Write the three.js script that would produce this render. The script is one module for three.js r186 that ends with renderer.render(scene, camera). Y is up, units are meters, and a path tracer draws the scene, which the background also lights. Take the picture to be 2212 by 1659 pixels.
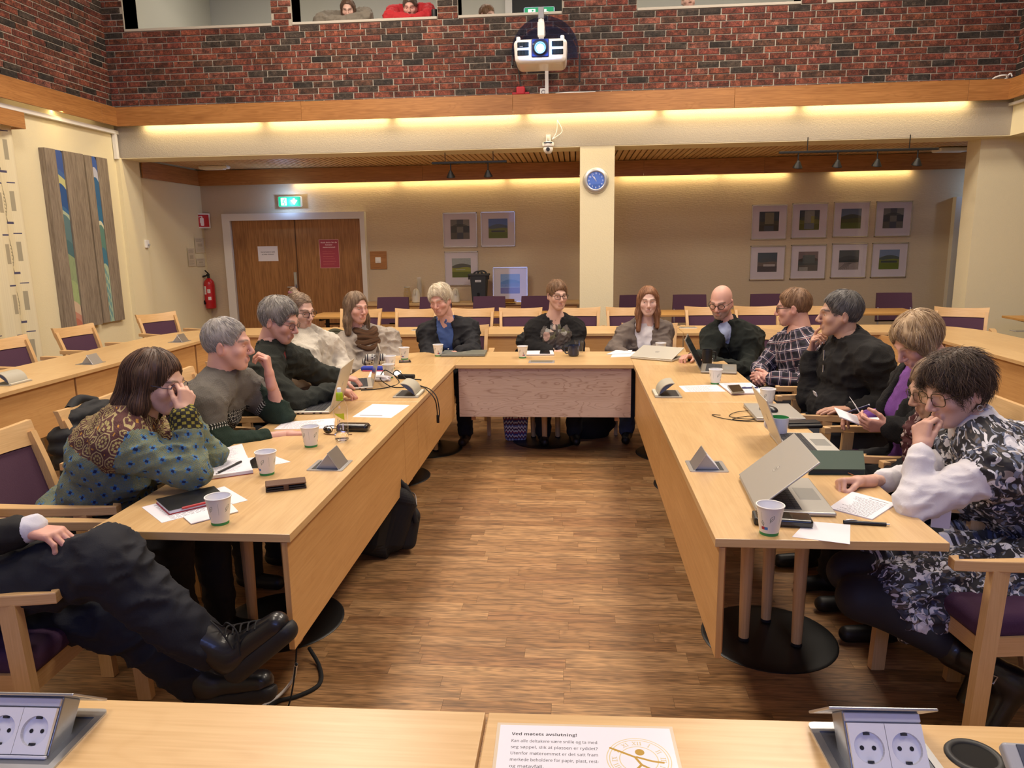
import * as THREE from 'three';
import { RoundedBoxGeometry } from 'three/addons/geometries/RoundedBoxGeometry.js';
import { mergeGeometries, mergeVertices } from 'three/addons/utils/BufferGeometryUtils.js';
import { RectAreaLightUniformsLib } from 'three/addons/lights/RectAreaLightUniformsLib.js';

// ---------- camera, lights, exposure ----------
const V3 = (x, y, z) => new THREE.Vector3(x, y, z);
const rad = d => d * Math.PI / 180;
const scene = new THREE.Scene();
scene.background = new THREE.Color(0x0a0a0c);
const renderer = new THREE.WebGLRenderer({ antialias: true });
renderer.toneMapping = THREE.LinearToneMapping;
renderer.toneMappingExposure = 0.84;
renderer.shadowMap.enabled = true;
RectAreaLightUniformsLib.init();

const CAM_H = 1.59, FPX = 1600, IW = 2212, IH = 1659;
const camera = new THREE.PerspectiveCamera(2 * Math.atan(IH / 2 / FPX) * 180 / Math.PI, IW / IH, 0.05, 60);
const camF = V3(-Math.sin(rad(5)) * Math.cos(rad(10.86)), -Math.sin(rad(10.86)), -Math.cos(rad(5)) * Math.cos(rad(10.86)));
const cr0 = camF.clone().cross(V3(0, 1, 0)).normalize(), cu0 = cr0.clone().cross(camF);
const rl = rad(0.87);
const camR = cr0.clone().multiplyScalar(Math.cos(rl)).addScaledVector(cu0, -Math.sin(rl));
const camU = cr0.clone().multiplyScalar(Math.sin(rl)).addScaledVector(cu0, Math.cos(rl));
camera.position.set(0, CAM_H, 0);
camera.quaternion.setFromRotationMatrix(new THREE.Matrix4().makeBasis(camR, camU, camF.clone().negate()));
camera.updateMatrixWorld();
scene.add(camera);
// photo pixel -> direction; the distance always comes from a plane (floor, table top, wall)
const ray = (px, py) => camF.clone().addScaledVector(camR, (px - IW / 2) / FPX).addScaledVector(camU, -(py - IH / 2) / FPX);
const onY = (px, py, y) => { const d = ray(px, py); return d.multiplyScalar((y - CAM_H) / d.y).add(camera.position); };
const onZ = (px, py, z) => { const d = ray(px, py); return d.multiplyScalar(z / d.z).add(camera.position); };
const onX = (px, py, x) => { const d = ray(px, py); return d.multiplyScalar(x / d.x).add(camera.position); };

const WARM = 0xffdcae, NEUTRAL = 0xfff0dc;
function areaLight(name, x, y, z, w, h, color, intensity, look) {
  const l = new THREE.RectAreaLight(color, intensity, w, h);
  l.name = name; l.position.set(x, y, z); l.lookAt(look.x, look.y, look.z); scene.add(l); return l;
}

// ---------- seeded random and noise ----------
let seed = 12345;
const rnd = () => { seed = (seed * 1664525 + 1013904223) >>> 0; return seed / 4294967296; };
const rr = (a, b) => a + (b - a) * rnd();
const pick = a => a[Math.floor(rnd() * a.length)];
const hash = (x, y, z = 0) => { let h = (x * 374761393 + y * 668265263 + z * 2147483647) | 0; h = Math.imul(h ^ (h >>> 13), 1274126177); h ^= h >>> 16; return (h >>> 0) / 4294967296; };
const sm = t => t * t * (3 - 2 * t);
const lerp = (a, b, t) => a + (b - a) * t;
const clamp = (v, a, b) => Math.min(b, Math.max(a, v));
const sstep = (a, b, v) => sm(clamp((v - a) / (b - a), 0, 1));
function n2(x, y, px = 1e6, py = 1e6) {
  const xi = Math.floor(x), yi = Math.floor(y), fx = sm(x - xi), fy = sm(y - yi);
  const w = (a, p) => ((a % p) + p) % p;
  const a = hash(w(xi, px), w(yi, py)), b = hash(w(xi + 1, px), w(yi, py)), c = hash(w(xi, px), w(yi + 1, py)), d = hash(w(xi + 1, px), w(yi + 1, py));
  return lerp(lerp(a, b, fx), lerp(c, d, fx), fy);
}
function n3(x, y, z) {
  const xi = Math.floor(x), yi = Math.floor(y), zi = Math.floor(z), fx = sm(x - xi), fy = sm(y - yi), fz = sm(z - zi);
  const c = (i, j, k) => hash(xi + i, yi + j, zi + k);
  return lerp(lerp(lerp(c(0, 0, 0), c(1, 0, 0), fx), lerp(c(0, 1, 0), c(1, 1, 0), fx), fy), lerp(lerp(c(0, 0, 1), c(1, 0, 1), fx), lerp(c(0, 1, 1), c(1, 1, 1), fx), fy), fz);
}
const fbm = (x, y, o, px, py) => { let s = 0, a = .5, t = 0; for (let i = 0; i < o; i++) { s += a * n2(x, y, px, py); t += a; a *= .5; x *= 2; y *= 2; px *= 2; py *= 2; } return s / t; };

// ---------- textures ----------
function dataTex(w, h, fn, srgb = true) {
  const d = new Uint8Array(w * h * 4);
  for (let y = 0, i = 0; y < h; y++) for (let x = 0; x < w; x++, i += 4) {
    const c = fn(x / w, y / h, x, y); d[i] = clamp(c[0], 0, 255); d[i + 1] = clamp(c[1], 0, 255); d[i + 2] = clamp(c[2], 0, 255); d[i + 3] = 255;
  }
  const t = new THREE.DataTexture(d, w, h); t.wrapS = t.wrapT = THREE.RepeatWrapping; t.magFilter = THREE.LinearFilter; t.minFilter = THREE.LinearFilter;
  if (srgb) t.colorSpace = THREE.SRGBColorSpace; t.needsUpdate = true; return t;
}
function canvasTex(w, h, draw) {
  const c = document.createElement('canvas'); c.width = w; c.height = h; const g = c.getContext('2d'); draw(g, w, h);
  const t = new THREE.CanvasTexture(c); t.colorSpace = THREE.SRGBColorSpace; t.magFilter = THREE.LinearFilter; return t;
}
const mixc = (a, b, t) => [lerp(a[0], b[0], t), lerp(a[1], b[1], t), lerp(a[2], b[2], t)];
const scaleT = (t, mx, my) => { const c = t.clone(); c.repeat.set(1 / mx, 1 / my); c.needsUpdate = true; return c; };
// one tile of birch veneer is 1.6 m along the grain and 0.8 m across
function woodTex(w, h, base, dark, fine, fig, figScale) {
  return dataTex(w, h, (u, v) => {
    const warp = fbm(u * 4, v * 6, 3, 4, 6);
    const st = fbm(u * 8, v * 120, 2, 8, 120), st2 = fbm(u * 24, v * 320, 1, 24, 320);
    const f = fbm(u * 3 + warp, v * figScale, 3, 3, figScale);
    const ring = Math.pow(Math.abs(Math.sin((f * 7 + warp * 1.5) * Math.PI)), 6);
    const t = clamp((st - .5) * fine + (st2 - .5) * fine * .6 + ring * fig + (warp - .5) * .5 + .35, 0, 1);
    return mixc(base, dark, t);
  });
}
const T = {};
T.birch = scaleT(woodTex(768, 384, [220, 186, 134], [192, 152, 100], .45, .12, 5), 1.6, .8);
T.birchDark = scaleT(woodTex(512, 256, [196, 158, 112], [164, 124, 82], .6, .14, 5), 1.6, .8);
T.oak = scaleT(woodTex(768, 192, [184, 130, 74], [142, 92, 46], .8, .2, 4), 1.8, .45);
T.door = scaleT(woodTex(640, 320, [168, 118, 66], [122, 80, 40], 1.1, .08, 10), 2.0, 1.0);
T.chairWood = scaleT(woodTex(512, 256, [222, 184, 132], [196, 154, 102], .5, .1, 4), .9, .3);
T.ply = scaleT(dataTex(768, 384, (u, v) => {
  const a = fbm(u * 3 + 7, v * 5 + 3, 4, 3, 5), b = fbm(u * 9, v * 14, 2, 9, 14);
  const q = (a * 11 + b * .9); const fr = q - Math.floor(q);
  const line = Math.exp(-Math.pow((fr - .5) / .09, 2)); const st = fbm(u * 16, v * 150, 2, 16, 150);
  return mixc([204, 180, 162], [160, 130, 110], clamp(line * .55 + (st - .5) * .3 + (a - .5) * .5 + .12, 0, 1));
}), 1.3, .5);
T.strip = scaleT(dataTex(384, 192, (u, v) => {
  const w = fbm(u * 3, v * 5, 3, 3, 5), st = fbm(u * 10, v * 70, 3, 10, 70), p = fbm(u * 30, v * 200, 1, 30, 200);
  const ring = Math.pow(Math.abs(Math.sin((fbm(u * 2, v * 4, 3, 2, 4) * 8 + w * 2) * Math.PI)), 4);
  const t = 1 - clamp((st - .5) * .45 + (p - .5) * .22 + ring * .12 + .1, 0, .5); return [255 * t, 250 * t, 240 * t];
}), .8, .4);
T.brick = scaleT(dataTex(256, 256, (u, v) => { const a = fbm(u * 12, v * 12, 4, 12, 12), b = fbm(u * 60, v * 60, 2, 60, 60); const t = .72 + (a - .5) * .7 + (b - .5) * .5; return [255 * t, 250 * t, 245 * t]; }), .5, .5);
T.grainy = scaleT(dataTex(256, 256, (u, v) => { const a = fbm(u * 50, v * 50, 3, 50, 50); return [a * 255, a * 255, a * 255]; }, false), .35, .35);
T.woven = scaleT(dataTex(320, 320, (u, v) => {
  const a = fbm(u * 20, v * 180, 2, 20, 180), b = fbm(u * 160, v * 40, 2, 160, 40); const t = a * .75 + b * .25; return [t * 255, t * 255, t * 255];
}, false), .6, .6);
T.weave = scaleT(dataTex(128, 128, (u, v) => { const a = .5 + .25 * Math.sin(u * 64 * 6.283) + .25 * Math.sin(v * 64 * 6.283) + (n2(u * 64, v * 64, 64, 64) - .5) * .5; return [a * 255, a * 255, a * 255]; }, false), .12, .12);
T.knit = scaleT(dataTex(128, 128, (u, v) => {
  const cx = (u * 8) % 1, row = Math.floor(u * 8); const s = Math.abs(cx - .5) * 2; const vv = (v * 10 + s * .5) % 1; const a = Math.sin(vv * Math.PI) * (1 - Math.pow(Math.abs(cx - .5) < .08 ? .8 : 0, 2)) * (.7 + .3 * n2(row * 3, v * 10, 64, 10));
  return [a * 255, a * 255, a * 255];
}, false), .05, .05);
T.leather = scaleT(dataTex(256, 256, (u, v) => { const a = fbm(u * 40, v * 40, 3, 40, 40); return [a * 255, a * 255, a * 255]; }, false), .1, .1);

// ---------- materials ----------
const mat = (color, roughness = .6, o = {}) => new THREE.MeshStandardMaterial({ color, roughness, ...o });
const phys = (color, roughness, o = {}) => new THREE.MeshPhysicalMaterial({ color, roughness, ...o });
const M = {
  birch: phys(0xffffff, .34, { map: T.birch, clearcoat: .25, clearcoatRoughness: .28 }),
  birchPanel: mat(0xf4e2cc, .45, { map: T.birch }),
  edge: mat(0xf0d8b8, .5, { map: T.birchDark }),
  ply: mat(0xffffff, .5, { map: T.ply }),
  oak: mat(0xffffff, .45, { map: T.oak }),
  door: mat(0xffffff, .5, { map: T.door }),
  chairWood: phys(0xffffff, .4, { map: T.chairWood, clearcoat: .2, clearcoatRoughness: .3 }),
  purple: mat(0x4d3044, .92, { bumpMap: T.weave, bumpScale: .0008 }),
  purpleSeat: mat(0x472a48, .92, { bumpMap: T.weave, bumpScale: .0008 }),
  plaster: mat(0xe6dcb9, .9, { bumpMap: T.grainy, bumpScale: .0012 }),
  plasterGrey: mat(0xc9c9be, .9),
  woven: mat(0xcbb99b, .92, { bumpMap: T.woven, bumpScale: .003 }),
  white: mat(0xe9e8e4, .55), whitePaint: mat(0xdfdcd4, .5), ceiling: mat(0xdcd8cc, .95),
  black: mat(0x121214, .5), blackMatt: mat(0x141416, .85), darkPlastic: mat(0x26282b, .5), greyPlastic: mat(0x8f9298, .45),
  steel: mat(0xb9bbbf, .32, { metalness: .85 }), alu: mat(0xc8cacc, .38, { metalness: .75 }), brass: mat(0xc9a24c, .35, { metalness: .8 }),
  baseBlack: mat(0x0d0d0e, .42), glass: phys(0xffffff, .02, { transmission: 1, thickness: 0, ior: 1.5 }),
  paper: mat(0xe2e0e6, .85), mortar: mat(0xaaa294, .95, { bumpMap: T.grainy, bumpScale: .002 }),
  laptopSilver: mat(0xb8b6b0, .4, { metalness: .55 }), laptopDark: mat(0x2a2a2c, .5), screenOff: phys(0x0c0d10, .18, { clearcoat: .4 }),
};

// ---------- object helpers ----------
const used = {};
const numbered = n => { const k = used[n] = (used[n] ?? -1) + 1; return k ? `${n}_${String(k).padStart(3, '0')}` : n; };
function thing(name, label, category, pos = [0, 0, 0], turn = 0, group) {
  const o = new THREE.Group(); o.name = numbered(name); o.position.set(...(pos.isVector3 ? pos.toArray() : pos)); o.rotation.y = turn; o.userData = { label, category };
  if (group) o.userData.group = group; scene.add(o); return o;
}
function part(parent, name, geo, m, label) {
  const o = new THREE.Mesh(geo, m); o.name = name; o.castShadow = o.receiveShadow = true; if (label) o.userData.label = label; parent.add(o); return o;
}
function solid(name, label, category, geo, m, group) {
  const o = part(scene, numbered(name), geo, m); o.userData = { label, category }; if (group) o.userData.group = group; return o;
}
function struct(name, geo, m) { const o = geo ? part(scene, numbered(name), geo, m) : new THREE.Group(); if (!geo) { o.name = numbered(name); scene.add(o); } o.userData = { kind: 'structure' }; return o; }
function dup(root, pos, turn, label, group) {
  const r = root.clone(); r.name = numbered(root.name.replace(/_\d{3}$/, '')); r.userData = { ...root.userData }; scene.add(r); r.position.set(...(pos.isVector3 ? pos.toArray() : pos)); if (turn !== undefined) r.rotation.y = turn;
  if (label) r.userData.label = label; if (group) r.userData.group = group; return r;
}
// ---------- geometry helpers ----------
const xf = (g, p = [0, 0, 0], r = [0, 0, 0], s = 1) => { g.applyMatrix4(new THREE.Matrix4().compose(V3(...p), new THREE.Quaternion().setFromEuler(new THREE.Euler(...r)), Array.isArray(s) ? V3(...s) : V3(s, s, s))); return g; };
// uv in metres by the face's main direction; 'grain' is the axis the texture's u follows
function uvm(g, grain = 'x', ou = 0, ov = 0) {
  if (g.index) g = g.toNonIndexed();
  const p = g.attributes.position, uv = new Float32Array(p.count * 2), a = V3(), b = V3(), c = V3(), n = V3(), gi = 'xyz'.indexOf(grain);
  for (let i = 0; i < p.count; i += 3) {
    a.fromBufferAttribute(p, i); b.fromBufferAttribute(p, i + 1); c.fromBufferAttribute(p, i + 2); n.copy(b).sub(a).cross(c.clone().sub(a));
    const ab = [Math.abs(n.x), Math.abs(n.y), Math.abs(n.z)], k = ab[0] > ab[1] && ab[0] > ab[2] ? 0 : ab[1] > ab[2] ? 1 : 2;
    let ax = [0, 1, 2].filter(q => q !== k); if (ax[1] === gi) ax = [ax[1], ax[0]];
    [a, b, c].forEach((q, j) => { uv[(i + j) * 2] = q.getComponent(ax[0]) + ou; uv[(i + j) * 2 + 1] = q.getComponent(ax[1]) + ov; });
  }
  g.setAttribute('uv', new THREE.BufferAttribute(uv, 2)); return g;
}
const box = (w, h, d, x = 0, y = 0, z = 0, grain = 'x') => uvm(xf(new THREE.BoxGeometry(w, h, d), [x, y, z]), grain, x * .37 + z * .61, y * .53 + x * .21);
const rbox = (w, h, d, r, x = 0, y = 0, z = 0, grain = 'x', seg = 2) => uvm(xf(new RoundedBoxGeometry(w, h, d, seg, r), [x, y, z]), grain, x * .37 + z * .61, y * .53 + x * .21);
const cyl = (r1, r2, h, x = 0, y = 0, z = 0, seg = 24) => xf(new THREE.CylinderGeometry(r1, r2, h, seg), [x, y, z]);
const sph = (r, x = 0, y = 0, z = 0, s = [1, 1, 1], seg = 16) => xf(new THREE.SphereGeometry(r, seg, Math.ceil(seg * .7)), [x, y, z], [0, 0, 0], s);
const lathe = (pts, seg = 32) => new THREE.LatheGeometry(pts.map(p => new THREE.Vector2(p[0], p[1])), seg);
const curve = pts => new THREE.CatmullRomCurve3(pts.map(p => p.isVector3 ? p : V3(...p)), false, 'centripetal');
const tube = (pts, r, seg = 48, rs = 8) => new THREE.TubeGeometry(curve(pts), seg, r, rs, false);
const shapeOf = pts => { const s = new THREE.Shape(); pts.forEach((p, i) => i ? s.lineTo(p[0], p[1]) : s.moveTo(p[0], p[1])); s.closePath(); return s; };
const ext = (shape, depth, bevel = 0, seg = 12) => new THREE.ExtrudeGeometry(shape, { depth, bevelEnabled: bevel > 0, bevelSize: bevel, bevelThickness: bevel, bevelSegments: 2, curveSegments: seg, bevelOffset: -bevel });
const merge = a => { a = a.map(g => g.index ? g.toNonIndexed() : g); a.forEach(g => { for (const k of Object.keys(g.attributes)) if (!['position', 'normal', 'uv'].includes(k)) g.deleteAttribute(k); if (!g.attributes.normal) g.computeVertexNormals(); if (!g.attributes.uv) g.setAttribute('uv', new THREE.BufferAttribute(new Float32Array(g.attributes.position.count * 2), 2)); }); return mergeGeometries(a); };
const tint = (g, c) => { const n = g.attributes.position.count, a = new Float32Array(n * 3); for (let i = 0; i < n; i++) a.set(c, i * 3); g.setAttribute('color', new THREE.BufferAttribute(a, 3)); return g; };
const roundRect = (w, h, r) => { const s = new THREE.Shape(), x = -w / 2, y = -h / 2; s.moveTo(x + r, y); s.lineTo(x + w - r, y); s.quadraticCurveTo(x + w, y, x + w, y + r); s.lineTo(x + w, y + h - r); s.quadraticCurveTo(x + w, y + h, x + w - r, y + h); s.lineTo(x + r, y + h); s.quadraticCurveTo(x, y + h, x, y + h - r); s.lineTo(x, y + r); s.quadraticCurveTo(x, y, x + r, y); return s; };
// a flat print: plane with 0..1 uv
const plane = (w, h) => new THREE.PlaneGeometry(w, h);
const srgb = (r, g, b) => { const c = new THREE.Color().setRGB(r / 255, g / 255, b / 255, THREE.SRGBColorSpace); return [c.r, c.g, c.b]; };
// ================= ROOM =================
const XL = -5.6, XR = 4.78, ZB = -9.0, ZF = -11.0, YC = 5.6, AISLE = 2.70, ZREAR = 4.2;
// ---- floor: oak strips over a dark underlay ----
{
  const floor = struct('floor', box(14, .2, 16.4, .2, -.106, -4.0), mat(0x3a2716, .9));
  floor.name = 'floor';
  const tones = [[176, 136, 94], [168, 128, 86], [184, 144, 102], [160, 120, 80], [192, 152, 108], [170, 128, 88], [178, 138, 96], [164, 124, 84]];
  const fm = tones.map(t => phys(new THREE.Color(t[0] / 255, t[1] / 255, t[2] / 255).convertSRGBToLinear ? new THREE.Color().setRGB(t[0] / 255, t[1] / 255, t[2] / 255, THREE.SRGBColorSpace) : 0xb07c48, .42, { map: T.strip, clearcoat: .18, clearcoatRoughness: .35 }));
  const W = .0715, strips = [];
  for (let r = 0; r < 190; r++) {
    const z = 1.2 - r * W; let x = -5.6 - rnd() * .5;
    while (x < 4.9) { const L = pick([.36, .44, .5, .58, .66]) * rr(.92, 1.08); strips.push([x, z, L, Math.floor(rnd() * 8), rnd()]); x += L; }
  }
  const near = strips.map((s, i) => [i, s]).filter(([, s]) => s[0] + s[2] > -1.15 && s[0] < 1.5 && s[1] < -1.35 && s[1] > -5.6).sort((a, b) => b[1][1] - a[1][1]).slice(0, 300);
  const nearSet = new Set(near.map(n => n[0])); let k = 0;
  const rest = [];
  strips.forEach((s, i) => {
    const [x, z, L, c, q] = s, g = uvm(xf(new THREE.BoxGeometry(L - .0007, .008, W - .0007), [x + L / 2, -.004 - q * .00025, z]), 'x', q * 3.1, q * 7.7);
    if (nearSet.has(i)) part(floor, k ? `strip_${String(k).padStart(3, '0')}` : 'strip', g, fm[c]), k++;
    else rest.push(tint(g, srgb(...tones[c])));
  });
  const rg = mergeGeometries(rest); const fr = part(floor, 'strips', rg, phys(0xffffff, .42, { map: T.strip, vertexColors: true, clearcoat: .18, clearcoatRoughness: .35 })); fr.userData.kind = 'stuff';
}
// ---- bricks ----
const brickTones = [[138, 74, 58], [146, 80, 62], [128, 66, 52], [154, 86, 66], [136, 78, 56], [118, 68, 54], [84, 72, 64], [70, 62, 58], [160, 98, 82], [106, 74, 60], [146, 76, 64], [66, 57, 52]];
const brickWeights = [0, 0, 0, 1, 1, 2, 2, 3, 3, 4, 4, 5, 6, 6, 7, 8, 8, 9, 10, 10, 11];
const brickM = brickTones.map(t => mat(new THREE.Color().setRGB(t[0] / 255, t[1] / 255, t[2] / 255, THREE.SRGBColorSpace), .85, { map: T.brick, bumpMap: T.brick, bumpScale: .003 }));
const brickV = mat(0xffffff, .85, { map: T.brick, bumpMap: T.brick, bumpScale: .003, vertexColors: true });
// along: direction of the courses, out: outward normal, origin at lower left; test(x,y) says whether a brick of the wall is there
function brickWall(parent, origin, along, out, len, height, limit, test = () => true, c0 = .069, L0 = .24) {
  const quat = new THREE.Matrix4().makeBasis(along, V3(0, 1, 0), out); const list = [];
  for (let r = 0; r * c0 < height; r++) {
    let x = -((r % 2) * .5 + (r % 3 === 2 ? .25 : 0)) * L0;
    for (; x < len; x += L0) {
      const a = Math.max(0, x), b = Math.min(len, x + L0), y0 = r * c0, y1 = Math.min(height, y0 + c0); if (b - a < .04) continue;
      // clip to the openings
      let segs = test((a + b) / 2, (y0 + y1) / 2, a, b); if (segs === true) segs = [[a, b]]; if (!segs) continue;
      for (const [p, q] of segs) if (q - p > .04) list.push([p, q, y0, y1]);
    }
  }
  const rest = []; let k = 0;
  list.forEach(([a, b, y0, y1], i) => {
    const w = b - a - .014, h = y1 - y0 - .0135, ci = brickWeights[Math.floor(rnd() * brickWeights.length)], d = rr(.028, .034);
    const g = uvm(xf(new THREE.BoxGeometry(w, h, d), [0, 0, 0], [0, 0, rr(-.004, .004)]), 'x', rnd() * 3, rnd() * 3);
    g.applyMatrix4(quat); const p = origin.clone().addScaledVector(along, (a + b) / 2).addScaledVector(V3(0, 1, 0), (y0 + y1) / 2).addScaledVector(out, d / 2 - .012);
    if (k < limit) { g.translate(p.x, p.y, p.z); part(parent, k ? `brick_${String(k).padStart(3, '0')}` : 'brick', g, brickM[ci]); k++; }
    else { g.translate(p.x, p.y, p.z); rest.push(tint(g, srgb(...brickTones[ci]))); }
  });
  if (rest.length) part(parent, 'bricks', mergeGeometries(rest), brickV).userData.kind = 'stuff';
}
const SILL = 4.11, openings = [[-5.33, -3.53], [-3.284, -1.579], [-1.338, -.158], [.677, 2.456], [2.726, 4.55]];
{
  const w = struct('wall_back'); w.name = 'wall_back';
  // core below the openings, and the piers between them
  const core = [box(XR - XL, SILL - 2.67, .3, (XL + XR) / 2, (SILL + 2.67) / 2, ZB - .142)];
  let px = XL; for (const [a, b] of [...openings, [XR, XR]]) { if (a - px > .02) core.push(box(a - px, YC - SILL, .3, (a + px) / 2, (YC + SILL) / 2, ZB - .142)); px = b; }
  core.push(box(XR - XL, .5, .3, (XL + XR) / 2, YC - .25, ZB - .16));
  part(w, 'masonry_core', merge(core), M.mortar);
  brickWall(w, V3(XL, 3.2, ZB), V3(1, 0, 0), V3(0, 0, 1), XR - XL, 1.45, 300, (x, y, a, b) => {
    if (y < SILL - 3.2) return true; let segs = [[a + XL, b + XL]];
    for (const [o0, o1] of openings) segs = segs.flatMap(([p, q]) => q <= o0 || p >= o1 ? [[p, q]] : [[p, Math.min(q, o0)], [Math.max(p, o1), q]].filter(s => s[1] > s[0]));
    return segs.map(([p, q]) => [p - XL, q - XL]);
  });
  // reveals of the piers
  for (const [a, b] of openings) { part(w, 'pier_reveal', box(.012, .6, .28, a - .006, SILL + .3, ZB - .15), brickM[2]); part(w, 'pier_reveal', box(.012, .6, .28, b + .006, SILL + .3, ZB - .15), brickM[2]); part(w, 'sill', rbox(b - a - .004, .03, .36, .006, (a + b) / 2, SILL + .004, ZB - .155), mat(0xb6b0a4, .8)); }
  // plaster beam and its column
  part(w, 'beam', box(XR - XL + .3, 3.16 - 2.66, .42, (XL + XR + .3) / 2, 2.91, ZB - .205), M.plaster);
  const col = struct('column', box(.4, 2.67, .4, .248, 1.335, ZB - .197), M.plaster);
}
{
  const w = struct('wall_left', box(.25, YC, 16, XL - .125, YC / 2, -3.9, 'z'), M.plaster); w.name = 'wall_left';
  brickWall(w, V3(XL, 3.2, ZB + 3.6), V3(0, 0, -1), V3(1, 0, 0), 3.6, 1.4, 300);
  part(w, 'mortar_face', box(.008, 1.4, 12.8, XL + .006, 3.9, ZB + 6.4, 'z'), M.mortar);
  // jamb of the opening under the beam
  part(w, 'jamb', box(.05, 2.67, .42, XL + .025, 1.335, ZB - .16, 'z'), M.plaster);
}
{
  const w = struct('wall_right', box(.42, .5, 13, XR + .21, 2.91, ZB + 6.36, 'z'), M.plaster); w.name = 'wall_right';
  part(w, 'masonry_core', box(.3, YC - 3.15, 13, XR + .14, (YC + 3.15) / 2, ZB + 6.5), M.mortar);
  brickWall(w, V3(XR, 3.2, ZB), V3(0, 0, 1), V3(-1, 0, 0), 2.4, 1.4, 300);
  // corner pier under the two beams and the wall that goes on behind it
  const p = struct('wall_corner', box(3.2, 2.7, .3, 4.58 + 1.6, 1.35, ZB - .34), M.plaster); p.name = 'wall_corner';
  struct('wall_aisle_end', box(.2, 2.8, 1.7, 6.6, 1.4, ZB - 1.3), M.plaster);
  struct('wall_aisle_right', box(.2, 2.8, 14, 7.6, 1.4, -3.5), M.plaster);
  struct('ceiling_aisle_right', box(2.9, .1, 13.4, 6.3, AISLE + .05, -3), M.ceiling);
}
struct('wall_rear', box(14, YC, .25, .2, YC / 2, ZREAR + .12), mat(0xd8d2c0, .9));
struct('ceiling', box(11.4, .2, 14, -.4, YC + .1, -2.6), M.ceiling);
struct('wall_upper_right', box(.2, 3, .2, 7.6, 4.2, 3.8), M.plaster);
// ---- oak trim boards with the light gap under them ----
{
  const joints = [247, 652, 1108, 1585, 2086, 2172].map(p => onZ(p, 240, ZB + .1).x); joints[0] = XL + .1; joints[joints.length - 1] = XR - .1;
  const t = struct('trim_1'); t.name = 'trim_1';
  for (let i = 0; i < joints.length - 1; i++) part(t, i ? `board_${String(i).padStart(3, '0')}` : 'board', rbox(joints[i + 1] - joints[i] - .0025, .215, .022, .002, (joints[i] + joints[i + 1]) / 2, 3.13, ZB + .11), M.oak);
  part(t, 'shelf', box(XR - XL, .018, .11, (XL + XR) / 2, 3.222, ZB + .055), M.whitePaint);
  const l = struct('trim_2'); l.name = 'trim_2';
  [[-9 + .1, -8.6], [-8.6, -5.4], [-5.4, -2.2], [-2.2, 1]].forEach(([a, b], i) => part(l, i ? `board_${String(i).padStart(3, '0')}` : 'board', rbox(.022, .215, b - a - .0025, .002, XL + .11, 3.13, (a + b) / 2, 'z'), M.oak));
  part(l, 'shelf', box(.11, .018, 10, XL + .055, 3.222, -4, 'z'), M.whitePaint);
  part(l, 'cable_channel', rbox(.05, .045, 10, .004, XL + .03, 2.965, -4, 'z'), M.white);
  part(l, 'cable_drop', rbox(.045, .3, .045, .004, XL + .03, 2.8, ZB + .06), M.white);
  const r = struct('trim_3'); r.name = 'trim_3';
  [[-8.9, -8.6], [-8.6, -4], [-4, 0]].forEach(([a, b], i) => part(r, i ? `board_${String(i).padStart(3, '0')}` : 'board', rbox(.022, .215, b - a - .0025, .002, XR - .11, 3.13, (a + b) / 2, 'z'), M.oak));
  part(r, 'shelf', box(.11, .018, 9, XR - .055, 3.222, -4.5, 'z'), M.whitePaint);
  part(r, 'cable_channel', rbox(.04, .03, 9, .004, XR - .03, 2.99, -4.5, 'z'), M.white);
}
// fluorescent tubes behind the boards: a glowing tube and a light of the same length just under it
const tubeGlow = mat(0x000000, .5, { emissive: 0xffe6b0, emissiveIntensity: 3.0 });
function coveTubes(name, list, y, z, group, intensity, label) {
  list.forEach(([a, b]) => {
    const L = b - a, o = thing(name, label, 'light', [(a + b) / 2, y, z], 0, group);
    part(o, 'light_tube', xf(cyl(.008, .008, L, 0, 0, 0, 8), [0, 0, 0], [0, 0, Math.PI / 2]), tubeGlow);
    part(o, 'fitting', box(L + .04, .02, .03, 0, .022, 0), M.white);
    areaLight('tube_light', (a + b) / 2, y - .012, z, L, .03, 0xffdf9e, intensity, V3((a + b) / 2, y - 1, z - .18));
  });
}
coveTubes('cove_tube', [[-5.2, -3.75], [-3.65, -2.2], [-2.1, -.65], [-.55, .9], [1.0, 2.45], [2.55, 4.3]], 3.06, ZB + .065, 'tubes behind the trim of the brick parapet', 60, 'slim fluorescent tube behind the oak trim below the brick parapet');
[[-8.6, -7.2], [-7.1, -5.7], [-5.6, -4.2]].forEach(([a, b]) => {
  const o = thing('cove_tube', 'slim fluorescent tube behind the trim board over the curtain wall', 'light', [XL + .065, 3.06, (a + b) / 2], 0, 'tubes over the curtain wall');
  part(o, 'light_tube', xf(cyl(.008, .008, b - a, 0, 0, 0, 8), [0, 0, 0], [Math.PI / 2, 0, 0]), tubeGlow);
  areaLight('tube_light', XL + .065, 3.045, (a + b) / 2, .03, b - a, 0xffdf9e, 26, V3(XL - .1, 2.2, (a + b) / 2));
});
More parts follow.
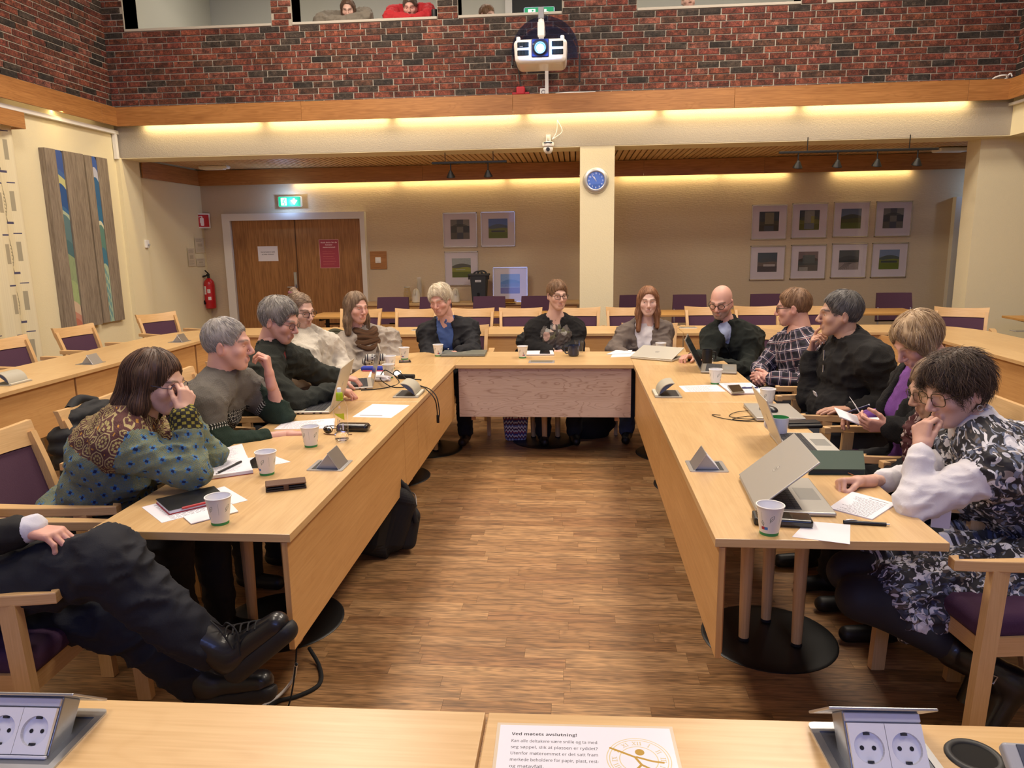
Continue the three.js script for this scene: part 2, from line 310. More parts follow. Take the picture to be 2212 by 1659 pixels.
// ---- far wall of the aisle, slatted ceiling ----
{
  const w = struct('wall_far', box(12.4, 3, .2, .5, 1.5, ZF - .1), M.woven); w.name = 'wall_far';
  const c = struct('ceiling_aisle', box(12.2, .05, 1.56, .5, AISLE + .065, -10.2), mat(0x8a7656, .9)); c.name = 'ceiling_aisle';
  const sl = mat(0xffffff, .6, { map: T.birch });
  const sg = [0, 1, 2, 3].map(k => uvm(xf(new THREE.BoxGeometry(.057, .022, 1.56), [0, 0, 0]), 'z', k * .4, k * .23));
  for (let i = 0; i < 158; i++) { const o = part(c, i ? `slat_${String(i).padStart(3, '0')}` : 'slat', sg[i % 4], sl); o.position.set(XL + .12 + i * .0755, AISLE + .012, -10.2); }
  const t = struct('trim_4'); t.name = 'trim_4';
  const js = [XL + .02, -2.2, .05, .95, 2.6, 4.56, 6.5];
  for (let i = 0; i < js.length - 1; i++) part(t, i ? `board_${String(i).padStart(3, '0')}` : 'board', rbox(js[i + 1] - js[i] - .002, .215, .02, .002, (js[i] + js[i + 1]) / 2, 2.58, ZF + .1), M.oak);
  part(t, 'side_board', rbox(.02, .215, 1.5, .002, XL + .03, 2.58, -10.2, 'z'), M.oak);
  coveTubes('aisle_tube', [[-4.15, -2.62], [-2.55, -1.02], [-.95, .55], [.62, 2.0], [3.55, 4.6]], 2.50, ZF + .06, 'tubes behind the aisle trim', 28, 'slim fluorescent tube behind the dark trim of the aisle wall');
  coveTubes('aisle_tube', [[2.05, 2.95]], 2.50, ZF + .06, 'tubes behind the aisle trim', 28, 'slim fluorescent tube behind the dark trim of the aisle wall');
}
// ---- gallery behind the brick openings ----
{
  struct('floor_gallery', box(11, .1, 3.2, -.4, 3.15, -10.7), mat(0x6a655c, .9));
  const gw = struct('wall_gallery', box(11, 2.6, .15, -.4, 4.4, -11.7), M.plasterGrey); gw.name = 'wall_gallery';
  struct('wall_gallery_left', box(.15, 2.6, 2.6, XL + .02, 4.4, -10.4), M.plasterGrey);
  struct('ceiling_gallery', box(11, .1, 3, -.4, 5.6, -10.6), M.ceiling);
  const d0 = onZ(1108, 20, -11.6).x, d1 = d0 + .95;
  const d = struct('door_3', box(d1 - d0, 2.1, .05, (d0 + d1) / 2, 4.25, -11.62), mat(0x20221f, .6)); d.name = 'door_3';
  part(d, 'door_frame', merge([box(.1, 2.2, .08, d0 - .06, 4.3, -11.6), box(.1, 2.2, .08, d1 + .06, 4.3, -11.6)]), M.whitePaint);
}
// ---- ceiling lamps over the council ring ----
{
  const lampGlow = mat(0x000000, .6, { emissive: 0xfff0d8, emissiveIntensity: 1.4 });
  for (const [x, z] of [[-2.4, -1.0], [2.0, -1.0], [-2.4, -4.0], [2.0, -4.0], [-2.4, -7.0], [2.0, -7.0]]) {
    const o = thing('ceiling_lamp', 'square white ceiling lamp panel over the meeting tables', 'lamp', [x, YC, z], 0, 'ceiling lamps over the meeting ring');
    part(o, 'frame', rbox(1.3, .06, 1.3, .01, 0, -.03, 0), M.white); part(o, 'light_panel', box(1.2, .01, 1.2, 0, -.064, 0), lampGlow);
    areaLight('ceiling_light', x, YC - .075, z, 1.2, 1.2, 0xffefdb, z > -2 ? 17 : 36, V3(x, 0, z + .001));
  }
  areaLight('gallery_light', -.4, 5.5, -10.3, 9, .4, 0xfff2e0, 9, V3(-.4, 0, -10.301));
  const gl = thing('gallery_lamp', 'long ceiling lamp over the gallery', 'lamp', [-.4, 5.53, -10.3]); part(gl, 'light_panel', box(9, .03, .4), mat(0x000000, .6, { emissive: 0xfff2e0, emissiveIntensity: .8 }));
  // aisle: two small lamps keep the slat ceiling legible
  for (const x of [-3.6, 2.6]) { areaLight('aisle_light', x, 2.3, -9.7, .05, .05, 0xffe2bc, 0.01, V3(x, 0, -9.701)); }
  // projection screen on the rear wall, behind the camera; it shows a pale blue slide
  const s = thing('projection_screen', 'large projection screen showing a pale blue slide on the rear wall', 'screen', [-.2, 3.45, ZREAR - .06]);
  part(s, 'screen_surface', box(4.2, 2.35, .01), mat(0x000000, .8, { emissive: 0x8fa8ff, emissiveIntensity: 1.9 })); part(s, 'screen_housing', rbox(4.5, .12, .1, .02, 0, 1.26, 0), M.white);
  areaLight('screen_light', -.2, 3.45, ZREAR - .08, 4.2, 2.35, 0x8ea6ff, 4.2, V3(-.2, 3.0, -4));
}
// ================= FURNITURE =================
const TT = .72; // table top height
const legGeo = (h, tiltx = 0, tiltz = 0, r1 = .031, r2 = .02) => {
  const g = new THREE.CylinderGeometry(r1, r2, h, 16, 4); const p = g.attributes.position;
  for (let i = 0; i < p.count; i++) { const t = (h / 2 - p.getY(i)) / h; p.setX(i, p.getX(i) + tiltx * t); p.setZ(i, p.getZ(i) + tiltz * t); }
  g.computeVertexNormals(); g.translate(0, h / 2, 0); return g;
};
const discGeo = r => lathe([[0, .012], [r * .8, .011], [r - .01, .007], [r, .002], [r, 0], [0, 0]], 48);
function pedestal(t, x, z, y, tx = 0, tz = 0, r = .265, rot = 0) {
  const b = part(t, 'base', discGeo(r), M.baseBlack, 'round flat black steel foot'); b.position.set(x, 0, z);
  for (let k = 0; k < 3; k++) {
    const a = rot + k * 2.094, lx = x + Math.cos(a) * .115, lz = z + Math.sin(a) * .115;
    const l = part(t, 'leg', uvm(legGeo(y - .03, -Math.cos(a) * -.0 , 0), 'y'), M.chairWood); l.position.set(lx + tx * .5, .012, lz + tz * .5);
    if (tx || tz) { l.position.set(lx, .012, lz); l.rotation.set(tz / y, 0, -tx / y); }
    part(l, 'ferrule', cyl(.021, .023, .02, 0, -.0, 0, 16), M.blackMatt);
  }
}
// outline in x,z (clockwise from above or not), extruded downwards
function topGeo(pts, y, th = .027, grain = 'z') {
  const s = new THREE.Shape(); pts.forEach((p, i) => { if (p.length === 4) s.quadraticCurveTo(p[0], -p[1], p[2], -p[3]); else i ? s.lineTo(p[0], -p[1]) : s.moveTo(p[0], -p[1]); }); s.closePath();
  const g = new THREE.ExtrudeGeometry(s, { depth: th - .004, bevelEnabled: true, bevelSize: .002, bevelThickness: .002, bevelSegments: 2, bevelOffset: -.002, curveSegments: 24 });
  g.rotateX(-Math.PI / 2); g.translate(0, y - th + .002, 0); return uvm(g, grain, pts[0][0] * .7, pts[0][1] * .43);
}
function table(name, label, pts, o) {
  const cx = pts.reduce((s, p) => s + p[p.length - 2], 0) / pts.length, cz = pts.reduce((s, p) => s + p[p.length - 1], 0) / pts.length, y = o.y ?? TT;
  const t = thing(name, label, 'table', [cx, 0, cz], 0, o.group);
  const rel = pts.map(p => p.length === 4 ? [p[0] - cx, p[1] - cz, p[2] - cx, p[3] - cz] : [p[0] - cx, p[1] - cz]);
  part(t, 'table_top', topGeo(rel, y, .027, o.grain ?? 'z'), M.birch);
  for (const [x0, z0, x1, z1, split, m, low] of o.panels ?? []) {
    const L = Math.hypot(x1 - x0, z1 - z0), g = rbox(L, y - .03 - (low ?? .33), .019, .002, 0, (y - .03 + (low ?? .33)) / 2, 0, 'x');
    const p = part(t, 'modesty_panel', g, m ?? M.birchPanel); p.position.set((x0 + x1) / 2 - cx, 0, (z0 + z1) / 2 - cz); p.rotation.y = -Math.atan2(z1 - z0, x1 - x0);
    part(p, 'bracket', box(.03, y - .06 - .3, .02, -L / 2 + .1, (y + .24) / 2, o.inner ?? -.02), M.edge); part(p, 'bracket', box(.03, y - .06 - .3, .02, L / 2 - .1, (y + .24) / 2, o.inner ?? -.02), M.edge);
  }
  for (const [x, z, tx, tz, rot] of o.feet ?? []) pedestal(t, x - cx, z - cz, y, tx ?? 0, tz ?? 0, .265, rot ?? 0);
  return t;
}
const LX0 = -1.525, LX1 = -.872, RX0 = .412, RX1 = 1.074, NZ = -2.075, RNZ = -2.105, SZ = -3.985, CZ = -5.244, BZ = -5.895;
const G1 = 'tables of the inner meeting ring';
table('meeting_table', 'birch meeting table with paper stack, red notebook and brown wallet on it', [[LX0, NZ], [LX1, NZ], [LX1, SZ + .001], [LX0, SZ + .001]], { group: G1, panels: [[LX1 - .022, NZ - .005, LX1 - .022, SZ + .33], [LX1 - .022, SZ + .325, LX1 - .022, SZ + .003]], inner: -.02, feet: [[-1.262, -2.85, 0, 0, .5]] });
table('meeting_table', 'birch meeting table holding a tangle of black charger cables', [[LX0, SZ], [LX1, SZ], [LX1, CZ + .001], [LX0, CZ + .001]], { group: G1, panels: [[LX1 - .022, SZ - .003, LX1 - .022, CZ + .0]], inner: -.02, feet: [[-1.27, -4.85, 0, 0, .2]] });
table('corner_table', 'birch corner table with rounded edge between the blazer man and the scarf woman', [[LX1, CZ], [LX0, CZ], [LX0, CZ - .08], [LX0 + .02, BZ, -1.13, BZ], [LX1, BZ]], { group: G1, feet: [[-1.15, -5.55, 0, 0, .9]] });
table('meeting_table', 'birch meeting table with pale swirly plywood front, between the two rows', [[LX1 + .001, CZ], [RX0 - .001, CZ], [RX0 - .001, BZ], [LX1 + .001, BZ]], { group: G1, grain: 'x', panels: [[LX1 + .02, CZ - .03, RX0 - .015, CZ - .03, 0, M.ply]], feet: [[-.245, -5.84, 0, .16, Math.PI / 2]] });
table('corner_table', 'birch corner table with rounded edge in front of the bald man', [[RX0, CZ], [RX1, CZ], [RX1, CZ - .12], [RX1 - .02, BZ, .68, BZ], [RX0, BZ]], { group: G1, feet: [[.72, -5.5, 0, 0, .9]] });
table('meeting_table', 'birch meeting table carrying the plaid man\'s open laptop and flip-up socket', [[RX0, CZ + .001], [RX1, CZ + .001], [RX1, SZ - .02], [RX0, SZ - .02]], { group: G1, panels: [[RX0 + .022, CZ + .003, RX0 + .022, SZ - .023]], feet: [[.78, -4.75, 0, 0, 1.2]] });
table('meeting_table', 'birch meeting table with three laptops, white mug and green notebook', [[RX0, SZ - .019], [RX1, SZ - .019], [RX1, RNZ], [RX0, RNZ]], { group: G1, panels: [[RX0 + .022, SZ - .022, RX0 + .022, SZ + .33], [RX0 + .022, SZ + .335, RX0 + .022, RNZ - .005]], inner: -.02, feet: [[.78, -2.835, 0, 0, .68]] });
// outer ring
const G2 = 'tables of the outer ring';
const OX0 = -4.215, OX1 = -3.53, OZ1 = -7.08, OZ0 = -7.70, PX0 = 3.09, PX1 = 3.79;
const pn = (x0, z0, x1, z1) => [x0, z0, x1, z1, 0, M.birchPanel, .35];
table('outer_table', 'long birch outer table along the curtain wall with fold-up socket flap', [[OX0, -2.4], [OX1, -2.4], [OX1, -4.9], [OX0, -4.9]], { group: G2, panels: [pn(OX1 - .03, -2.41, OX1 - .03, -4.89)], inner: -.02, feet: [[-3.82, -3.4], [-3.82, -4.5]] });
table('outer_table', 'long birch outer table beside the tall striped paintings', [[OX0, -4.903], [OX1, -4.903], [OX1, -6.6], [OX0, -6.6]], { group: G2, panels: [pn(OX1 - .03, -4.91, OX1 - .03, -6.59)], inner: -.02, feet: [[-3.82, -5.15], [-3.82, -6.2]] });
table('outer_corner_table', 'curved birch corner table of the outer ring near the fire extinguisher', [[OX1, -6.603], [OX0, -6.603], [OX0, -6.9], [OX0 + .03, OZ0, -3.38, OZ0], [-2.95, OZ0], [-2.95, OZ1], [-3.3, OZ1], [OX1, OZ1, OX1, -6.85]], { group: G2, panels: [pn(-3.3, OZ1 - .03, -2.96, OZ1 - .03), pn(OX1 - .03, -6.62, OX1 - .03, -6.85), pn(OX1 - .03, -6.85, -3.3, OZ1 - .03)], feet: [[-3.7, -7.2]] });
const obx = [-2.947, -.89, 1.02, 2.55];
['long birch outer table behind the cowl-scarf woman', 'long birch outer table behind the glasses woman and the column', 'long birch outer table behind the bald man'].forEach((l, i) =>
  table('outer_table', l, [[obx[i], OZ1], [obx[i + 1] - .004, OZ1], [obx[i + 1] - .004, OZ0], [obx[i], OZ0]], { group: G2, grain: 'x', panels: [pn(obx[i] + .004, OZ1 - .03, obx[i + 1] - .008, OZ1 - .03)], feet: [[(obx[i] + obx[i + 1]) / 2 - .4, -7.4], [(obx[i] + obx[i + 1]) / 2 + .4, -7.4]] }));
table('outer_corner_table', 'curved birch corner table of the outer ring near the glazed door', [[2.55, OZ1], [2.8, OZ1], [PX0, OZ1, PX0, -6.75], [PX0, -6.5], [PX1, -6.5], [PX1, -6.95], [PX1 - .02, OZ0, 3.1, OZ0], [2.55, OZ0]], { group: G2, panels: [pn(2.56, OZ1 - .03, 2.8, OZ1 - .03), pn(2.8, OZ1 - .03, PX0 + .03, -6.75)], feet: [[3.3, -7.2]] });
table('outer_table', 'long birch outer table running behind the blonde woman', [[PX0, -6.497], [PX1, -6.497], [PX1, -3.6], [PX0, -3.6]], { group: G2, panels: [pn(PX0 + .03, -6.49, PX0 + .03, -3.61)], feet: [[3.4, -5.8], [3.4, -4.5]] });
// front pair, nearest the camera
const FY = .75, fz = onY(1047, 1538, FY).z, fs = onY(1048, 1560, FY).x;
const ft = table('front_table', 'birch front table with bare pale top and socket cube', [[-1.9, fz + .018], [fs - .003, fz], [fs - .003, fz + .65], [-1.9, fz + .65]], { y: FY, grain: 'x', feet: [[-1.0, fz + .36]], group: 'front pair of tables' });
table('front_table', 'birch front table carrying the laminated notice and a touch panel', [[fs + .003, fz], [1.6, fz - .033], [1.6, fz + .65], [fs + .003, fz + .65]], { y: FY, grain: 'x', feet: [[.8, fz + .36]], group: 'front pair of tables' });

// ---- armchair: birch frame, purple pads ----
function makeChair(name, label, group) {
  const t = thing(name, label, 'chair', [0, 0, 0], 0, group);
  const bar = (pts, w, d) => { // square bar swept along points
    const c = curve(pts), s = new THREE.Shape(); s.moveTo(-w / 2, -d / 2); s.lineTo(w / 2, -d / 2); s.lineTo(w / 2, d / 2); s.lineTo(-w / 2, d / 2); s.closePath();
    return uvm(new THREE.ExtrudeGeometry(s, { steps: 12, bevelEnabled: false, extrudePath: c }), 'y', rnd(), rnd());
  };
  for (const s of [-1, 1]) {
    part(t, 'leg', bar([[s * .205, 0, -.30], [s * .207, .25, -.245], [s * .21, .45, -.235], [s * .216, .66, -.285], [s * .222, .82, -.345]], .03, .034), M.chairWood);
    part(t, 'leg', bar([[s * .268, 0, .235], [s * .267, .3, .222], [s * .266, .642, .205]], .03, .05), M.chairWood);
    const a = new THREE.Shape(); a.moveTo(s * .225, .30); a.lineTo(s * .252, .315); a.quadraticCurveTo(s * .262, .05, s * .246, -.25); a.lineTo(s * .30, -.25); a.quadraticCurveTo(s * .312, .08, s * .262, .335); a.lineTo(s * .225, .33); a.closePath();
    const ag = ext(a, .026, .004); ag.rotateX(Math.PI / 2); ag.translate(0, .668, 0); part(t, 'armrest', uvm(ag, 'z', rnd(), rnd()), M.chairWood);
    part(t, 'side_rail', box(.024, .06, .46, s * .24, .385, -.02, 'z'), M.chairWood);
  }
  part(t, 'front_rail', box(.5, .055, .024, 0, .375, .2), M.chairWood); part(t, 'rear_rail', box(.42, .055, .022, 0, .375, -.235), M.chairWood);
  // top rail: curved board, lower in the middle
  const g = new THREE.BoxGeometry(.475, .085, .024, 20, 3, 1), p = g.attributes.position;
  for (let i = 0; i < p.count; i++) { const x = p.getX(i), q = x / .2375, y = p.getY(i), up = y > 0; p.setZ(i, p.getZ(i) - .036 * (1 - q * q) - (y + .0425) * .36); p.setY(i, y + (up ? .016 * q * q : 0) + .81); p.setX(i, x * (1 + (y + .04) * .35)); p.setZ(i, p.getZ(i) - .332); }
  g.computeVertexNormals(); part(t, 'top_rail', uvm(g, 'x', rnd(), rnd()), M.chairWood);
  const b = new THREE.BoxGeometry(.405, .335, .036, 12, 8, 2), q = b.attributes.position;
  for (let i = 0; i < q.count; i++) { const x = q.getX(i) / .2, y = q.getY(i), puff = (1 - x * x * .8) * (1 - Math.pow(y / .17, 4) * .6); q.setZ(i, q.getZ(i) * (.6 + .5 * puff) - .03 * (1 - x * x) - (y + .17) * .31 - .245); q.setY(i, y + .602); }
  b.computeVertexNormals(); part(t, 'back_pad', uvm(b, 'x'), M.purple, 'purple upholstered back');
  const s = new RoundedBoxGeometry(.49, .075, .48, 3, .03); part(t, 'seat_pad', uvm(xf(s, [0, .44, -.01])), M.purpleSeat, 'purple upholstered seat');
  return t;
}
const chair0 = makeChair('armchair', 'birch armchair with purple pads at the left outer row beside the patterned curtain', 'empty armchairs along the curtain wall');
let first = true;
function chairAt(x, z, turn, label, group) {
  if (first) { first = false; chair0.position.set(x, 0, z); chair0.rotation.y = turn; chair0.userData.label = label; chair0.userData.group = group; return chair0; }
  return dup(chair0, [x, 0, z], turn, label, group);
}
const R90 = Math.PI / 2;
// nominal spot from a photo point on the top rail's middle (height 0.88) : rail lies .40 behind the chair's origin
function chairByRail(px, py, turn, label, group, h = .885) { const p = onY(px, py, h); return chairAt(p.x + Math.sin(turn) * .40, p.z + Math.cos(turn) * .40, turn, label, group); }
const gC = 'empty armchairs along the curtain wall', gB = 'empty armchairs behind the far outer tables', gI = 'occupied armchairs of the inner ring';
chairAt(-4.40, -4.95, R90 - .1, 'birch armchair with purple pads in front of the leaf-print curtain', gC);
chairAt(-4.42, -5.72, R90 - .12, 'birch armchair with purple pads below the left edge of the wide striped painting', gC);
chairAt(-4.43, -6.62, R90 - .15, 'birch armchair with purple pads below the narrow striped painting', gC);
chairAt(-4.38, -7.80, R90 - .45, 'birch armchair with purple pads standing alone near the fire extinguisher', gC);
for (const [px, l] of [[598, 'in front of the double door'], [752, 'behind the cowl-scarf woman'], [876, 'left of the blazer man, below the orange box'], [1005, 'behind the blazer man'], [1115, 'left of the glasses woman'], [1250, 'in front of the white column'], [1367, 'behind the taupe blazer woman'], [1557, 'behind the bald man'], [1678, 'behind the plaid shirt man'], [1847, 'behind the man in the black zip jumper']]) {
  const p = onY(px, 672, .885); chairAt(p.x, -7.93 + .0, 0, `birch armchair with purple back ${l}`, gB);
}
{ const p = onZ(2076, 680, -7.75); chairAt(p.x - .05, -7.62, -.42, 'birch armchair with purple back at the outer corner near the glazed door', gB); }
// occupied chairs
const armTip = (px, py, turn, side) => { const p = onY(px, py, .668), c = Math.cos(turn), s = Math.sin(turn), lx = side * .262, lz = .33; return [p.x - (lx * c + lz * s), p.z - (-lx * s + lz * c)]; };
{ let [x, z] = armTip(116, 1283, R90 + .05, -1); chairAt(x, z, R90 + .05, 'birch armchair under the cross-legged person in dark trousers', gI); }
{ let [x, z] = armTip(248, 1096, R90, -1); chairAt(x, z, R90, 'birch armchair under the woman in the fair-isle jumper', gI); }
chairAt(-1.98, -3.32, R90, 'birch armchair under the man in the grey and green jumper', gI);
chairAt(-2.0, -4.08, R90, 'birch armchair under the man in the dark green half-zip', gI);
chairAt(-1.98, -4.72, R90, 'birch armchair under the woman in the white jumper', gI);
chairAt(-1.72, -5.78, R90 - .75, 'birch armchair under the woman with the brown cowl scarf', gI);
chairAt(-1.0, -6.2, .05, 'birch armchair under the man in the dark blazer', gI);
chairAt(-.18, -6.22, 0, 'birch armchair under the woman in the black cardigan and scarf', gI);
chairAt(.62, -6.25, -.08, 'birch armchair under the woman in the taupe blazer', gI);
chairAt(1.38, -5.92, -.75, 'birch armchair under the bald man', gI);
chairAt(1.58, -4.98, -R90 + .05, 'birch armchair under the man in the plaid shirt', gI);
chairAt(1.52, -4.18, -R90, 'birch armchair under the man in the black zip jumper', gI);
chairAt(1.55, -3.42, -R90, 'birch armchair under the blonde woman in purple', gI);
chairAt(1.60, -2.84, -R90, 'birch armchair under the woman with the dotted burgundy scarf', gI);
{ let [x, z] = armTip(2066, 1213, -R90 + .12, 1); chairAt(x, z, -R90 + .12, 'birch armchair under the woman in the floral dress', gI); }

// ---- far row: light folding tables and purple stacking chairs in the aisle ----
const lightTop = mat(0xe6d3ae, .5, { map: T.birch });
function foldTable(x0, x1, z0, z1, label) {
  const t = thing('folding_table', label, 'table', [(x0 + x1) / 2, 0, (z0 + z1) / 2], 0, 'pale folding tables'); const w = x1 - x0, d = z1 - z0;
  part(t, 'table_top', rbox(w, .024, d, .003, 0, .708, 0), lightTop);
  for (const s of [-1, 1]) { part(t, 'frame', merge([box(.03, .03, d - .1, s * (w / 2 - .16), .68, 0), box(.5, .03, .05, s * (w / 2 - .16), .015, 0).rotateY(R90)]), M.black); part(t, 'leg', box(.04, .67, .04, s * (w / 2 - .16), .345, 0), M.black); part(t, 'brace', xf(box(.012, .012, .32), [s * (w / 2 - .28), .6, 0], [0, R90, .7]), M.black); }
}
foldTable(-3.3, -1.9, -9.48, -8.84, 'pale folding table in the aisle below the orange box');
foldTable(-1.88, -.1, -9.48, -8.84, 'pale folding table in the aisle below the coffee urn');
foldTable(.62, 2.2, -9.48, -8.84, 'pale folding table in the aisle right of the column');
foldTable(2.22, 4.0, -9.48, -8.84, 'pale folding table in the aisle below the eight pictures');
{ const p = onY(2166, 682, TT); foldTable(p.x, p.x + 1.6, p.z - .02, p.z + .6, 'pale folding table with black legs in the right aisle'); }
{
  const t = thing('stacking_chair', '', 'chair', [0, 0, 0], 0, 'purple stacking chairs in the aisle');
  const b = new THREE.BoxGeometry(.44, .36, .04, 8, 6, 2), q = b.attributes.position; for (let i = 0; i < q.count; i++) { const x = q.getX(i) / .22, y = q.getY(i); q.setX(i, q.getX(i) * (1 - y * .22)); q.setZ(i, q.getZ(i) - .03 * (1 - x * x) - y * .18); q.setY(i, y + .70); } b.computeVertexNormals();
  b.translate(0, 0, -.22); part(t, 'backrest', uvm(b), M.purple); part(t, 'seat', uvm(xf(new RoundedBoxGeometry(.46, .05, .44, 2, .02), [0, .44, 0])), M.purple);
  for (const s of [-1, 1]) { part(t, 'leg', tube([[s * .2, 0, .22], [s * .2, .3, .2], [s * .2, .42, .1]], .011, 16), M.steel); part(t, 'leg', tube([[s * .2, 0, -.26], [s * .2, .42, -.18], [s * .2, .7, -.21]], .011, 16), M.steel); }
  const spots = [[845, 'below the orange box'], [938, 'behind the blazer man'], [1055, 'below the coffee urn'], [1160, 'below the leaning blue picture'], [1375, 'right of the column'], [1492, 'between the taupe blazer woman and the bald man'], [1662, 'behind the plaid shirt man'], [1938, 'below the bottom right landscape pictures']];
  spots.forEach(([px, l], i) => { const p = onZ(px, 655, -9.75), lab = `purple upholstered stacking chair in the aisle ${l}`; if (!i) { t.position.set(p.x, 0, -9.62); t.userData.label = lab; } else dup(t, [p.x, 0, -9.62], 0, lab); });
}
// sideboard along the far wall
{
  const t = thing('sideboard', 'long low birch sideboard along the far wall carrying coffee things', 'sideboard', [-1.6, 0, -10.74]);
  part(t, 'top', rbox(3.3, .03, .5, .003, 0, .725, 0), M.birch); part(t, 'body', box(3.24, .66, .46, 0, .38, -.01), M.birchPanel);
  for (let i = 0; i < 4; i++) { const d = part(t, 'door', rbox(.79, .6, .02, .003, -1.21 + i * .806, .38, .23), M.birchPanel); part(d, 'handle', rbox(.1, .012, .02, .004, -1.21 + i * .806, .6, .25), M.steel); }
}
// ================= THINGS ON THE WALLS =================
const print = (w, h, d) => canvasTex(w, h, d);
const flat = (t, r = .7, o = {}) => mat(0xffffff, r, { map: t, ...o });
const lines = (g, x, y, w, n, dy, col = '#8b8b90', lw = 3, jit = .3) => { g.fillStyle = col; for (let i = 0; i < n; i++) { let cx = x; const end = x + w * (1 - rnd() * jit); while (cx < end) { const l = 6 + rnd() * 16; g.fillRect(cx, y + i * dy, Math.min(l, end - cx), lw); cx += l + 4; } } };
// ---- double door ----
{
  const z = ZF, a = onZ(503, 480, z).x, b = onZ(780, 475, z).x, top = onZ(640, 475, z).y, mid = onZ(640, 500, z).x;
  const d = struct('door_1'); d.name = 'door_1';
  const leafL = part(d, 'door_leaf', rbox(mid - a - .003, top, .04, .002, (a + mid) / 2, top / 2, z + .03, 'y'), M.door), leafR = part(d, 'door_leaf', rbox(b - mid - .003, top, .04, .002, (b + mid) / 2, top / 2, z + .03, 'y'), M.door);
  part(d, 'door_frame', merge([box(.12, top, .1, a - .065, top / 2, z + .05), box(.07, top, .1, b + .04, top / 2, z + .05), box(b - a + .2, .1, .1, (a + b) / 2 - .025, top + .05, z + .05)]), M.whitePaint);
  part(d, 'astragal', box(.012, top, .01, mid, top / 2, z + .055), mat(0x5a3a1c, .6));
  const h = onZ(641, 605, z); part(leafL, 'lock_plate', rbox(.045, .24, .012, .004, mid - .04, h.y, z + .056), M.steel); part(leafL, 'door_handle', merge([cyl(.01, .01, .05, mid - .04, h.y - .09, z + .085).rotateX(0), rbox(.13, .02, .018, .006, mid - .095, h.y - .1, z + .1)]), M.steel);
  const n1 = onZ(582, 548, z), p1 = thing('door_notice', 'white paper notice taped to the left door leaf', 'notice', [n1.x, n1.y, z + .053]);
  part(p1, 'sheet', plane(.31, .22), flat(print(512, 360, (g, w, h) => { g.fillStyle = '#e4e2e6'; g.fillRect(0, 0, w, h); g.fillStyle = '#45454c'; g.font = 'bold 34px sans-serif'; g.textAlign = 'center'; g.fillText('Har du husket å rydde', w / 2, 150); g.fillText('og lukke vinduene?', w / 2, 205); }), .8));
  const n2_ = onZ(714, 548, z), p2 = thing('door_poster', 'red poster with white print on the right door leaf', 'poster', [n2_.x, n2_.y, z + .053]);
  part(p2, 'sheet', plane(.30, .42), flat(print(384, 540, (g, w, h) => { g.fillStyle = '#a63f4e'; g.fillRect(0, 0, w, h); g.strokeStyle = '#d9a9a4'; g.lineWidth = 8; g.strokeRect(4, 4, w - 8, h - 8); g.fillStyle = '#f0d8d4'; g.font = 'bold 38px sans-serif'; g.textAlign = 'center'; g.fillText('Husk dette før du', w / 2, 70); g.fillText('forlater', w / 2, 115); g.fillText('møterommet', w / 2, 160); for (let i = 0; i < 6; i++) lines(g, 60, 220 + i * 48, 260, 1, 10, '#d98c7c', 5); }), .6));
}
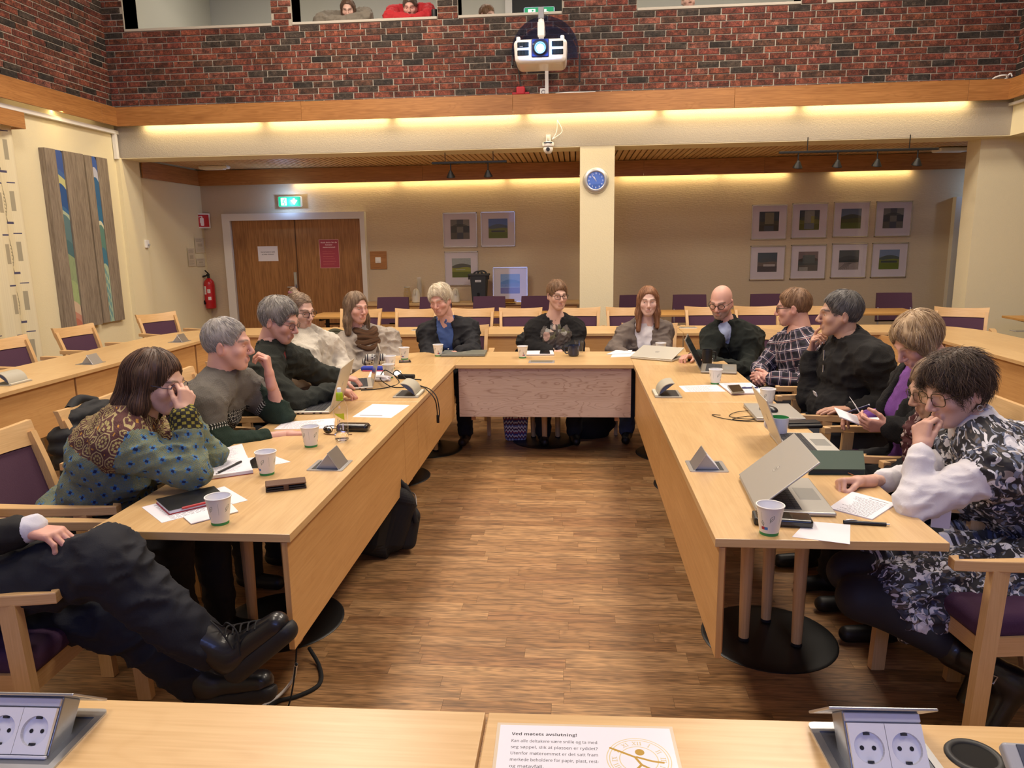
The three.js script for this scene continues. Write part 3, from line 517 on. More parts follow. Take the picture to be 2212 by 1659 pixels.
// ---- glazed door to the corridor, brick wall and stacked stools beyond ----
{
  const z = ZF, a = onZ(2068, 440, z).x, top = onZ(2090, 440, z).y, b = a + .95;
  const d = struct('door_2'); d.name = 'door_2';
  part(d, 'door_frame', merge([box(.09, top, .12, a - .02, top / 2, z + .04), box(b - a + .13, .09, .12, (a + b) / 2, top + .045, z + .04), box(.09, top, .12, b + .02, top / 2, z + .04)]), M.whitePaint);
  const my = onZ(2095, 563, z).y; part(d, 'mid_rail', rbox(b - a, .05, .06, .004, (a + b) / 2, my, z + .03), M.whitePaint);
  part(d, 'pane', box(b - a - .06, top - my - .06, .006, (a + b) / 2, (top + my) / 2, z + .03), M.glass); part(d, 'pane', box(b - a - .06, my - .06, .006, (a + b) / 2, my / 2 + .02, z + .03), M.glass);
  const cw = struct('wall_corridor', box(5, 2.8, .2, a + 1, 1.4, -13.6), M.mortar); cw.name = 'wall_corridor';
  brickWall(cw, V3(a - .8, 0, -13.5), V3(1, 0, 0), V3(0, 0, 1), 3, 2.5, 300, undefined, .075, .24);
  struct('floor_corridor', box(5, .1, 2.6, a + 1, -.05, -12.3), mat(0x8d7658, .7)); struct('ceiling_corridor', box(5, .1, 2.6, a + 1, 2.75, -12.3), M.ceiling); struct('wall_corridor_side', box(.2, 2.8, 2.6, a + 3.4, 1.4, -12.3), M.plaster); struct('wall_corridor_left', box(.2, 2.8, 2.5, a - 1.2, 1.4, -12.35), M.plaster);
  areaLight('corridor_light', a + 1, 2.68, -12.3, 1, .5, 0xffe2bc, 5, V3(a + 1, 0, -12.301)); const cl = thing('corridor_lamp', 'ceiling lamp in the corridor behind the glazed door', 'lamp', [a + 1, 2.685, -12.3]); part(cl, 'light_panel', box(1, .02, .5), mat(0, .5, { emissive: 0xffe2bc, emissiveIntensity: 1 }));
  const s = thing('bar_stool', 'black shell stool standing on the lower shelf row in the corridor', 'stool', [0, 0, 0], 0, 'black stools in the corridor');
  const shell = new THREE.SphereGeometry(.22, 20, 10, 0, Math.PI * 2, Math.PI * .5, Math.PI * .5); shell.scale(1, .55, 1); shell.translate(0, .78, 0); const sp = shell.attributes.position; for (let i = 0; i < sp.count; i++) if (sp.getZ(i) < -.08) sp.setY(i, sp.getY(i) + (-.08 - sp.getZ(i)) * 1.7); shell.computeVertexNormals();
  part(s, 'shell', shell, mat(0x101113, .4, { side: THREE.DoubleSide })); for (const [x, zz] of [[-1, -1], [1, -1], [-1, 1], [1, 1]]) part(s, 'leg', tube([[x * .1, .68, zz * .1], [x * .2, 0, zz * .2]], .012, 8), mat(0xc8a66c, .5)); part(s, 'foot_ring', xf(new THREE.TorusGeometry(.17, .008, 8, 24), [0, .25, 0], [R90, 0, 0]), M.black);
  s.position.set(a + .35, .5, -13.1); s.rotation.y = .9; dup(s, [a + .9, .5, -13.1], .9, 'black shell stool beside the other one, nearer the corridor corner'); const tb = thing('corridor_bench', 'black bench rack below the corridor stools', 'bench', [a + .7, 0, -13.1]); part(tb, 'top', box(1.8, .05, .5, 0, .47, 0), M.black); for (const x of [-.8, -.3, .3, .8]) part(tb, 'leg', tube([[x, .45, .2], [x + .06, 0, .22]], .012, 6), mat(0xc8a66c, .5));
}
// ---- signs and small fittings ----
const exitTex = print(512, 256, (g, w, h) => { g.fillStyle = '#0c8f5c'; g.fillRect(0, 0, w, h); g.fillStyle = '#eafff2'; g.fillRect(60, 30, 130, 196); g.fillStyle = '#0c8f5c'; g.beginPath(); g.arc(142, 62, 18, 0, 7); g.fill(); g.lineWidth = 20; g.strokeStyle = '#0c8f5c'; g.lineCap = 'round'; const L = p => { g.beginPath(); g.moveTo(p[0], p[1]); for (let i = 2; i < p.length; i += 2) g.lineTo(p[i], p[i + 1]); g.stroke(); }; L([128, 95, 112, 145, 80, 160]); L([112, 145, 150, 175, 130, 215]); L([128, 95, 165, 115]); L([124, 100, 88, 110]); g.fillStyle = '#eafff2'; g.fillRect(345, 40, 40, 80); g.beginPath(); g.moveTo(285, 100); g.lineTo(365, 215); g.lineTo(445, 100); g.lineTo(410, 85); g.lineTo(320, 85); g.fill(); });
function exitSign(p, w, turn, label, glow = 1.6) {
  const o = thing('exit_sign', label, 'sign', p, turn); part(o, 'housing', rbox(w + .03, w * .48, .06, .025, 0, 0, .035), mat(0xdfe9f5, .4, { emissive: 0xa8ccff, emissiveIntensity: .35 }));
  part(o, 'sign_face', xf(plane(w, w * .42), [0, 0, .067]), mat(0xffffff, .4, { map: exitTex, emissive: 0xffffff, emissiveMap: exitTex, emissiveIntensity: glow }));
  return o;
}
{ const p = onZ(629, 436, ZF); exitSign([p.x, p.y, ZF + .005], .33, 0, 'lit green exit sign with arrow above the double door'); const l = new THREE.PointLight(0x9cc4ff, .5, 2); l.position.set(p.x, p.y, ZF + .2); l.name = 'sign_light'; scene.add(l); }
{ const p = onZ(2133, 400, ZF + .1); exitSign([p.x + .16, p.y, ZF + .12], .3, 1.2, 'lit exit sign seen edge-on above the glazed door'); const l = new THREE.PointLight(0xa8ccff, .35, 2); l.position.set(p.x, p.y, ZF + .28); l.name = 'sign_light'; scene.add(l); }
{ const p = onZ(1165, 32, -11.58); exitSign([p.x, p.y, -11.6], .42, 0, 'green exit sign in the gallery, cut by the parapet', .9); }
{
  const z = ZF, p = onX(436, 477, XL + .22), o = thing('extinguisher_sign', 'red square sign with a white fire extinguisher symbol', 'sign', [XL + .04, onZ(436, 477, -10.9).y, onX(436, 477, XL + .05).z], .75);
  const q = onZ(436, 477, -10.9); o.position.set(q.x, q.y, -10.9);
  part(o, 'plate', rbox(.24, .22, .012, .004), M.white); part(o, 'print', xf(plane(.2, .18), [0, 0, .0075]), flat(print(256, 230, (g, w, h) => { g.fillStyle = '#c0202a'; g.fillRect(0, 0, w, h); g.fillStyle = '#f4eeee'; g.beginPath(); g.roundRect(100, 60, 62, 150, 18); g.fill(); g.fillRect(120, 34, 22, 30); g.lineWidth = 10; g.strokeStyle = '#f4eeee'; g.beginPath(); g.moveTo(60, 44); g.lineTo(130, 30); g.moveTo(100, 60); g.lineTo(92, 160); g.stroke(); }), .6));
  for (const [px, py, w, h, l] of [[432, 530, .13, .22, 'faded instruction sheet above the fire extinguisher'], [414, 556, .09, .26, 'narrow faded leaflet beside the instruction sheet'], [434, 567, .11, .12, 'small faded card below the instruction sheet']]) {
    const c = onX(px, py, XL + .012), s = thing('wall_sheet', l, 'notice', [XL + .012, c.y, c.z], R90); part(s, 'sheet', plane(w * 2.2, h), flat(print(160, 240, (g, W, H) => { g.fillStyle = '#d3c8ae'; g.fillRect(0, 0, W, H); lines(g, 16, 20, 120, 4, 12, '#7a6a60', 4); g.fillStyle = '#b9ad94'; g.fillRect(40, 90, 80, 50); lines(g, 16, 160, 120, 5, 14, '#8d806c', 3); }), .9));
  }
  // fire extinguisher
  const e = onZ(453, 628, -10.86), f = thing('fire_extinguisher', 'red fire extinguisher with black hose hanging on the far wall', 'extinguisher', [e.x, e.y - .27, -10.86]);
  part(f, 'cylinder', lathe([[0, 0], [.07, .0], [.078, .02], [.078, .36], [.07, .41], [.035, .45], [.022, .46], [0, .46]], 28), phys(0xb5141c, .3, { clearcoat: .5 }));
  part(f, 'label', xf(new THREE.CylinderGeometry(.0788, .0788, .24, 24, 1, true, -.9, 1.8), [0, .24, 0]), flat(print(256, 256, (g, w, h) => { g.fillStyle = '#c0222a'; g.fillRect(0, 0, w, h); g.fillStyle = '#e8e4e0'; g.fillRect(10, 20, 90, 130); g.fillRect(130, 70, 80, 60); g.fillRect(140, 190, 80, 50); lines(g, 20, 30, 70, 8, 14, '#555', 4); lines(g, 140, 80, 60, 3, 14, '#555', 4); }), .5));
  part(f, 'valve', merge([cyl(.018, .02, .05, 0, .48, 0), rbox(.03, .03, .06, .006, 0, .51, .01)]), M.black); part(f, 'lever', xf(rbox(.02, .012, .13, .004), [0, .545, .03], [-.5, 0, 0]), M.black);
  part(f, 'hose', tube([[-.01, .5, .02], [-.09, .47, .03], [-.098, .3, .03], [-.09, .14, .04], [-.05, .08, .075]], .013, 40), M.black); part(f, 'wall_bracket', box(.05, .3, .05, 0, .25, -.1), M.steel);
}
{ const p = onZ(818, 562, ZF), o = thing('switch_plate', 'square wooden wall plate with a white light switch', 'switch', [p.x, p.y, ZF + .012]); part(o, 'plate', rbox(.25, .26, .02, .004), M.oak); part(o, 'switch', rbox(.085, .085, .02, .006, 0, 0, .018), M.white); part(o, 'rocker', rbox(.05, .05, .012, .004, 0, 0, .03), M.white); }
{ const p = onX(317, 527, XL + .06), o = thing('thermostat', 'small white thermostat box on the aisle side wall', 'thermostat', [XL + .062, p.y, p.z], R90); part(o, 'casing', rbox(.07, .1, .03, .006), M.white); part(o, 'dial', cyl(.014, .016, .02, .012, -.01, .02).rotateX(0), M.greyPlastic); }
{ const p = onY(463, 360, AISLE - .01), o = thing('smoke_detector', 'flat white emergency lamp on the slatted ceiling', 'lamp', [p.x, AISLE - .02, p.z]); part(o, 'casing', rbox(.42, .05, .13, .022), M.white); part(o, 'lens', rbox(.3, .02, .09, .009, 0, -.025, 0), mat(0xf0ece0, .3)); }
{ const p = onY(2055, 322, AISLE - .02), o = thing('wireless_router', 'flat white wireless box under the slatted ceiling by the corner', 'router', [p.x, AISLE - .03, p.z], .1); part(o, 'casing', rbox(.4, .05, .22, .02), M.white); part(o, 'mount', box(.12, .02, .1, 0, .035, 0), M.darkPlastic); }
// ---- clock ----
{
  const p = onZ(1287, 390, ZB), o = thing('wall_clock', 'round silver wall clock with blue face on the column', 'clock', [p.x, p.y, ZB + .045 - .04]);
  const prof = lathe([[.098, .02], [.1, .034], [.112, .04], [.135, .03], [.15, .01], [.152, 0], [.098, 0]], 48); prof.rotateX(R90); part(o, 'rim', prof, M.alu);
  part(o, 'clock_face', xf(new THREE.CircleGeometry(.1, 48), [0, 0, .018]), flat(print(512, 512, (g, w, h) => { g.fillStyle = '#3b62b4'; g.fillRect(0, 0, w, h); g.fillStyle = '#e3ecff'; g.font = 'bold 64px sans-serif'; g.textAlign = 'center'; g.textBaseline = 'middle'; for (let i = 1; i <= 12; i++) { const a = i * Math.PI / 6; g.fillText(String(i), 256 + Math.sin(a) * 205, 256 - Math.cos(a) * 205); } }), .6));
  const hand = (deg, L, w) => xf(rbox(w, L, .002, .0008, 0, L / 2 - .012, 0), [0, 0, .022], [0, 0, rad(-deg)]); part(o, 'hour_hand', hand(332, .06, .009), M.white); part(o, 'minute_hand', hand(322, .085, .006), M.white); part(o, 'glass_cover', xf(new THREE.CircleGeometry(.1, 48), [0, 0, .03]), M.glass);
}
// ---- framed pictures ----
const landscapes = [
  (g, s) => { g.fillStyle = '#5a5a5c'; g.fillRect(0, 0, s, s); for (let i = 0; i < 3; i++) for (let j = 0; j < 3; j++) { g.fillStyle = ['#6e6b68', '#4c5058', '#7b7875', '#3e4146', '#6f6d69', '#363b46', '#595652', '#444a58', '#67645f'][i * 3 + j]; g.fillRect(j * s / 3, i * s / 3, s / 3, s / 3); } g.fillStyle = 'rgba(52,56,60,.6)'; g.beginPath(); g.ellipse(s / 2, s * .38, s * .42, s * .16, 0, Math.PI, 0); g.fill(); },
  (g, s) => { hill(g, s, '#4e6aa8', '#46566e', '#6e7440', '#5c6c30'); g.fillStyle = '#33384a'; g.fillRect(s * .15, s * .6, s * .7, s * .08); },
  (g, s) => { hill(g, s, '#9aa09e', '#565650', '#8a8c3c', '#5a6428'); g.fillStyle = '#a7aaa4'; g.fillRect(s * .2, s * .58, s * .5, s * .03); },
  (g, s) => { hill(g, s, '#7f9fd0', '#5f88c4', '#6f8cc8', '#7478b4'); g.fillStyle = '#a8b8dc'; g.fillRect(0, s * .66, s, s * .03); },
];
function hill(g, s, sky, mount, mid, low) {
  g.fillStyle = sky; g.fillRect(0, 0, s, s); g.fillStyle = mount; g.beginPath(); g.moveTo(0, s * .42); g.bezierCurveTo(s * .3, s * .28, s * .55, s * .2, s, s * .38); g.lineTo(s, s); g.lineTo(0, s); g.fill();
  g.fillStyle = mid; g.beginPath(); g.moveTo(0, s * .48); g.bezierCurveTo(s * .3, s * .6, s * .6, s * .38, s, s * .5); g.lineTo(s, s); g.lineTo(0, s); g.fill(); g.fillStyle = low; g.fillRect(0, s * .7, s, s * .3);
}
const rightPics = [
  [(g, s) => { hill(g, s, '#3e464e', '#3a4248', '#4c4a40', '#44403a'); g.fillStyle = '#77735f'; g.fillRect(s * .28, s * .05, s * .46, s * .58); g.fillStyle = '#4a5058'; g.fillRect(s * .25, s * .72, s * .5, s * .28); }, 'dark landscape print with a pale central panel'],
  [(g, s) => { hill(g, s, '#454b50', '#4c5248', '#6c6c3c', '#5e602e'); g.fillStyle = '#83837e'; g.fillRect(s * .25, s * .02, s * .5, s * .62); g.fillStyle = '#8f8c50'; g.fillRect(s * .58, s * .3, s * .17, s * .35); g.fillStyle = '#6c727a'; g.fillRect(s * .25, s * .66, s * .5, s * .3); }, 'landscape print with grey and olive upright panels'],
  [(g, s) => hill(g, s, '#59677e', '#3c423e', '#4a4e2e', '#56622c'), 'print of a dark hill over a green meadow'],
  [landscapes[0], 'print of grey square patches over a dark hill'],
  [(g, s) => { hill(g, s, '#4a545e', '#4c5258', '#6c605a', '#4e464a'); g.fillStyle = '#a8a2a0'; g.fillRect(s * .3, s * .6, s * .6, s * .12); }, 'print of a misty shore with a white streak'],
  [(g, s) => { hill(g, s, '#7a6a68', '#4a4440', '#4e5250', '#625c56'); g.fillStyle = '#59605f'; g.fillRect(s * .22, s * .18, s * .62, s * .42); g.fillStyle = '#8c8a84'; g.fillRect(s * .05, s * .8, s * .45, s * .2); }, 'print with a brown sky and a dark grey mass'],
  [(g, s) => { hill(g, s, '#4b5054', '#3c4044', '#2e3236', '#8e8482'); g.fillStyle = '#8e8482'; g.fillRect(0, s * .62, s, s * .38); g.strokeStyle = '#5a5456'; g.lineWidth = 5; for (let i = 0; i < 6; i++) { g.beginPath(); g.moveTo(s * .1 * i, s); g.quadraticCurveTo(s * .4, s * .6, s * (.3 + .12 * i), s * .66); g.stroke(); } }, 'print of bare branches under a dark sky'],
  [(g, s) => { hill(g, s, '#6d7f9c', '#4a5654', '#6c7434', '#5e6e26'); g.fillStyle = '#3c4648'; g.fillRect(s * .1, s * .56, s * .8, s * .1); }, 'print of a blue sky over a bright green field'],
];
const glazing = phys(0xffffff, .03, { transmission: 1, thickness: 0, ior: 1.5 });
function picture(p, w, draw, label, group, tilt = 0) {
  const o = thing('framed_picture', label, 'picture', p, 0, group); o.rotation.x = tilt; const t = .014;
  part(o, 'frame', merge([box(w, t, .02, 0, w / 2 - t / 2, .01), box(w, t, .02, 0, -w / 2 + t / 2, .01), box(t * .6, w, .02, -w / 2 + t * .3, 0, .01), box(t * .6, w, .02, w / 2 - t * .3, 0, .01)]), mat(0xd9d4c8, .22, { metalness: .8 }));
  part(o, 'mount', xf(plane(w - .01, w - .01), [0, 0, .006]), mat(0xcfc6cc, .9)); part(o, 'print', xf(plane(w * .56, w * .56), [0, .01, .008]), flat(print(192, 192, g => { draw(g, 192); for (let i = 0; i < 700; i++) { g.fillStyle = rnd() > .5 ? 'rgba(255,255,255,.035)' : 'rgba(0,0,0,.05)'; g.fillRect(rnd() * 192, rnd() * 192, 2 + rnd() * 14, 1 + rnd() * 2); } }), .9));
  part(o, 'glazing', xf(plane(w - .02, w - .02), [0, 0, .013]), glazing); return o;
}
const pz = ZF + .006, gl_ = 'framed landscape prints left of the column', gr_ = 'framed landscape prints right of the column';
picture(onZ(994, 497, pz), .5, landscapes[0], 'framed print of grey patches, upper one nearer the door', gl_);
picture(onZ(1076, 495, pz), .5, landscapes[1], 'framed print of a blue sky over a lake and meadow', gl_);
picture(onZ(997, 580, pz), .5, landscapes[2], 'framed print of green hills, partly behind the coffee urn', gl_);
[[1661, 480], [1748, 477], [1838, 474], [1929, 473], [1657, 568], [1745, 566], [1833, 563], [1920, 562]].forEach(([x, y], i) => picture(onZ(x, y, pz), .485, rightPics[i][0], 'framed ' + rightPics[i][1], gr_));
// ---- track lights ----
function trackLights(a, b, n, label) {
  const y = AISLE - .16, A = onY(a[0], a[1], y), B = onY(b[0], b[1], y), z = (A.z + B.z) / 2, L = B.x - A.x;
  const o = thing('track_light', label, 'lamp', [(A.x + B.x) / 2, y, z]); part(o, 'rail', rbox(L, .025, .035, .004), M.black);
  part(o, 'suspension', merge([box(.008, .16, .008, -L * .32, .08, 0), box(.008, .16, .008, L * .32, .08, 0)]), M.black);
  for (let i = 0; i < n; i++) { const x = -L / 2 + L * ((i + .5) / n), s = part(o, 'spotlight', merge([cyl(.008, .008, .1, x, -.05, 0, 8), xf(lathe([[.012, .06], [.02, .05], [.05, -.01], [.055, -.02], [.05, -.015], [.01, .045]], 16), [x, -.15, .0], [.35, 0, 0])]), M.black); part(s, 'knuckle', sph(.014, x, -.1, 0), M.black); }
}
trackLights([932, 352], [1095, 349], 2, 'black ceiling track with two spotlights before the door side of the aisle');
trackLights([1682, 330], [2028, 321], 4, 'black ceiling track with four spotlights over the eight pictures');
// ---- left wall: paintings, curtain, pelmet ----
function painting(px, w, strips, label, cover) {
  const a = onX(px[0], px[1], XL + .07), b = onX(px[2], px[3], XL + .07), o = thing('striped_painting', label, 'painting', [XL, (a.y + b.y) / 2, (a.z + b.z) / 2], R90, 'tall striped paintings'); const W = Math.abs(a.z - b.z), H = a.y - b.y; let x = W / 2;
  // local +x points to -z ... first strip is the one nearest the camera
  x = -W / 2; for (const [share, tex, dep] of strips) { const sw = W * share; const s = part(o, 'board', uvm(xf(new RoundedBoxGeometry(sw - .002, H, dep, 1, .003), [x + sw / 2, 0, dep / 2]), 'y'), tex.isTexture ? M.greyWood : tex); if (tex.isTexture) { part(s, 'painted_strip', xf(plane(sw - .004, H - .004), [x + sw / 2, 0, dep + .0015]), flat(tex, .85)); } x += sw; }
}
M.greyWood = mat(0xffffff, .85, { map: scaleT(woodTex(512, 256, [150, 138, 122], [112, 100, 88], 1.2, .1, 8), 1.2, .6) });
const paintA = print(128, 1024, (g, w, h) => {
  const bands = [['#3f5a9c', 0], ['#46679f', 120], ['#c2c286', 150], ['#2f5590', 205], ['#3a6a9a', 330], ['#a8b8a0', 350], ['#5c7a80', 380], ['#4a6c74', 520], ['#8fa07a', 600], ['#9db07e', 760], ['#c9b39a', 880], ['#c08a78', 940], ['#b5705e', 985]];
  bands.forEach(([c, y], i) => { g.fillStyle = c; g.beginPath(); g.moveTo(0, y - 20); g.quadraticCurveTo(w / 2, y - 26 + (i % 3) * 10, w, y + 14); g.lineTo(w, h); g.lineTo(0, h); g.fill(); });
  g.strokeStyle = 'rgba(60,80,60,.5)'; for (let i = 0; i < 60; i++) { const y = 580 + rnd() * 280, x = rnd() * w; g.beginPath(); g.moveTo(x, y); g.lineTo(x + 8 - rnd() * 16, y + 26); g.stroke(); }
});
const paintB = print(96, 1024, (g, w, h) => { [['#3f5fa6', 0], ['#b9bccc', 70], ['#33638f', 130], ['#2f6a92', 300], ['#d0d2b8', 395], ['#5b8378', 420], ['#3f7590', 560], ['#a9bca0', 660], ['#9fb6a2', 800]].forEach(([c, y]) => { g.fillStyle = c; g.beginPath(); g.moveTo(0, y); g.quadraticCurveTo(w / 2, y - 20, w, y + 24); g.lineTo(w, h); g.lineTo(0, h); g.fill(); }); g.fillStyle = '#5e8f9a'; for (let i = 0; i < 16; i++) { const y = 700 + i * 20, x = 20 + (i % 3) * 24; g.beginPath(); g.ellipse(x, y, 9, 22, 0, 0, 7); g.fill(); } });
painting([95, 318, 223, 700], 1, [[.27, M.greyWood, .07], [.2, paintA, .05], [.53, M.greyWood, .07]], 'wide grey board painting with a blue to green painted strip');
painting([186, 334, 274, 690], 1, [[.3, M.greyWood, .05], [.22, paintB, .04], [.48, M.greyWood, .05]], 'narrow grey board painting with a blue teardrop strip');
{
  const a = onX(92, 772, XL + .12), W = 3.2, H = 2.78 - .35, n = 90; const g = new THREE.PlaneGeometry(W, H, n * 2, 20), p = g.attributes.position;
  for (let i = 0; i < p.count; i++) { const x = p.getX(i), t = .5 - p.getY(i) / H; p.setZ(i, Math.sin(x * 26 + Math.sin(x * 3) * 2) * .035 * (.5 + .5 * t) + Math.sin(x * 61) * .006); }
  g.computeVertexNormals();
  const ct = print(512, 1024, (c, w, h) => {
    c.fillStyle = '#e0d6b4'; c.fillRect(0, 0, w, h); for (let i = 0; i < 260; i++) { c.fillStyle = 'rgba(170,150,100,.05)'; c.fillRect(rnd() * w, 0, 2, h); }
    for (let r = 0; r < 5; r++) for (let k = 0; k < 2; k++) { const x = 130 + k * 256, y = 100 + r * 205; c.fillStyle = 'rgba(120,112,92,.55)'; c.fillRect(x - 62, y - 30, 26, 80); c.fillStyle = 'rgba(100,96,84,.5)'; c.fillRect(x + 62, y - 40, 24, 80); c.strokeStyle = '#3c3a36'; c.lineWidth = 5; c.beginPath(); c.moveTo(x + 6, y - 70); c.quadraticCurveTo(x - 26, y, x + 22, y + 90); c.stroke(); c.lineWidth = 3; c.beginPath(); c.moveTo(x + 6, y - 60); c.quadraticCurveTo(x + 38, y + 10, x + 16, y + 60); c.stroke(); c.strokeStyle = 'rgba(70,66,58,.7)'; for (let q = 0; q < 6; q++) { c.beginPath(); c.moveTo(x, y - 30 + q * 14); c.lineTo(x + 20, y - 24 + q * 14); c.stroke(); } c.fillStyle = '#4a4866'; c.fillRect(x + 4, y + 84, 60, 9); c.fillRect(x - 70, y - 70, 50, 6); c.fillRect(x + 50, y - 76, 46, 4); }
  }); ct.wrapS = ct.wrapT = THREE.RepeatWrapping; ct.repeat.set(4, 1);
  const o = thing('curtain', 'cream curtain printed with grey leaves and small writing', 'curtain', [XL + .1, (2.78 + .35) / 2, a.z + W / 2], R90); part(o, 'cloth', g, mat(0xffffff, .9, { map: ct, side: THREE.DoubleSide }));
  const pe = onX(49, 285, XL + .16), v = thing('curtain_pelmet', 'oak pelmet board above the printed curtain', 'pelmet', [XL + .1, 2.83, pe.z + 1.75], R90); part(v, 'board', rbox(3.5, .155, .02, .003, 0, 0, .09), M.oak); part(v, 'return', box(.02, .155, .16, 1.74, 0, .01), M.oak); part(v, 'rail', box(3.4, .02, .03, 0, -.05, 0), M.white);
}
// ---- projector, its shield and cables ----
{
  const z = ZB + .62, c = onZ(1169, 120, z), o = thing('projector', 'white ceiling projector with glowing blue lens in front of the brick wall', 'projector', [c.x, c.y, z]);
  o.scale.setScalar(1.2); const W = .46; const body = new RoundedBoxGeometry(W, .2, .36, 4, .04), bp = body.attributes.position; for (let i = 0; i < bp.count; i++) if (bp.getY(i) < -.03) bp.setX(i, bp.getX(i) * (1 - (-.03 - bp.getY(i)) * 1.2)); body.computeVertexNormals(); part(o, 'casing', body, phys(0xe8e6e2, .35, { clearcoat: .3 }));
  part(o, 'lens_bay', rbox(.15, .15, .02, .01, 0, .02, .178), mat(0x1b2d6a, .35)); part(o, 'lens_ring', xf(new THREE.TorusGeometry(.05, .012, 12, 32), [0, .02, .19]), M.black);
  part(o, 'lens_light', xf(new THREE.SphereGeometry(.045, 24, 12), [0, .02, .168], [0, 0, 0], [1, 1, .7]), mat(0x101828, .1, { emissive: 0x6db0ff, emissiveIntensity: 14 }));
  for (const s of [-1, 1]) for (const y of [.05, -.015]) { const v = part(o, 'vent', rbox(.1, .045, .012, .006, s * .148, y, .178), M.blackMatt); const fins = []; for (let i = 0; i < 9; i++) fins.push(box(.003, .038, .006, s * .148 - .04 + i * .01, y, .184)); part(v, 'vent_fins', merge(fins), mat(0x223a44, .6)); }
  for (const s of [-1, 1]) part(o, 'corner_post', rbox(.035, .05, .04, .012, s * .19, .1, .14), M.white);
  part(o, 'badge', rbox(.03, .008, .002, .0008, -.165, .035, .186), M.steel);
  part(o, 'arm', merge([cyl(.022, .022, .26, 0, .2, -.05), rbox(.06, .12, .06, .01, 0, .22, -.02), cyl(.016, .016, .2, 0, .3, -.14).rotateX(0)]), M.white); part(o, 'arm_head', rbox(.05, .1, .05, .01, 0, .36, -.05), M.greyPlastic); part(o, 'boom', xf(cyl(.025, .025, .58, 0, 0, 0), [0, .3, -.33], [R90, 0, 0]), M.white); part(o, 'wall_plate', rbox(.22, .26, .02, .01, 0, .26, -.605), mat(0x9fa3b0, .5)); part(o, 'lens_light_dot', sph(.004, -.06, .05, .19), M.white);
  const l = new THREE.PointLight(0x6db0ff, .8, 6); l.position.set(c.x, c.y + .02, z + .27); l.name = 'projector_light'; scene.add(l);
  // smoked acrylic half-round shield behind it
  const sh = new THREE.CylinderGeometry(.37, .37, .5, 40, 1, true, -Math.PI / 2, Math.PI); sh.rotateX(R90); sh.rotateZ(0);
  const g2 = new THREE.CylinderGeometry(.365, .365, .34, 48, 1, true, 0, Math.PI); g2.rotateX(R90); g2.rotateZ(R90 * 0); const s = onZ(1178, 118, ZB + .25), h = thing('projector_shield', 'smoked transparent half-round shield over the projector', 'shield', [s.x, s.y, ZB + .2]);
  g2.rotateZ(Math.PI * 0); const pp = g2.attributes.position; part(h, 'shell', xf(g2, [0, 0, 0], [0, 0, R90]), phys(0x8a90b4, .08, { transmission: .9, thickness: 0, side: THREE.DoubleSide }));
  part(h, 'back_disc', xf(new THREE.CircleGeometry(.362, 40, 0, Math.PI), [0, 0, -.165]), phys(0x9096b8, .1, { transmission: .9, thickness: 0, side: THREE.DoubleSide }));
  part(h, 'bracket', merge([box(.022, .3, .05, .378, -.12, -.1), box(.022, .1, .05, -.378, -.02, -.1)]), M.black);
  const t0 = onZ(1181, 150, ZB + .03), t1 = onZ(1181, 214, ZB + .03), d = thing('cable_duct', 'white vertical cable duct below the projector', 'duct', [t0.x, 3.235, ZB + .04]); part(d, 'duct', rbox(.04, t0.y - 3.235 + .1, .03, .004, 0, (t0.y - 3.235 + .1) / 2, 0), M.white);
  const r = onZ(1125, 207, ZB + .07), rs = thing('red_socket', 'red power socket box on the oak trim', 'socket', [r.x, 3.235, ZB + .06]); part(rs, 'body', rbox(.1, .09, .07, .015, 0, .05, 0), mat(0xb0202c, .5)); part(rs, 'skirt', rbox(.2, .03, .05, .01, 0, .02, 0), mat(0x9c1c28, .5)); part(rs, 'cable', tube([[0, .08, 0], [-.02, .25, -.01], [-.06, .55, .0], [.02, .68, .02]], .008, 32), M.black);
  const ws = onZ(1174, 211, ZB + .03), wo = thing('wall_socket', 'white socket beside the cable duct', 'socket', [ws.x, 3.27, ZB + .035]); part(wo, 'body', rbox(.08, .08, .03, .006), M.white); part(wo, 'well', xf(new THREE.TorusGeometry(.02, .004, 8, 20), [0, 0, .016]), M.greyPlastic);
  const A = onZ(1200, 215, ZB + .06), Bp = onZ(1228, 200, ZB + .06), C = onZ(1262, 214, ZB + .07), D = onZ(1292, 208, ZB + .07); solid('white_cable', 'white cable hanging in a wave on the oak trim', 'cable', tube([[A.x, 3.245, A.z], [Bp.x, Bp.y, Bp.z], [C.x, 3.246, C.z], [D.x - .03, 3.246, D.z]], .007, 40), M.white);
  const cc = thing('cable_coil', 'coil of white cable lying on the trim in the wall corner', 'cable', [onZ(2160, 177, ZB + .06).x, 3.24, ZB + .06]); part(cc, 'loop', xf(new THREE.TorusGeometry(.07, .009, 8, 30), [0, .015, 0], [R90 - .25, 0, 0]), M.white); part(cc, 'tail', tube([[.06, .02, 0], [.1, .06, 0], [.12, .03, 0]], .008, 16), M.white);
}
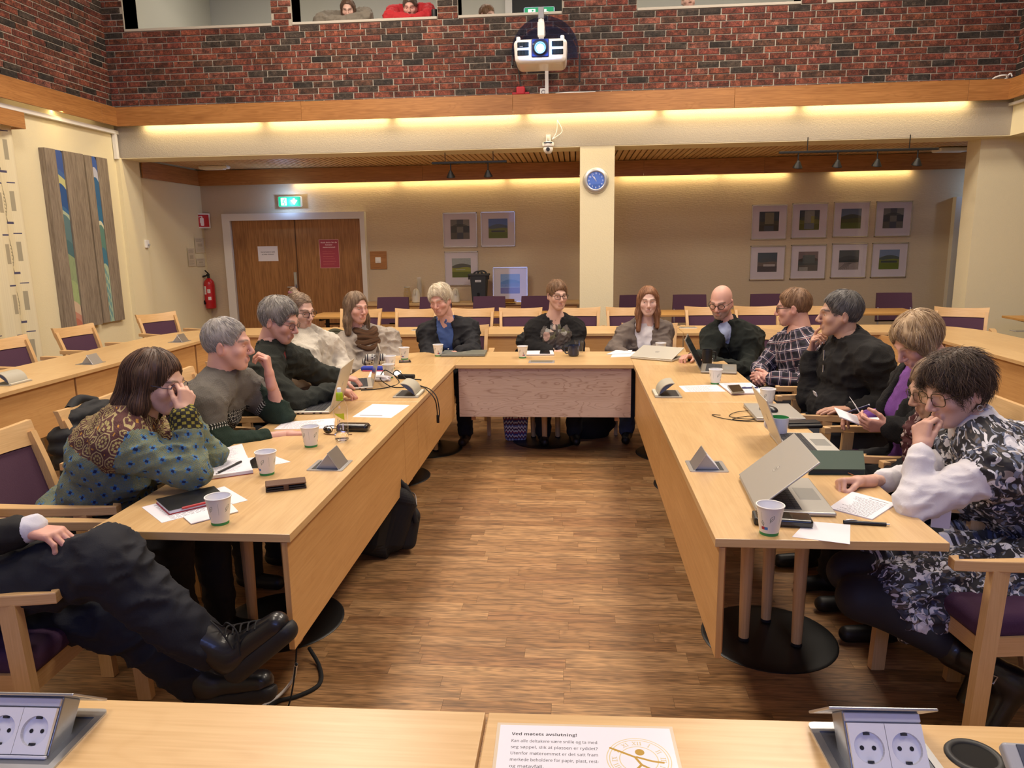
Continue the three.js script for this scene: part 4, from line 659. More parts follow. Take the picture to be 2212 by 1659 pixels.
// ---- dome camera on the beam ----
{
  const z = ZB + .1, c = onZ(1184, 318, z), o = thing('conference_camera', 'white pan-tilt camera bracketed to the plaster beam', 'camera', [c.x, c.y, z]);
  part(o, 'base', lathe([[0, .055], [.058, .055], [.066, .045], [.066, .012], [.058, 0], [0, 0]], 32), M.white); part(o, 'slot', xf(box(.1, .012, .004), [0, .042, .064]), M.black); part(o, 'head', lathe([[0, -.075], [.03, -.07], [.05, -.045], [.056, -.02], [.052, .002], [0, .002]], 32), M.white); part(o, 'camera_lens', xf(cyl(.022, .022, .02, 0, 0, 0), [0, -.03, .052], [R90, 0, 0]), M.black);
  part(o, 'bracket', merge([box(.055, .1, .008, 0, .1, -.09), box(.05, .01, .1, 0, .06, -.045), box(.01, .09, .06, -.02, .1, -.06), box(.01, .09, .06, .02, .1, -.06)]), M.whitePaint);
  const a = onZ(1204, 259, ZB + .03), b = onZ(1202, 285, ZB + .03), e = onZ(1193, 301, ZB + .05), f = onZ(1214, 284, ZB + .04); part(o, 'cable', merge([tube([a, b, e].map(p => p.clone().sub(o.position)), .004, 20), tube([a, f, e].map(p => p.clone().sub(o.position)), .004, 20)]), M.white);
}
// ---- gallery: wooden chair, mug ----
{
  const p = onZ(325, 40, -9.5), o = thing('gallery_chair', 'dark wooden chair standing behind the gallery parapet', 'chair', [p.x, 3.2, -9.5], .2), dw = mat(0x3a211a, .5); const y = SILL - 3.2;
  for (const [x, z, h] of [[-.2, -.2, y + .12], [.2, -.2, y + .2], [-.2, .2, y + .02], [.2, .2, y + .08]]) part(o, 'leg', box(.04, h, .04, x, h / 2, z), dw); part(o, 'armrest', box(.5, .03, .05, 0, y + .1, -.2), dw); part(o, 'armrest', xf(box(.45, .03, .05), [.2, y + .06, 0], [0, R90, .2]), dw); part(o, 'seat', box(.44, .04, .44, 0, .5, 0), dw);
  const q = onZ(435, 55, -9.6), s = solid('chair_post', 'small dark chair post peeking over the gallery sill', 'chair', box(.04, SILL - 3.2 + .07, .04, q.x, 3.2 + (SILL - 3.2 + .07) / 2, -9.6), dw);
  const m = onZ(939, 33, ZB - .1), mg = thing('gallery_mug', 'dark mug on the gallery sill beside the man in red', 'mug', [m.x, SILL + .02, ZB - .1]); part(mg, 'cup', lathe([[0, 0], [.034, 0], [.038, .01], [.038, .1], [.034, .1], [.032, .015], [0, .012]], 24), M.black); part(mg, 'handle', xf(new THREE.TorusGeometry(.025, .006, 8, 20, Math.PI), [.036, .05, 0], [0, 0, -R90]), M.black);
}
// ================= THINGS ON THE TABLES =================
function quadPrism(c, th) { // c: four Vector3 (anticlockwise from above or not), thickness upwards
  const up = V3(0, th, 0), t = c.map(p => p.clone().add(up)), pos = [], uv = [], q = [[0, 0], [1, 0], [1, 1], [0, 1]];
  const n = t[1].clone().sub(t[0]).cross(t[2].clone().sub(t[0])).y > 0;
  const tri = (a, b, cc, ua, ub, uc) => { (n ? [a, b, cc] : [a, cc, b]).forEach(p => pos.push(p.x, p.y, p.z)); (n ? [ua, ub, uc] : [ua, uc, ub]).forEach(u => uv.push(...u)); };
  tri(t[0], t[1], t[2], q[0], q[1], q[2]); tri(t[0], t[2], t[3], q[0], q[2], q[3]);
  for (let i = 0; i < 4; i++) { const j = (i + 1) % 4; tri(c[i], c[j], t[j], [0, 0], [.01, 0], [.01, .01]); tri(c[i], t[j], t[i], [0, 0], [.01, .01], [0, .01]); }
  tri(c[0], c[2], c[1], [0, 0], [0, 0], [0, 0]); tri(c[0], c[3], c[2], [0, 0], [0, 0], [0, 0]);
  const g = new THREE.BufferGeometry(); g.setAttribute('position', new THREE.Float32BufferAttribute(pos, 3)); g.setAttribute('uv', new THREE.Float32BufferAttribute(uv, 2)); g.computeVertexNormals(); return g;
}
function sheetPx(name, label, category, px, y, th, m, partName = 'sheet', group) {
  const c = px.map(p => onY(p[0], p[1], y)), ctr = c.reduce((s, p) => s.add(p), V3(0, 0, 0)).multiplyScalar(.25); ctr.y = y; const o = thing(name, label, category, ctr, 0, group);
  part(o, partName, quadPrism(c.map(p => p.clone().sub(ctr)), th), m); o.userData.corners = undefined; return [o, c.map(p => p.clone().sub(ctr))];
}
const textSheet = (rows, title, hand) => flat(print(256, 360, (g, w, h) => { g.fillStyle = '#e2e0e8'; g.fillRect(0, 0, w, h); if (title) { g.fillStyle = '#555'; g.fillRect(30, 36, 110, 7); } lines(g, 30, title ? 70 : 40, 190, rows, Math.floor(290 / rows), hand ? '#59658c' : '#55555c', hand ? 3 : 5); }), .85);
const txtA = textSheet(16, true), txtB = textSheet(22, false, true), txtC = textSheet(8, true);
// ---- paper cups ----
const cupPrint = print(512, 256, (g, w, h) => {
  g.fillStyle = '#e9e4d8'; g.fillRect(0, 0, w, h); g.fillStyle = '#3f8f4e'; g.fillRect(0, h - 26, w, 26);
  const leaf = (x, y, s, r) => { g.save(); g.translate(x, y); g.rotate(r); g.strokeStyle = '#6a7468'; g.lineWidth = 3; g.beginPath(); g.moveTo(0, s); g.quadraticCurveTo(-s * .8, 0, s * .1, -s); g.quadraticCurveTo(s * .7, 0, 0, s); g.moveTo(0, s * 1.35); g.quadraticCurveTo(-s * .1, .4 * s, s * .1, -s * .4); g.stroke(); g.restore(); };
  for (const x of [60, 190, 316, 446]) { leaf(x, 92, 30, .35); g.strokeStyle = '#9aa098'; g.lineWidth = 1.5; g.beginPath(); g.moveTo(x + 58, 40); g.lineTo(x + 58, 150); g.stroke(); } leaf(120, 130, 22, -.2); leaf(380, 140, 22, -.2);
  for (const x of [40, 296]) { g.fillStyle = '#b2363c'; g.fillRect(x + 70, 172, 26, 26); g.fillStyle = '#4d7fc0'; g.fillRect(x + 96, 172, 26, 26); }
});
const cupM = flat(cupPrint, .75), cupIn = mat(0xeae8e4, .7);
function cup(px, py, label, o = {}) {
  const p = onY(px, py, o.y ?? TT), t = thing('paper_cup', label, 'cup', [p.x, (o.y ?? TT), p.z], o.turn ?? rnd() * 6, 'printed paper cups'), H = .09, R = .04, r = .027;
  part(t, 'wall', xf(new THREE.CylinderGeometry(R, r, H, 36, 1, true), [0, H / 2, 0]), cupM); part(t, 'rim', xf(new THREE.TorusGeometry(R, .0022, 8, 36), [0, H, 0], [R90, 0, 0]), cupIn);
  part(t, 'lining', merge([lathe([[0, .008], [r - .001, .008], [R - .001, H - .001]], 36)]), mat(0xe6e6ea, .6, { side: THREE.DoubleSide })); return t;
}
cup(476, 1130, 'paper cup beside the red and black notebook at the table end', { turn: .5 });
cup(577, 1024, 'paper cup between the open notebook and the brown wallet', { turn: .8 });
cup(672, 964, 'paper cup in front of the grey jumper man\'s hand, left of the bottle', { turn: 3.4 });
cup(840, 816, 'paper cup behind the crumpled napkin'); cup(844, 796, 'paper cup behind the second open laptop'); cup(874, 776, 'paper cup standing free near the cowl-scarf woman');
cup(947, 769, 'paper cup before the man in the blazer'); cup(1129, 773, 'paper cup beside the open notebook before the glasses woman'); cup(1427, 766, 'paper cup behind the half-closed laptop');
cup(1545, 829, 'paper cup near the printed sheets and the plaid man'); cup(1657, 876, 'paper cup behind the computer mouse'); cup(1661, 1152, 'paper cup in front of the half-shut laptop at the table end', { turn: .75 });
// ---- laptops ----
const hpTex = print(128, 128, (g, w) => { g.fillStyle = '#b9b6ae'; g.fillRect(0, 0, w, w); g.strokeStyle = '#75706a'; g.lineWidth = 7; g.beginPath(); g.arc(64, 64, 52, 0, 7); g.stroke(); g.fillStyle = '#6a655e'; g.font = 'italic bold 64px sans-serif'; g.textAlign = 'center'; g.fillText('hp', 62, 82); });
const hpM = flat(hpTex, .4);
function laptop(pos, turn, open, label, o = {}) {
  const w = o.w ?? .33, d = o.d ?? .228, t = thing('laptop', label, 'laptop', [pos.x, pos.y, pos.z], turn, 'laptops on the meeting tables'), body = o.m ?? M.laptopSilver, bt = .013;
  part(t, 'base', rbox(w, bt, d, .005, 0, bt / 2 + .002, 0), body);
  if (open > .03) {
    part(t, 'keyboard_well', rbox(w * .88, .001, d * .46, .0004, 0, bt + .0022, -d * .14), o.dark ? M.laptopDark : M.laptopDark); const ks = [];
    for (let r = 0; r < 5; r++) for (let k = 0; k < 14; k++) ks.push(box(w * .88 / 14 - .003, .0016, d * .46 / 5 - .003, (k - 6.5) * w * .88 / 14, bt + .0032, -d * .14 + (r - 2) * d * .46 / 5));
    part(t, 'keys', merge(ks), mat(0x34353a, .6)); part(t, 'touchpad', rbox(w * .33, .0008, d * .28, .0003, 0, bt + .0022, d * .29), o.pad ?? mat(0x9a9a96, .4, { metalness: .4 }));
  }
  const lid = part(t, 'lid', rbox(w, .006, d, .0028, 0, 0, d / 2), body); lid.position.set(0, bt + .005, -d / 2); lid.rotation.x = -open;
  if (open > .03) part(lid, 'screen', xf(plane(w - .014, d - .016), [0, -.0034, d / 2], [R90, 0, 0]), M.screenOff);
  const lg = part(lid, 'logo', xf(new THREE.CircleGeometry(.017, 24), [0, .0034, d / 2], [-R90, 0, Math.PI]), hpM);
  part(t, 'ports', merge([-.3, -.15, .1, .2].map(k => box(.002, .005, .012, w / 2, bt / 2, d * k))), M.black);
  return t;
}
const at = (px, py, y = TT) => onY(px, py, y);
// near right: half shut, its back to the middle of the room
{ const h0 = at(1618, 1108), h1 = at(1603, 1033); laptop(at(1694, 1074), R90 - .06, rad(41), 'silver laptop half shut in front of the woman in the floral dress', { w: .36, d: .245 }); }
laptop(at(1737, 962), R90 - .05, rad(112), 'silver laptop opened wide behind the half shut one', { w: .325, d: .225, m: mat(0xc9c7c0, .42, { metalness: .5 }) });
laptop(at(1670, 895), R90 - .03, 0, 'closed silver laptop with a mouse lying on it', { w: .33, d: .23 });
laptop(at(1553, 799), R90 - .2, rad(118), 'grey laptop open in front of the plaid shirt man', { w: .33, d: .23, m: mat(0x9f9a90, .42, { metalness: .5 }) });
laptop(at(1420, 774), R90 + 1.05, rad(14), 'pale silver laptop with its lid almost shut before the bald man', { w: .33, d: .235, m: mat(0xcfccc0, .42, { metalness: .45 }) });
laptop(at(681, 880), -R90 + .1, rad(108), 'silver laptop open between the bottle and the white sheet', { w: .34, d: .235, m: mat(0xc9c3b4, .42, { metalness: .5 }) });
laptop(at(765, 832), -R90 + .3, rad(104), 'silver laptop open in front of the man in the dark green half-zip', { w: .33, d: .225, m: mat(0xc4bdaf, .42, { metalness: .5 }) });
{ const a = at(1003, 766); laptop(V3(a.x, TT, a.z), Math.PI + .04, 0, 'closed grey laptop in front of the man in the blazer', { w: .345, d: .235, m: mat(0x7e8076, .45, { metalness: .4 }) }); }
// ---- sockets set into the table tops ----
function prismSocket(p, turn, label, s = 1, y = TT, sockets = 0) { // triangular flip-up block in a steel frame
  const t = thing('flip_socket', label, 'socket', [p.x, y, p.z], turn, 'flip-up sockets'), w = .115 * s, d = .115 * s, h = .062 * s;
  const fr = roundRect(w + .03 * s, d + .03 * s, .008 * s), ho = new THREE.Path(); [[-w / 2, -d / 2], [w / 2, -d / 2], [w / 2, d / 2], [-w / 2, d / 2]].forEach((q, i) => i ? ho.lineTo(...q) : ho.moveTo(...q)); fr.holes.push(ho); const fg = ext(fr, .003, 0); fg.rotateX(-R90); part(t, 'frame', fg, M.steel);
  part(t, 'well', box(w, .002, d, 0, .0012, 0), M.darkPlastic);
  // block: lid plate slopes up and back, socket face looks to the front
  const tri = new THREE.Shape(); tri.moveTo(-d * .42, 0); tri.lineTo(d * .36, 0); tri.lineTo(-d * .1, h); tri.closePath(); const tg = ext(tri, w * .82, 0); tg.translate(0, 0, -w * .41); tg.rotateY(-R90); part(t, 'block', uvm(tg), mat(0x9ea2a8, .4, { metalness: .5 }));
  const L = Math.hypot(d * .34, h), a = Math.atan2(h, d * .34); const lid = part(t, 'cover_plate', xf(rbox(w * 1.02, .004, L * 1.12, .0018), [0, h / 2 + .003, -d * .29], [-a, 0, 0]), M.steel);
  const face = part(t, 'socket_face', xf(rbox(w * .8, Math.hypot(d * .46, h) * .96, .003, .001), [0, h / 2, d * .135], [-(R90 - Math.atan2(h, d * .46)), 0, 0]), mat(0xdfe1ea, .5));
  return t;
}
const FLIP = [[714, 1022, R90 * 0 - .0, 'flip-up socket block in front of the paper cup on the left table', 0], [1526, 1024, 0, 'flip-up socket block beside the half shut laptop', 0]];
prismSocket(at(713, 1006), -R90, 'steel flip-up socket block near the brown wallet'); prismSocket(at(1526, 1008), R90, 'steel flip-up socket block left of the half shut laptop');
prismSocket(at(196, 785), -R90, 'steel flip-up socket block on the outer table near the paintings', 1.05); prismSocket(at(388, 738), -R90, 'steel flip-up socket block on the outer table by the corner', 1.05);
function flapSocket(p, turn, label) { // rounded grey flap standing up from a tray
  const t = thing('flap_socket', label, 'socket', [p.x, TT, p.z], turn, 'rounded flap sockets'); part(t, 'tray', rbox(.2, .008, .15, .003, 0, .003, 0), mat(0xaaa69a, .45, { metalness: .3 })); part(t, 'tray_well', box(.17, .002, .1, 0, .0078, -.01), M.darkPlastic);
  const a = new THREE.Shape(); a.absarc(0, 0, .075, .12, 1.75, false); a.absarc(0, 0, .071, 1.75, .12, true); a.closePath(); const g = ext(a, .17, 0, 20); g.translate(0, 0, -.085); g.rotateY(-R90); part(t, 'flap', xf(g, [0, .006, -.02]), mat(0xb3ae9e, .5));
  const b = new THREE.Shape(); b.moveTo(0, 0); b.absarc(0, 0, .07, .1, 1.7, false); b.closePath(); for (const s of [-1, 1]) { const e = ext(b, .004, 0, 16); e.rotateY(-R90); part(t, 'flap_side', xf(e, [s * .08, .006, -.02]), mat(0x3c4a6a, .5)); } part(t, 'lip', rbox(.18, .01, .02, .004, 0, .01, .065), mat(0xc9c4b4, .45)); return t;
}
flapSocket(at(884, 852), R90, 'rounded grey flap socket with the hanging cable beside it'); flapSocket(at(1440, 852), -R90, 'rounded grey flap socket near the printed sheets'); flapSocket(at(24, 828), R90, 'rounded pale flap socket on the outer table by the curtain');
function flatSocket(p, label, w = .14) { const t = thing('flush_socket', label, 'socket', [p.x, TT, p.z], 0, 'closed flush sockets'); part(t, 'frame', rbox(w, .006, .1, .002, 0, .002, 0), M.alu); part(t, 'cover', rbox(w * .84, .003, .075, .001, 0, .006, .004), mat(0x8f8a7c, .4, { metalness: .4 })); }
flatSocket(at(1170, 782), 'closed flush socket plate before the glasses woman', .19); flatSocket(at(908, 713), 'closed flush socket plate left of the blazer man', .17); flatSocket(at(1486, 708), 'closed flush socket plate left of the bald man', .17); flatSocket(at(2208, 715), 'closed flush socket plate on the right outer table', .17);
// big double sockets in the front tables
function doubleSocket(p, turn, label) {
  const t = thing('double_socket', label, 'socket', [p.x, FY, p.z], turn, 'double sockets of the front tables'), w = .128, d = .125; const fr = roundRect(w + .05, d + .05, .014), ho = new THREE.Path(); [[-w / 2 - .012, -d / 2], [w / 2 + .012, -d / 2], [w / 2 + .012, d / 2], [-w / 2 - .012, d / 2]].forEach((q, i) => i ? ho.lineTo(...q) : ho.moveTo(...q)); fr.holes.push(ho); const fg = ext(fr, .004, 0); fg.rotateX(-R90); part(t, 'frame', fg, M.steel); part(t, 'well', box(w + .024, .002, d, 0, .0012, 0), mat(0x70747c, .35, { metalness: .6 }));
  const blk = new THREE.Group(); blk.name = 'socket_block'; blk.position.set(0, .0, d * .38); blk.rotation.x = -rad(38); t.add(blk);
  part(blk, 'housing', rbox(w * .96, .094, .05, .003, 0, .052, -.028), mat(0x9498a0, .3, { metalness: .7 })); part(blk, 'top_plate', rbox(w + .045, .005, .11, .002, 0, .101, -.04), M.steel); part(blk, 'cover_strip', rbox(w * .94, .013, .006, .002, 0, .089, .0), mat(0xc9cbd6, .5));
  const wm = mat(0xe2e4ec, .45); for (const s of [-1, 1]) {
    const fs_ = new THREE.Shape(); fs_.moveTo(-.029, -.036); fs_.lineTo(.029, -.036); fs_.lineTo(.029, .036); fs_.lineTo(-.029, .036); fs_.closePath(); const hole = new THREE.Path(); hole.absarc(0, 0, .0235, 0, Math.PI * 2, true); fs_.holes.push(hole);
    part(blk, 'socket_plate', xf(ext(fs_, .006, 0, 24), [s * .0295, .044, -.001]), wm); part(blk, 'socket_well', xf(new THREE.CylinderGeometry(.0235, .0235, .017, 32, 1, true), [s * .0295, .044, -.0035], [R90, 0, 0]), mat(0xcdd0dc, .45, { side: THREE.DoubleSide })); part(blk, 'socket_floor', xf(new THREE.CircleGeometry(.0235, 32), [s * .0295, .044, -.0022]), wm);
    part(blk, 'pin_hole', merge([-1, 1].map(k => xf(new THREE.CircleGeometry(.0035, 16), [s * .0295 + k * .0095, .044, -.0016]))), M.black); part(blk, 'earth_clip', merge([-1, 1].map(k => box(.008, .004, .007, s * .0295, .044 + k * .0205, .001))), M.darkPlastic);
  }
  part(blk, 'lower_strip', rbox(w * .96, .006, .006, .002, 0, .004, .002), mat(0xd6d8e2, .5)); return t;
}
doubleSocket(V3(onY(1925, 1610, FY + .05).x, 0, onY(1925, 1640, FY).z), .03, 'double mains socket standing up beside the touch panel'); doubleSocket(V3(onY(28, 1570, FY + .05).x, 0, onY(60, 1600, FY).z), .03, 'double mains socket standing up at the left front table');
// ---- laminated notice ----
{
  const tx = print(1024, 724, (g, w, h) => {
    g.fillStyle = '#e6e6f2'; g.fillRect(0, 0, w, h); g.strokeStyle = '#d8c8b0'; g.lineWidth = 26; g.strokeRect(6, 6, w - 12, h - 12); g.fillStyle = '#3c3d44'; g.font = 'bold 34px sans-serif'; g.fillText('Ved møtets avslutning!', 90, 110); g.font = '33px sans-serif';
    ['Kan alle deltakere være snille og ta med', 'seg søppel, slik at plassen er ryddet?', 'Utenfor møterommet er det satt fram', 'merkede beholdere for papir, plast, rest-', 'og matavfall.', 'Vær vennlig å bruke disse.'].forEach((s, i) => g.fillText(s, 90, 170 + i * 52, 490));
    g.save(); g.translate(800, 290); g.strokeStyle = '#d8c89a'; g.lineWidth = 5; g.beginPath(); g.arc(0, 0, 175, 0, 7); g.stroke(); g.beginPath(); g.arc(0, 0, 160, 0, 7); g.stroke(); g.beginPath(); g.arc(0, 0, 105, 0, 7); g.stroke(); g.fillStyle = '#cdbb86'; g.font = '40px serif'; g.textAlign = 'center'; g.textBaseline = 'middle'; ['XII', 'I', 'II', 'III', 'IV', 'V', 'VI', 'VII', 'VIII', 'IX', 'X', 'XI'].forEach((s, i) => { g.save(); g.rotate(i * Math.PI / 6); g.fillText(s, 0, -132); g.restore(); });
    g.strokeStyle = '#b8933c'; g.lineCap = 'round'; g.lineWidth = 14; for (const p of [[-150, -90, -20, -20, 10, 40], [10, 40, -60, 130], [10, 40, 110, 110], [-10, -20, 70, 10, 130, 20]]) { g.beginPath(); g.moveTo(p[0], p[1]); for (let i = 2; i < p.length; i += 2) g.lineTo(p[i], p[i + 1]); g.stroke(); } g.fillStyle = '#b8933c'; g.beginPath(); g.arc(10, -60, 26, 0, 7); g.fill(); g.restore();
  });
  const a = onY(1075, 1562, FY), b = onY(1452, 1571, FY), dx = b.clone().sub(a), W = dx.length(), ex = dx.normalize(), ez = V3(-ex.z, 0, ex.x), H = W * .707; const c = [a.clone().addScaledVector(ez, H), b.clone().addScaledVector(ez, H), b, a], ctr = a.clone().add(c[1]).multiplyScalar(.5); ctr.y = FY;
  const o = thing('laminated_notice', 'laminated notice about tidying up after meetings, with a golden clock', 'notice', ctr); part(o, 'sheet', quadPrism(c.map(p => p.clone().sub(ctr)), .0012), phys(0xffffff, .22, { map: tx, clearcoat: .8, clearcoatRoughness: .12 }));
}
// touch panel and cable grommet
{
  const p = onY(2112, 1592, FY + .06), o = thing('touch_panel', 'grey touch control panel with blue lit screen on the front table', 'screen', [p.x + .125, FY, p.z + .12], -.05); const s = new THREE.Group(); s.name = 'panel'; s.position.y = .02; s.rotation.x = rad(32); o.add(s);
  part(s, 'casing', rbox(.25, .02, .18, .006, 0, .02, 0), mat(0x9a9ca4, .4)); part(s, 'bezel', rbox(.225, .002, .172, .0008, .006, .031, 0), mat(0x28324c, .3)); part(s, 'display', xf(plane(.17, .12), [.012, .0325, 0], [-R90, 0, 0]), mat(0x0a0a10, .3, { emissive: 0x6f92e8, emissiveIntensity: .55 })); part(o, 'foot', rbox(.16, .02, .12, .006, 0, .01, 0), M.darkPlastic);
  const q = onY(2088, 1635, FY), r = thing('cable_grommet', 'dark ring-shaped cable grommet beside the touch panel', 'grommet', [q.x + .012, FY, q.z]); part(r, 'ring', lathe([[.032, .001], [.034, .005], [.041, .005], [.044, .001]], 40), M.darkPlastic); part(r, 'hole', xf(new THREE.CircleGeometry(.033, 32), [0, .0015, 0], [-R90, 0, 0]), mat(0x0b0908, .9));
}
// ---- papers, notebooks, small things: left table ----
sheetPx('paper_sheet', 'white A4 sheets under the red and black notebook', 'paper', [[349.5, 1130], [535.6, 1081], [484.5, 1051], [306, 1096]], TT, .0012, txtA); sheetPx('paper_sheet', 'folded white sheet behind the nearest paper cup', 'paper', [[413, 1133], [515, 1106], [500, 1090], [396, 1118]], TT + .0013, .003, M.paper);
{
  const [o, c] = sheetPx('hardback_notebook', 'black hardback notebook with red edge and red pen clipped on', 'notebook', [[365, 1113], [490, 1083], [463, 1058.6], [337, 1087.5]], TT + .0013, .003, mat(0xa8232c, .5), 'back_cover'); const up = c.map(p => p.clone().multiplyScalar(.97).add(V3(0, .003, 0)));
  part(o, 'pages', quadPrism(up, .011), M.paper); part(o, 'front_cover', quadPrism(c.map(p => p.clone().add(V3(0, .014, 0))), .002), phys(0x151416, .35, { clearcoat: .3 })); const e0 = c[0].clone(), e1 = c[1].clone(); const m0 = e0.clone().lerp(e1, .22), m1 = e0.clone().lerp(e1, .98); m0.y = m1.y = .013; part(o, 'pen', tube([m0, m0.clone().lerp(m1, .5), m1], .0045, 8, 10), phys(0xb01e28, .3, { clearcoat: .4 }));
}
function openBook(px, label, coverCol, tA, tB, lift = .012) { // px: near-left, near-right, far-right, far-left, spine splits left/right or near/far
  const [o, c] = sheetPx('open_notebook', label, 'notebook', px, TT, .0025, mat(coverCol, .5), 'cover'); const mA = c[0].clone().lerp(c[3], .5), mB = c[1].clone().lerp(c[2], .5), u = V3(0, .0025, 0);
  part(o, 'page_block', quadPrism([c[0], c[1], mB, mA].map(p => p.clone().add(u)), lift), tA); part(o, 'page_block', quadPrism([mA, mB, c[2], c[3]].map(p => p.clone().add(u)), lift * .6), tB); return [o, c];
}
openBook([[429, 1040], [547, 1023], [523, 963], [434, 985]], 'open notebook with handwriting and red cover beside the elbow', 0x9c1f30, txtB, txtB);
{ const pen = (a, b, y, col, label, r = .0045) => { const A = onY(...a, y + r), B = onY(...b, y + r), o = thing('ballpoint_pen', label, 'pen', A.clone().lerp(B, .5)); const d = B.clone().sub(A).multiplyScalar(.5); part(o, 'barrel', tube([d.clone().negate(), V3(0, 0, 0), d.clone().multiplyScalar(.85)], r, 8, 10), mat(col, .35)); part(o, 'tip', tube([d.clone().multiplyScalar(.85), d.clone().multiplyScalar(.93), d], r * .45, 4, 8), M.steel); part(o, 'clip', tube([d.clone().multiplyScalar(-.9).add(V3(0, r, 0)), d.clone().multiplyScalar(-.6).add(V3(0, r * 1.4, 0)), d.clone().multiplyScalar(-.4).add(V3(0, r, 0))], r * .3, 6, 6), M.steel); return o; };
  pen([521, 997], [467, 1023], TT + .014, 0x1a1a1c, 'black pen lying on the open notebook'); pen([1822, 1127], [1922, 1133], TT, 0x141416, 'black ballpoint pen lying before the floral dress', .006); pen([1600, 838], [1640, 837], TT + .01, 0x2a2c66, 'dark blue pen on the notebook near the phone'); }
sheetPx('paper_sheet', 'white sheet under the phone and second paper cup', 'paper', [[545, 1013], [628, 998], [592, 985], [530, 990]], TT, .001, txtC);
function phone(px, y, label, col = 0x15171a) { const [o, c] = sheetPx('mobile_phone', label, 'phone', px, y, .008, mat(col, .35), 'body'); part(o, 'screen', quadPrism(c.map(p => p.clone().multiplyScalar(.93).add(V3(0, .008, 0))), .0004), M.screenOff); return o; }
phone([[543, 1012], [562, 1010], [558, 986], [540, 999]], TT + .001, 'dark phone half hidden by the second paper cup', 0x22302c);
{
  const a = at(569, 1062), b = at(657, 1052), o = thing('phone_wallet', 'brown leather phone wallet with strap, lying closed', 'wallet', a.clone().lerp(b, .5), Math.atan2(-(b.z - a.z), b.x - a.x)); const L = a.distanceTo(b); o.position.z -= .02;
  part(o, 'lower_cover', rbox(L, .007, .075, .003, 0, .0035, 0), mat(0x2a1c16, .6)); part(o, 'phone_body', rbox(L * .95, .009, .068, .004, 0, .0115, 0), M.black); part(o, 'upper_cover', xf(rbox(L, .006, .078, .003), [0, .021, 0], [-.05, 0, 0]), mat(0x5e3f2c, .55, { bumpMap: T.leather, bumpScale: .0005 })); part(o, 'strap', rbox(.018, .02, .004, .0015, 0, .012, .038), mat(0x4a3020, .6));
}
sheetPx('paper_sheet', 'stapled printed sheets under the forearm with rolled sleeve', 'paper', [[592, 928], [722, 926], [724, 904], [612, 913]], TT, .002, txtA);
{ // sunglasses and case
  const p = at(725, 936), o = thing('sunglasses', 'black folded sunglasses beside the bottle', 'glasses', [p.x, TT, p.z], -.1); for (const s of [-1, 1]) { part(o, 'lens', xf(new THREE.SphereGeometry(.025, 16, 8, 0, 6.29, 0, .9), [s * .032, .016, 0], [R90, 0, 0], [1, 1, .75]), phys(0x1a1512, .15, { clearcoat: .6 })); part(o, 'rim', xf(new THREE.TorusGeometry(.022, .002, 8, 24), [s * .032, .02, .01], [0, 0, 0], [1, .8, 1]), M.black); part(o, 'temple', tube([[s * .055, .024, .008], [s * .05, .02, -.06], [s * .02, .006, -.1]], .002, 20), M.black); } part(o, 'bridge', tube([[-.01, .024, .01], [0, .027, .012], [.01, .024, .01]], .002, 8), M.black); part(o, 'cord', tube([[-.05, .003, .02], [-.02, .003, .035], [.05, .003, .03], [.09, .003, .02]], .0018, 24), mat(0x5a1a14, .6));
  const q = at(764, 930), c = thing('glasses_case', 'shiny black glasses case behind the bottle', 'case', [q.x, TT, q.z], -.05); part(c, 'shell', rbox(.155, .036, .06, .016, 0, .018, 0, 'x', 4), phys(0x0d0d0e, .25, { clearcoat: .5 })); part(c, 'seam', box(.156, .001, .0605, 0, .019, 0), M.darkPlastic);
}
{ // water bottle
  const p = at(739, 953), o = thing('water_bottle', 'clear plastic water bottle with lime sports cap and yellow label corner', 'bottle', [p.x, TT, p.z], -.25);
  part(o, 'body', lathe([[0, .004], [.018, .002], [.026, 0], [.0315, .008], [.032, .03], [.0305, .045], [.0315, .05], [.0315, .135], [.031, .15], [.0325, .158], [.022, .185], [.0135, .195], [.0125, .202]], 40), phys(0xffffff, .03, { transmission: 1, thickness: 0, ior: 1.45 }));
  part(o, 'water', lathe([[0, .005], [.025, .004], [.0305, .012], [.0308, .038], [0, .038]], 40), phys(0xffffff, .0, { transmission: 1, thickness: .05, ior: 1.33 }));
  part(o, 'cap', lathe([[.0145, .192], [.0158, .196], [.0158, .212], [.0145, .222], [.01, .226], [0, .227]], 32), mat(0xa7c21c, .4)); part(o, 'cap_collar', lathe([[.0145, .188], [.0165, .188], [.0165, .193], [.0145, .194]], 32), mat(0x9ab81c, .4)); part(o, 'nozzle', lathe([[.009, .224], [.0095, .242], [.008, .245], [0, .246]], 24), mat(0xe8ecf6, .5));
  part(o, 'label', xf(new THREE.CylinderGeometry(.0323, .0323, .085, 40, 1, true, -1.4, 2.8), [0, .0945, 0]), mat(0xffffff, .5, { transparent: true, alphaTest: .5, side: THREE.DoubleSide, map: print(512, 300, (g, w, h) => { g.clearRect(0, 0, w, h); g.fillStyle = '#c3cf2c'; g.beginPath(); g.moveTo(180, 10); g.lineTo(w - 60, 10); g.lineTo(w - 60, 120); g.fill(); g.save(); g.translate(300, 286); g.rotate(-R90); g.fillStyle = '#4a4690'; g.font = 'bold 40px sans-serif'; g.fillText('SANT MED', 0, 0); g.fillText('BLOEM', 40, 44); g.restore(); lines(g, 90, 150, 130, 8, 16, '#5a5a8a', 3); g.fillStyle = '#cfd2ea'; g.fillRect(390, 170, 34, 110); }) }));
}
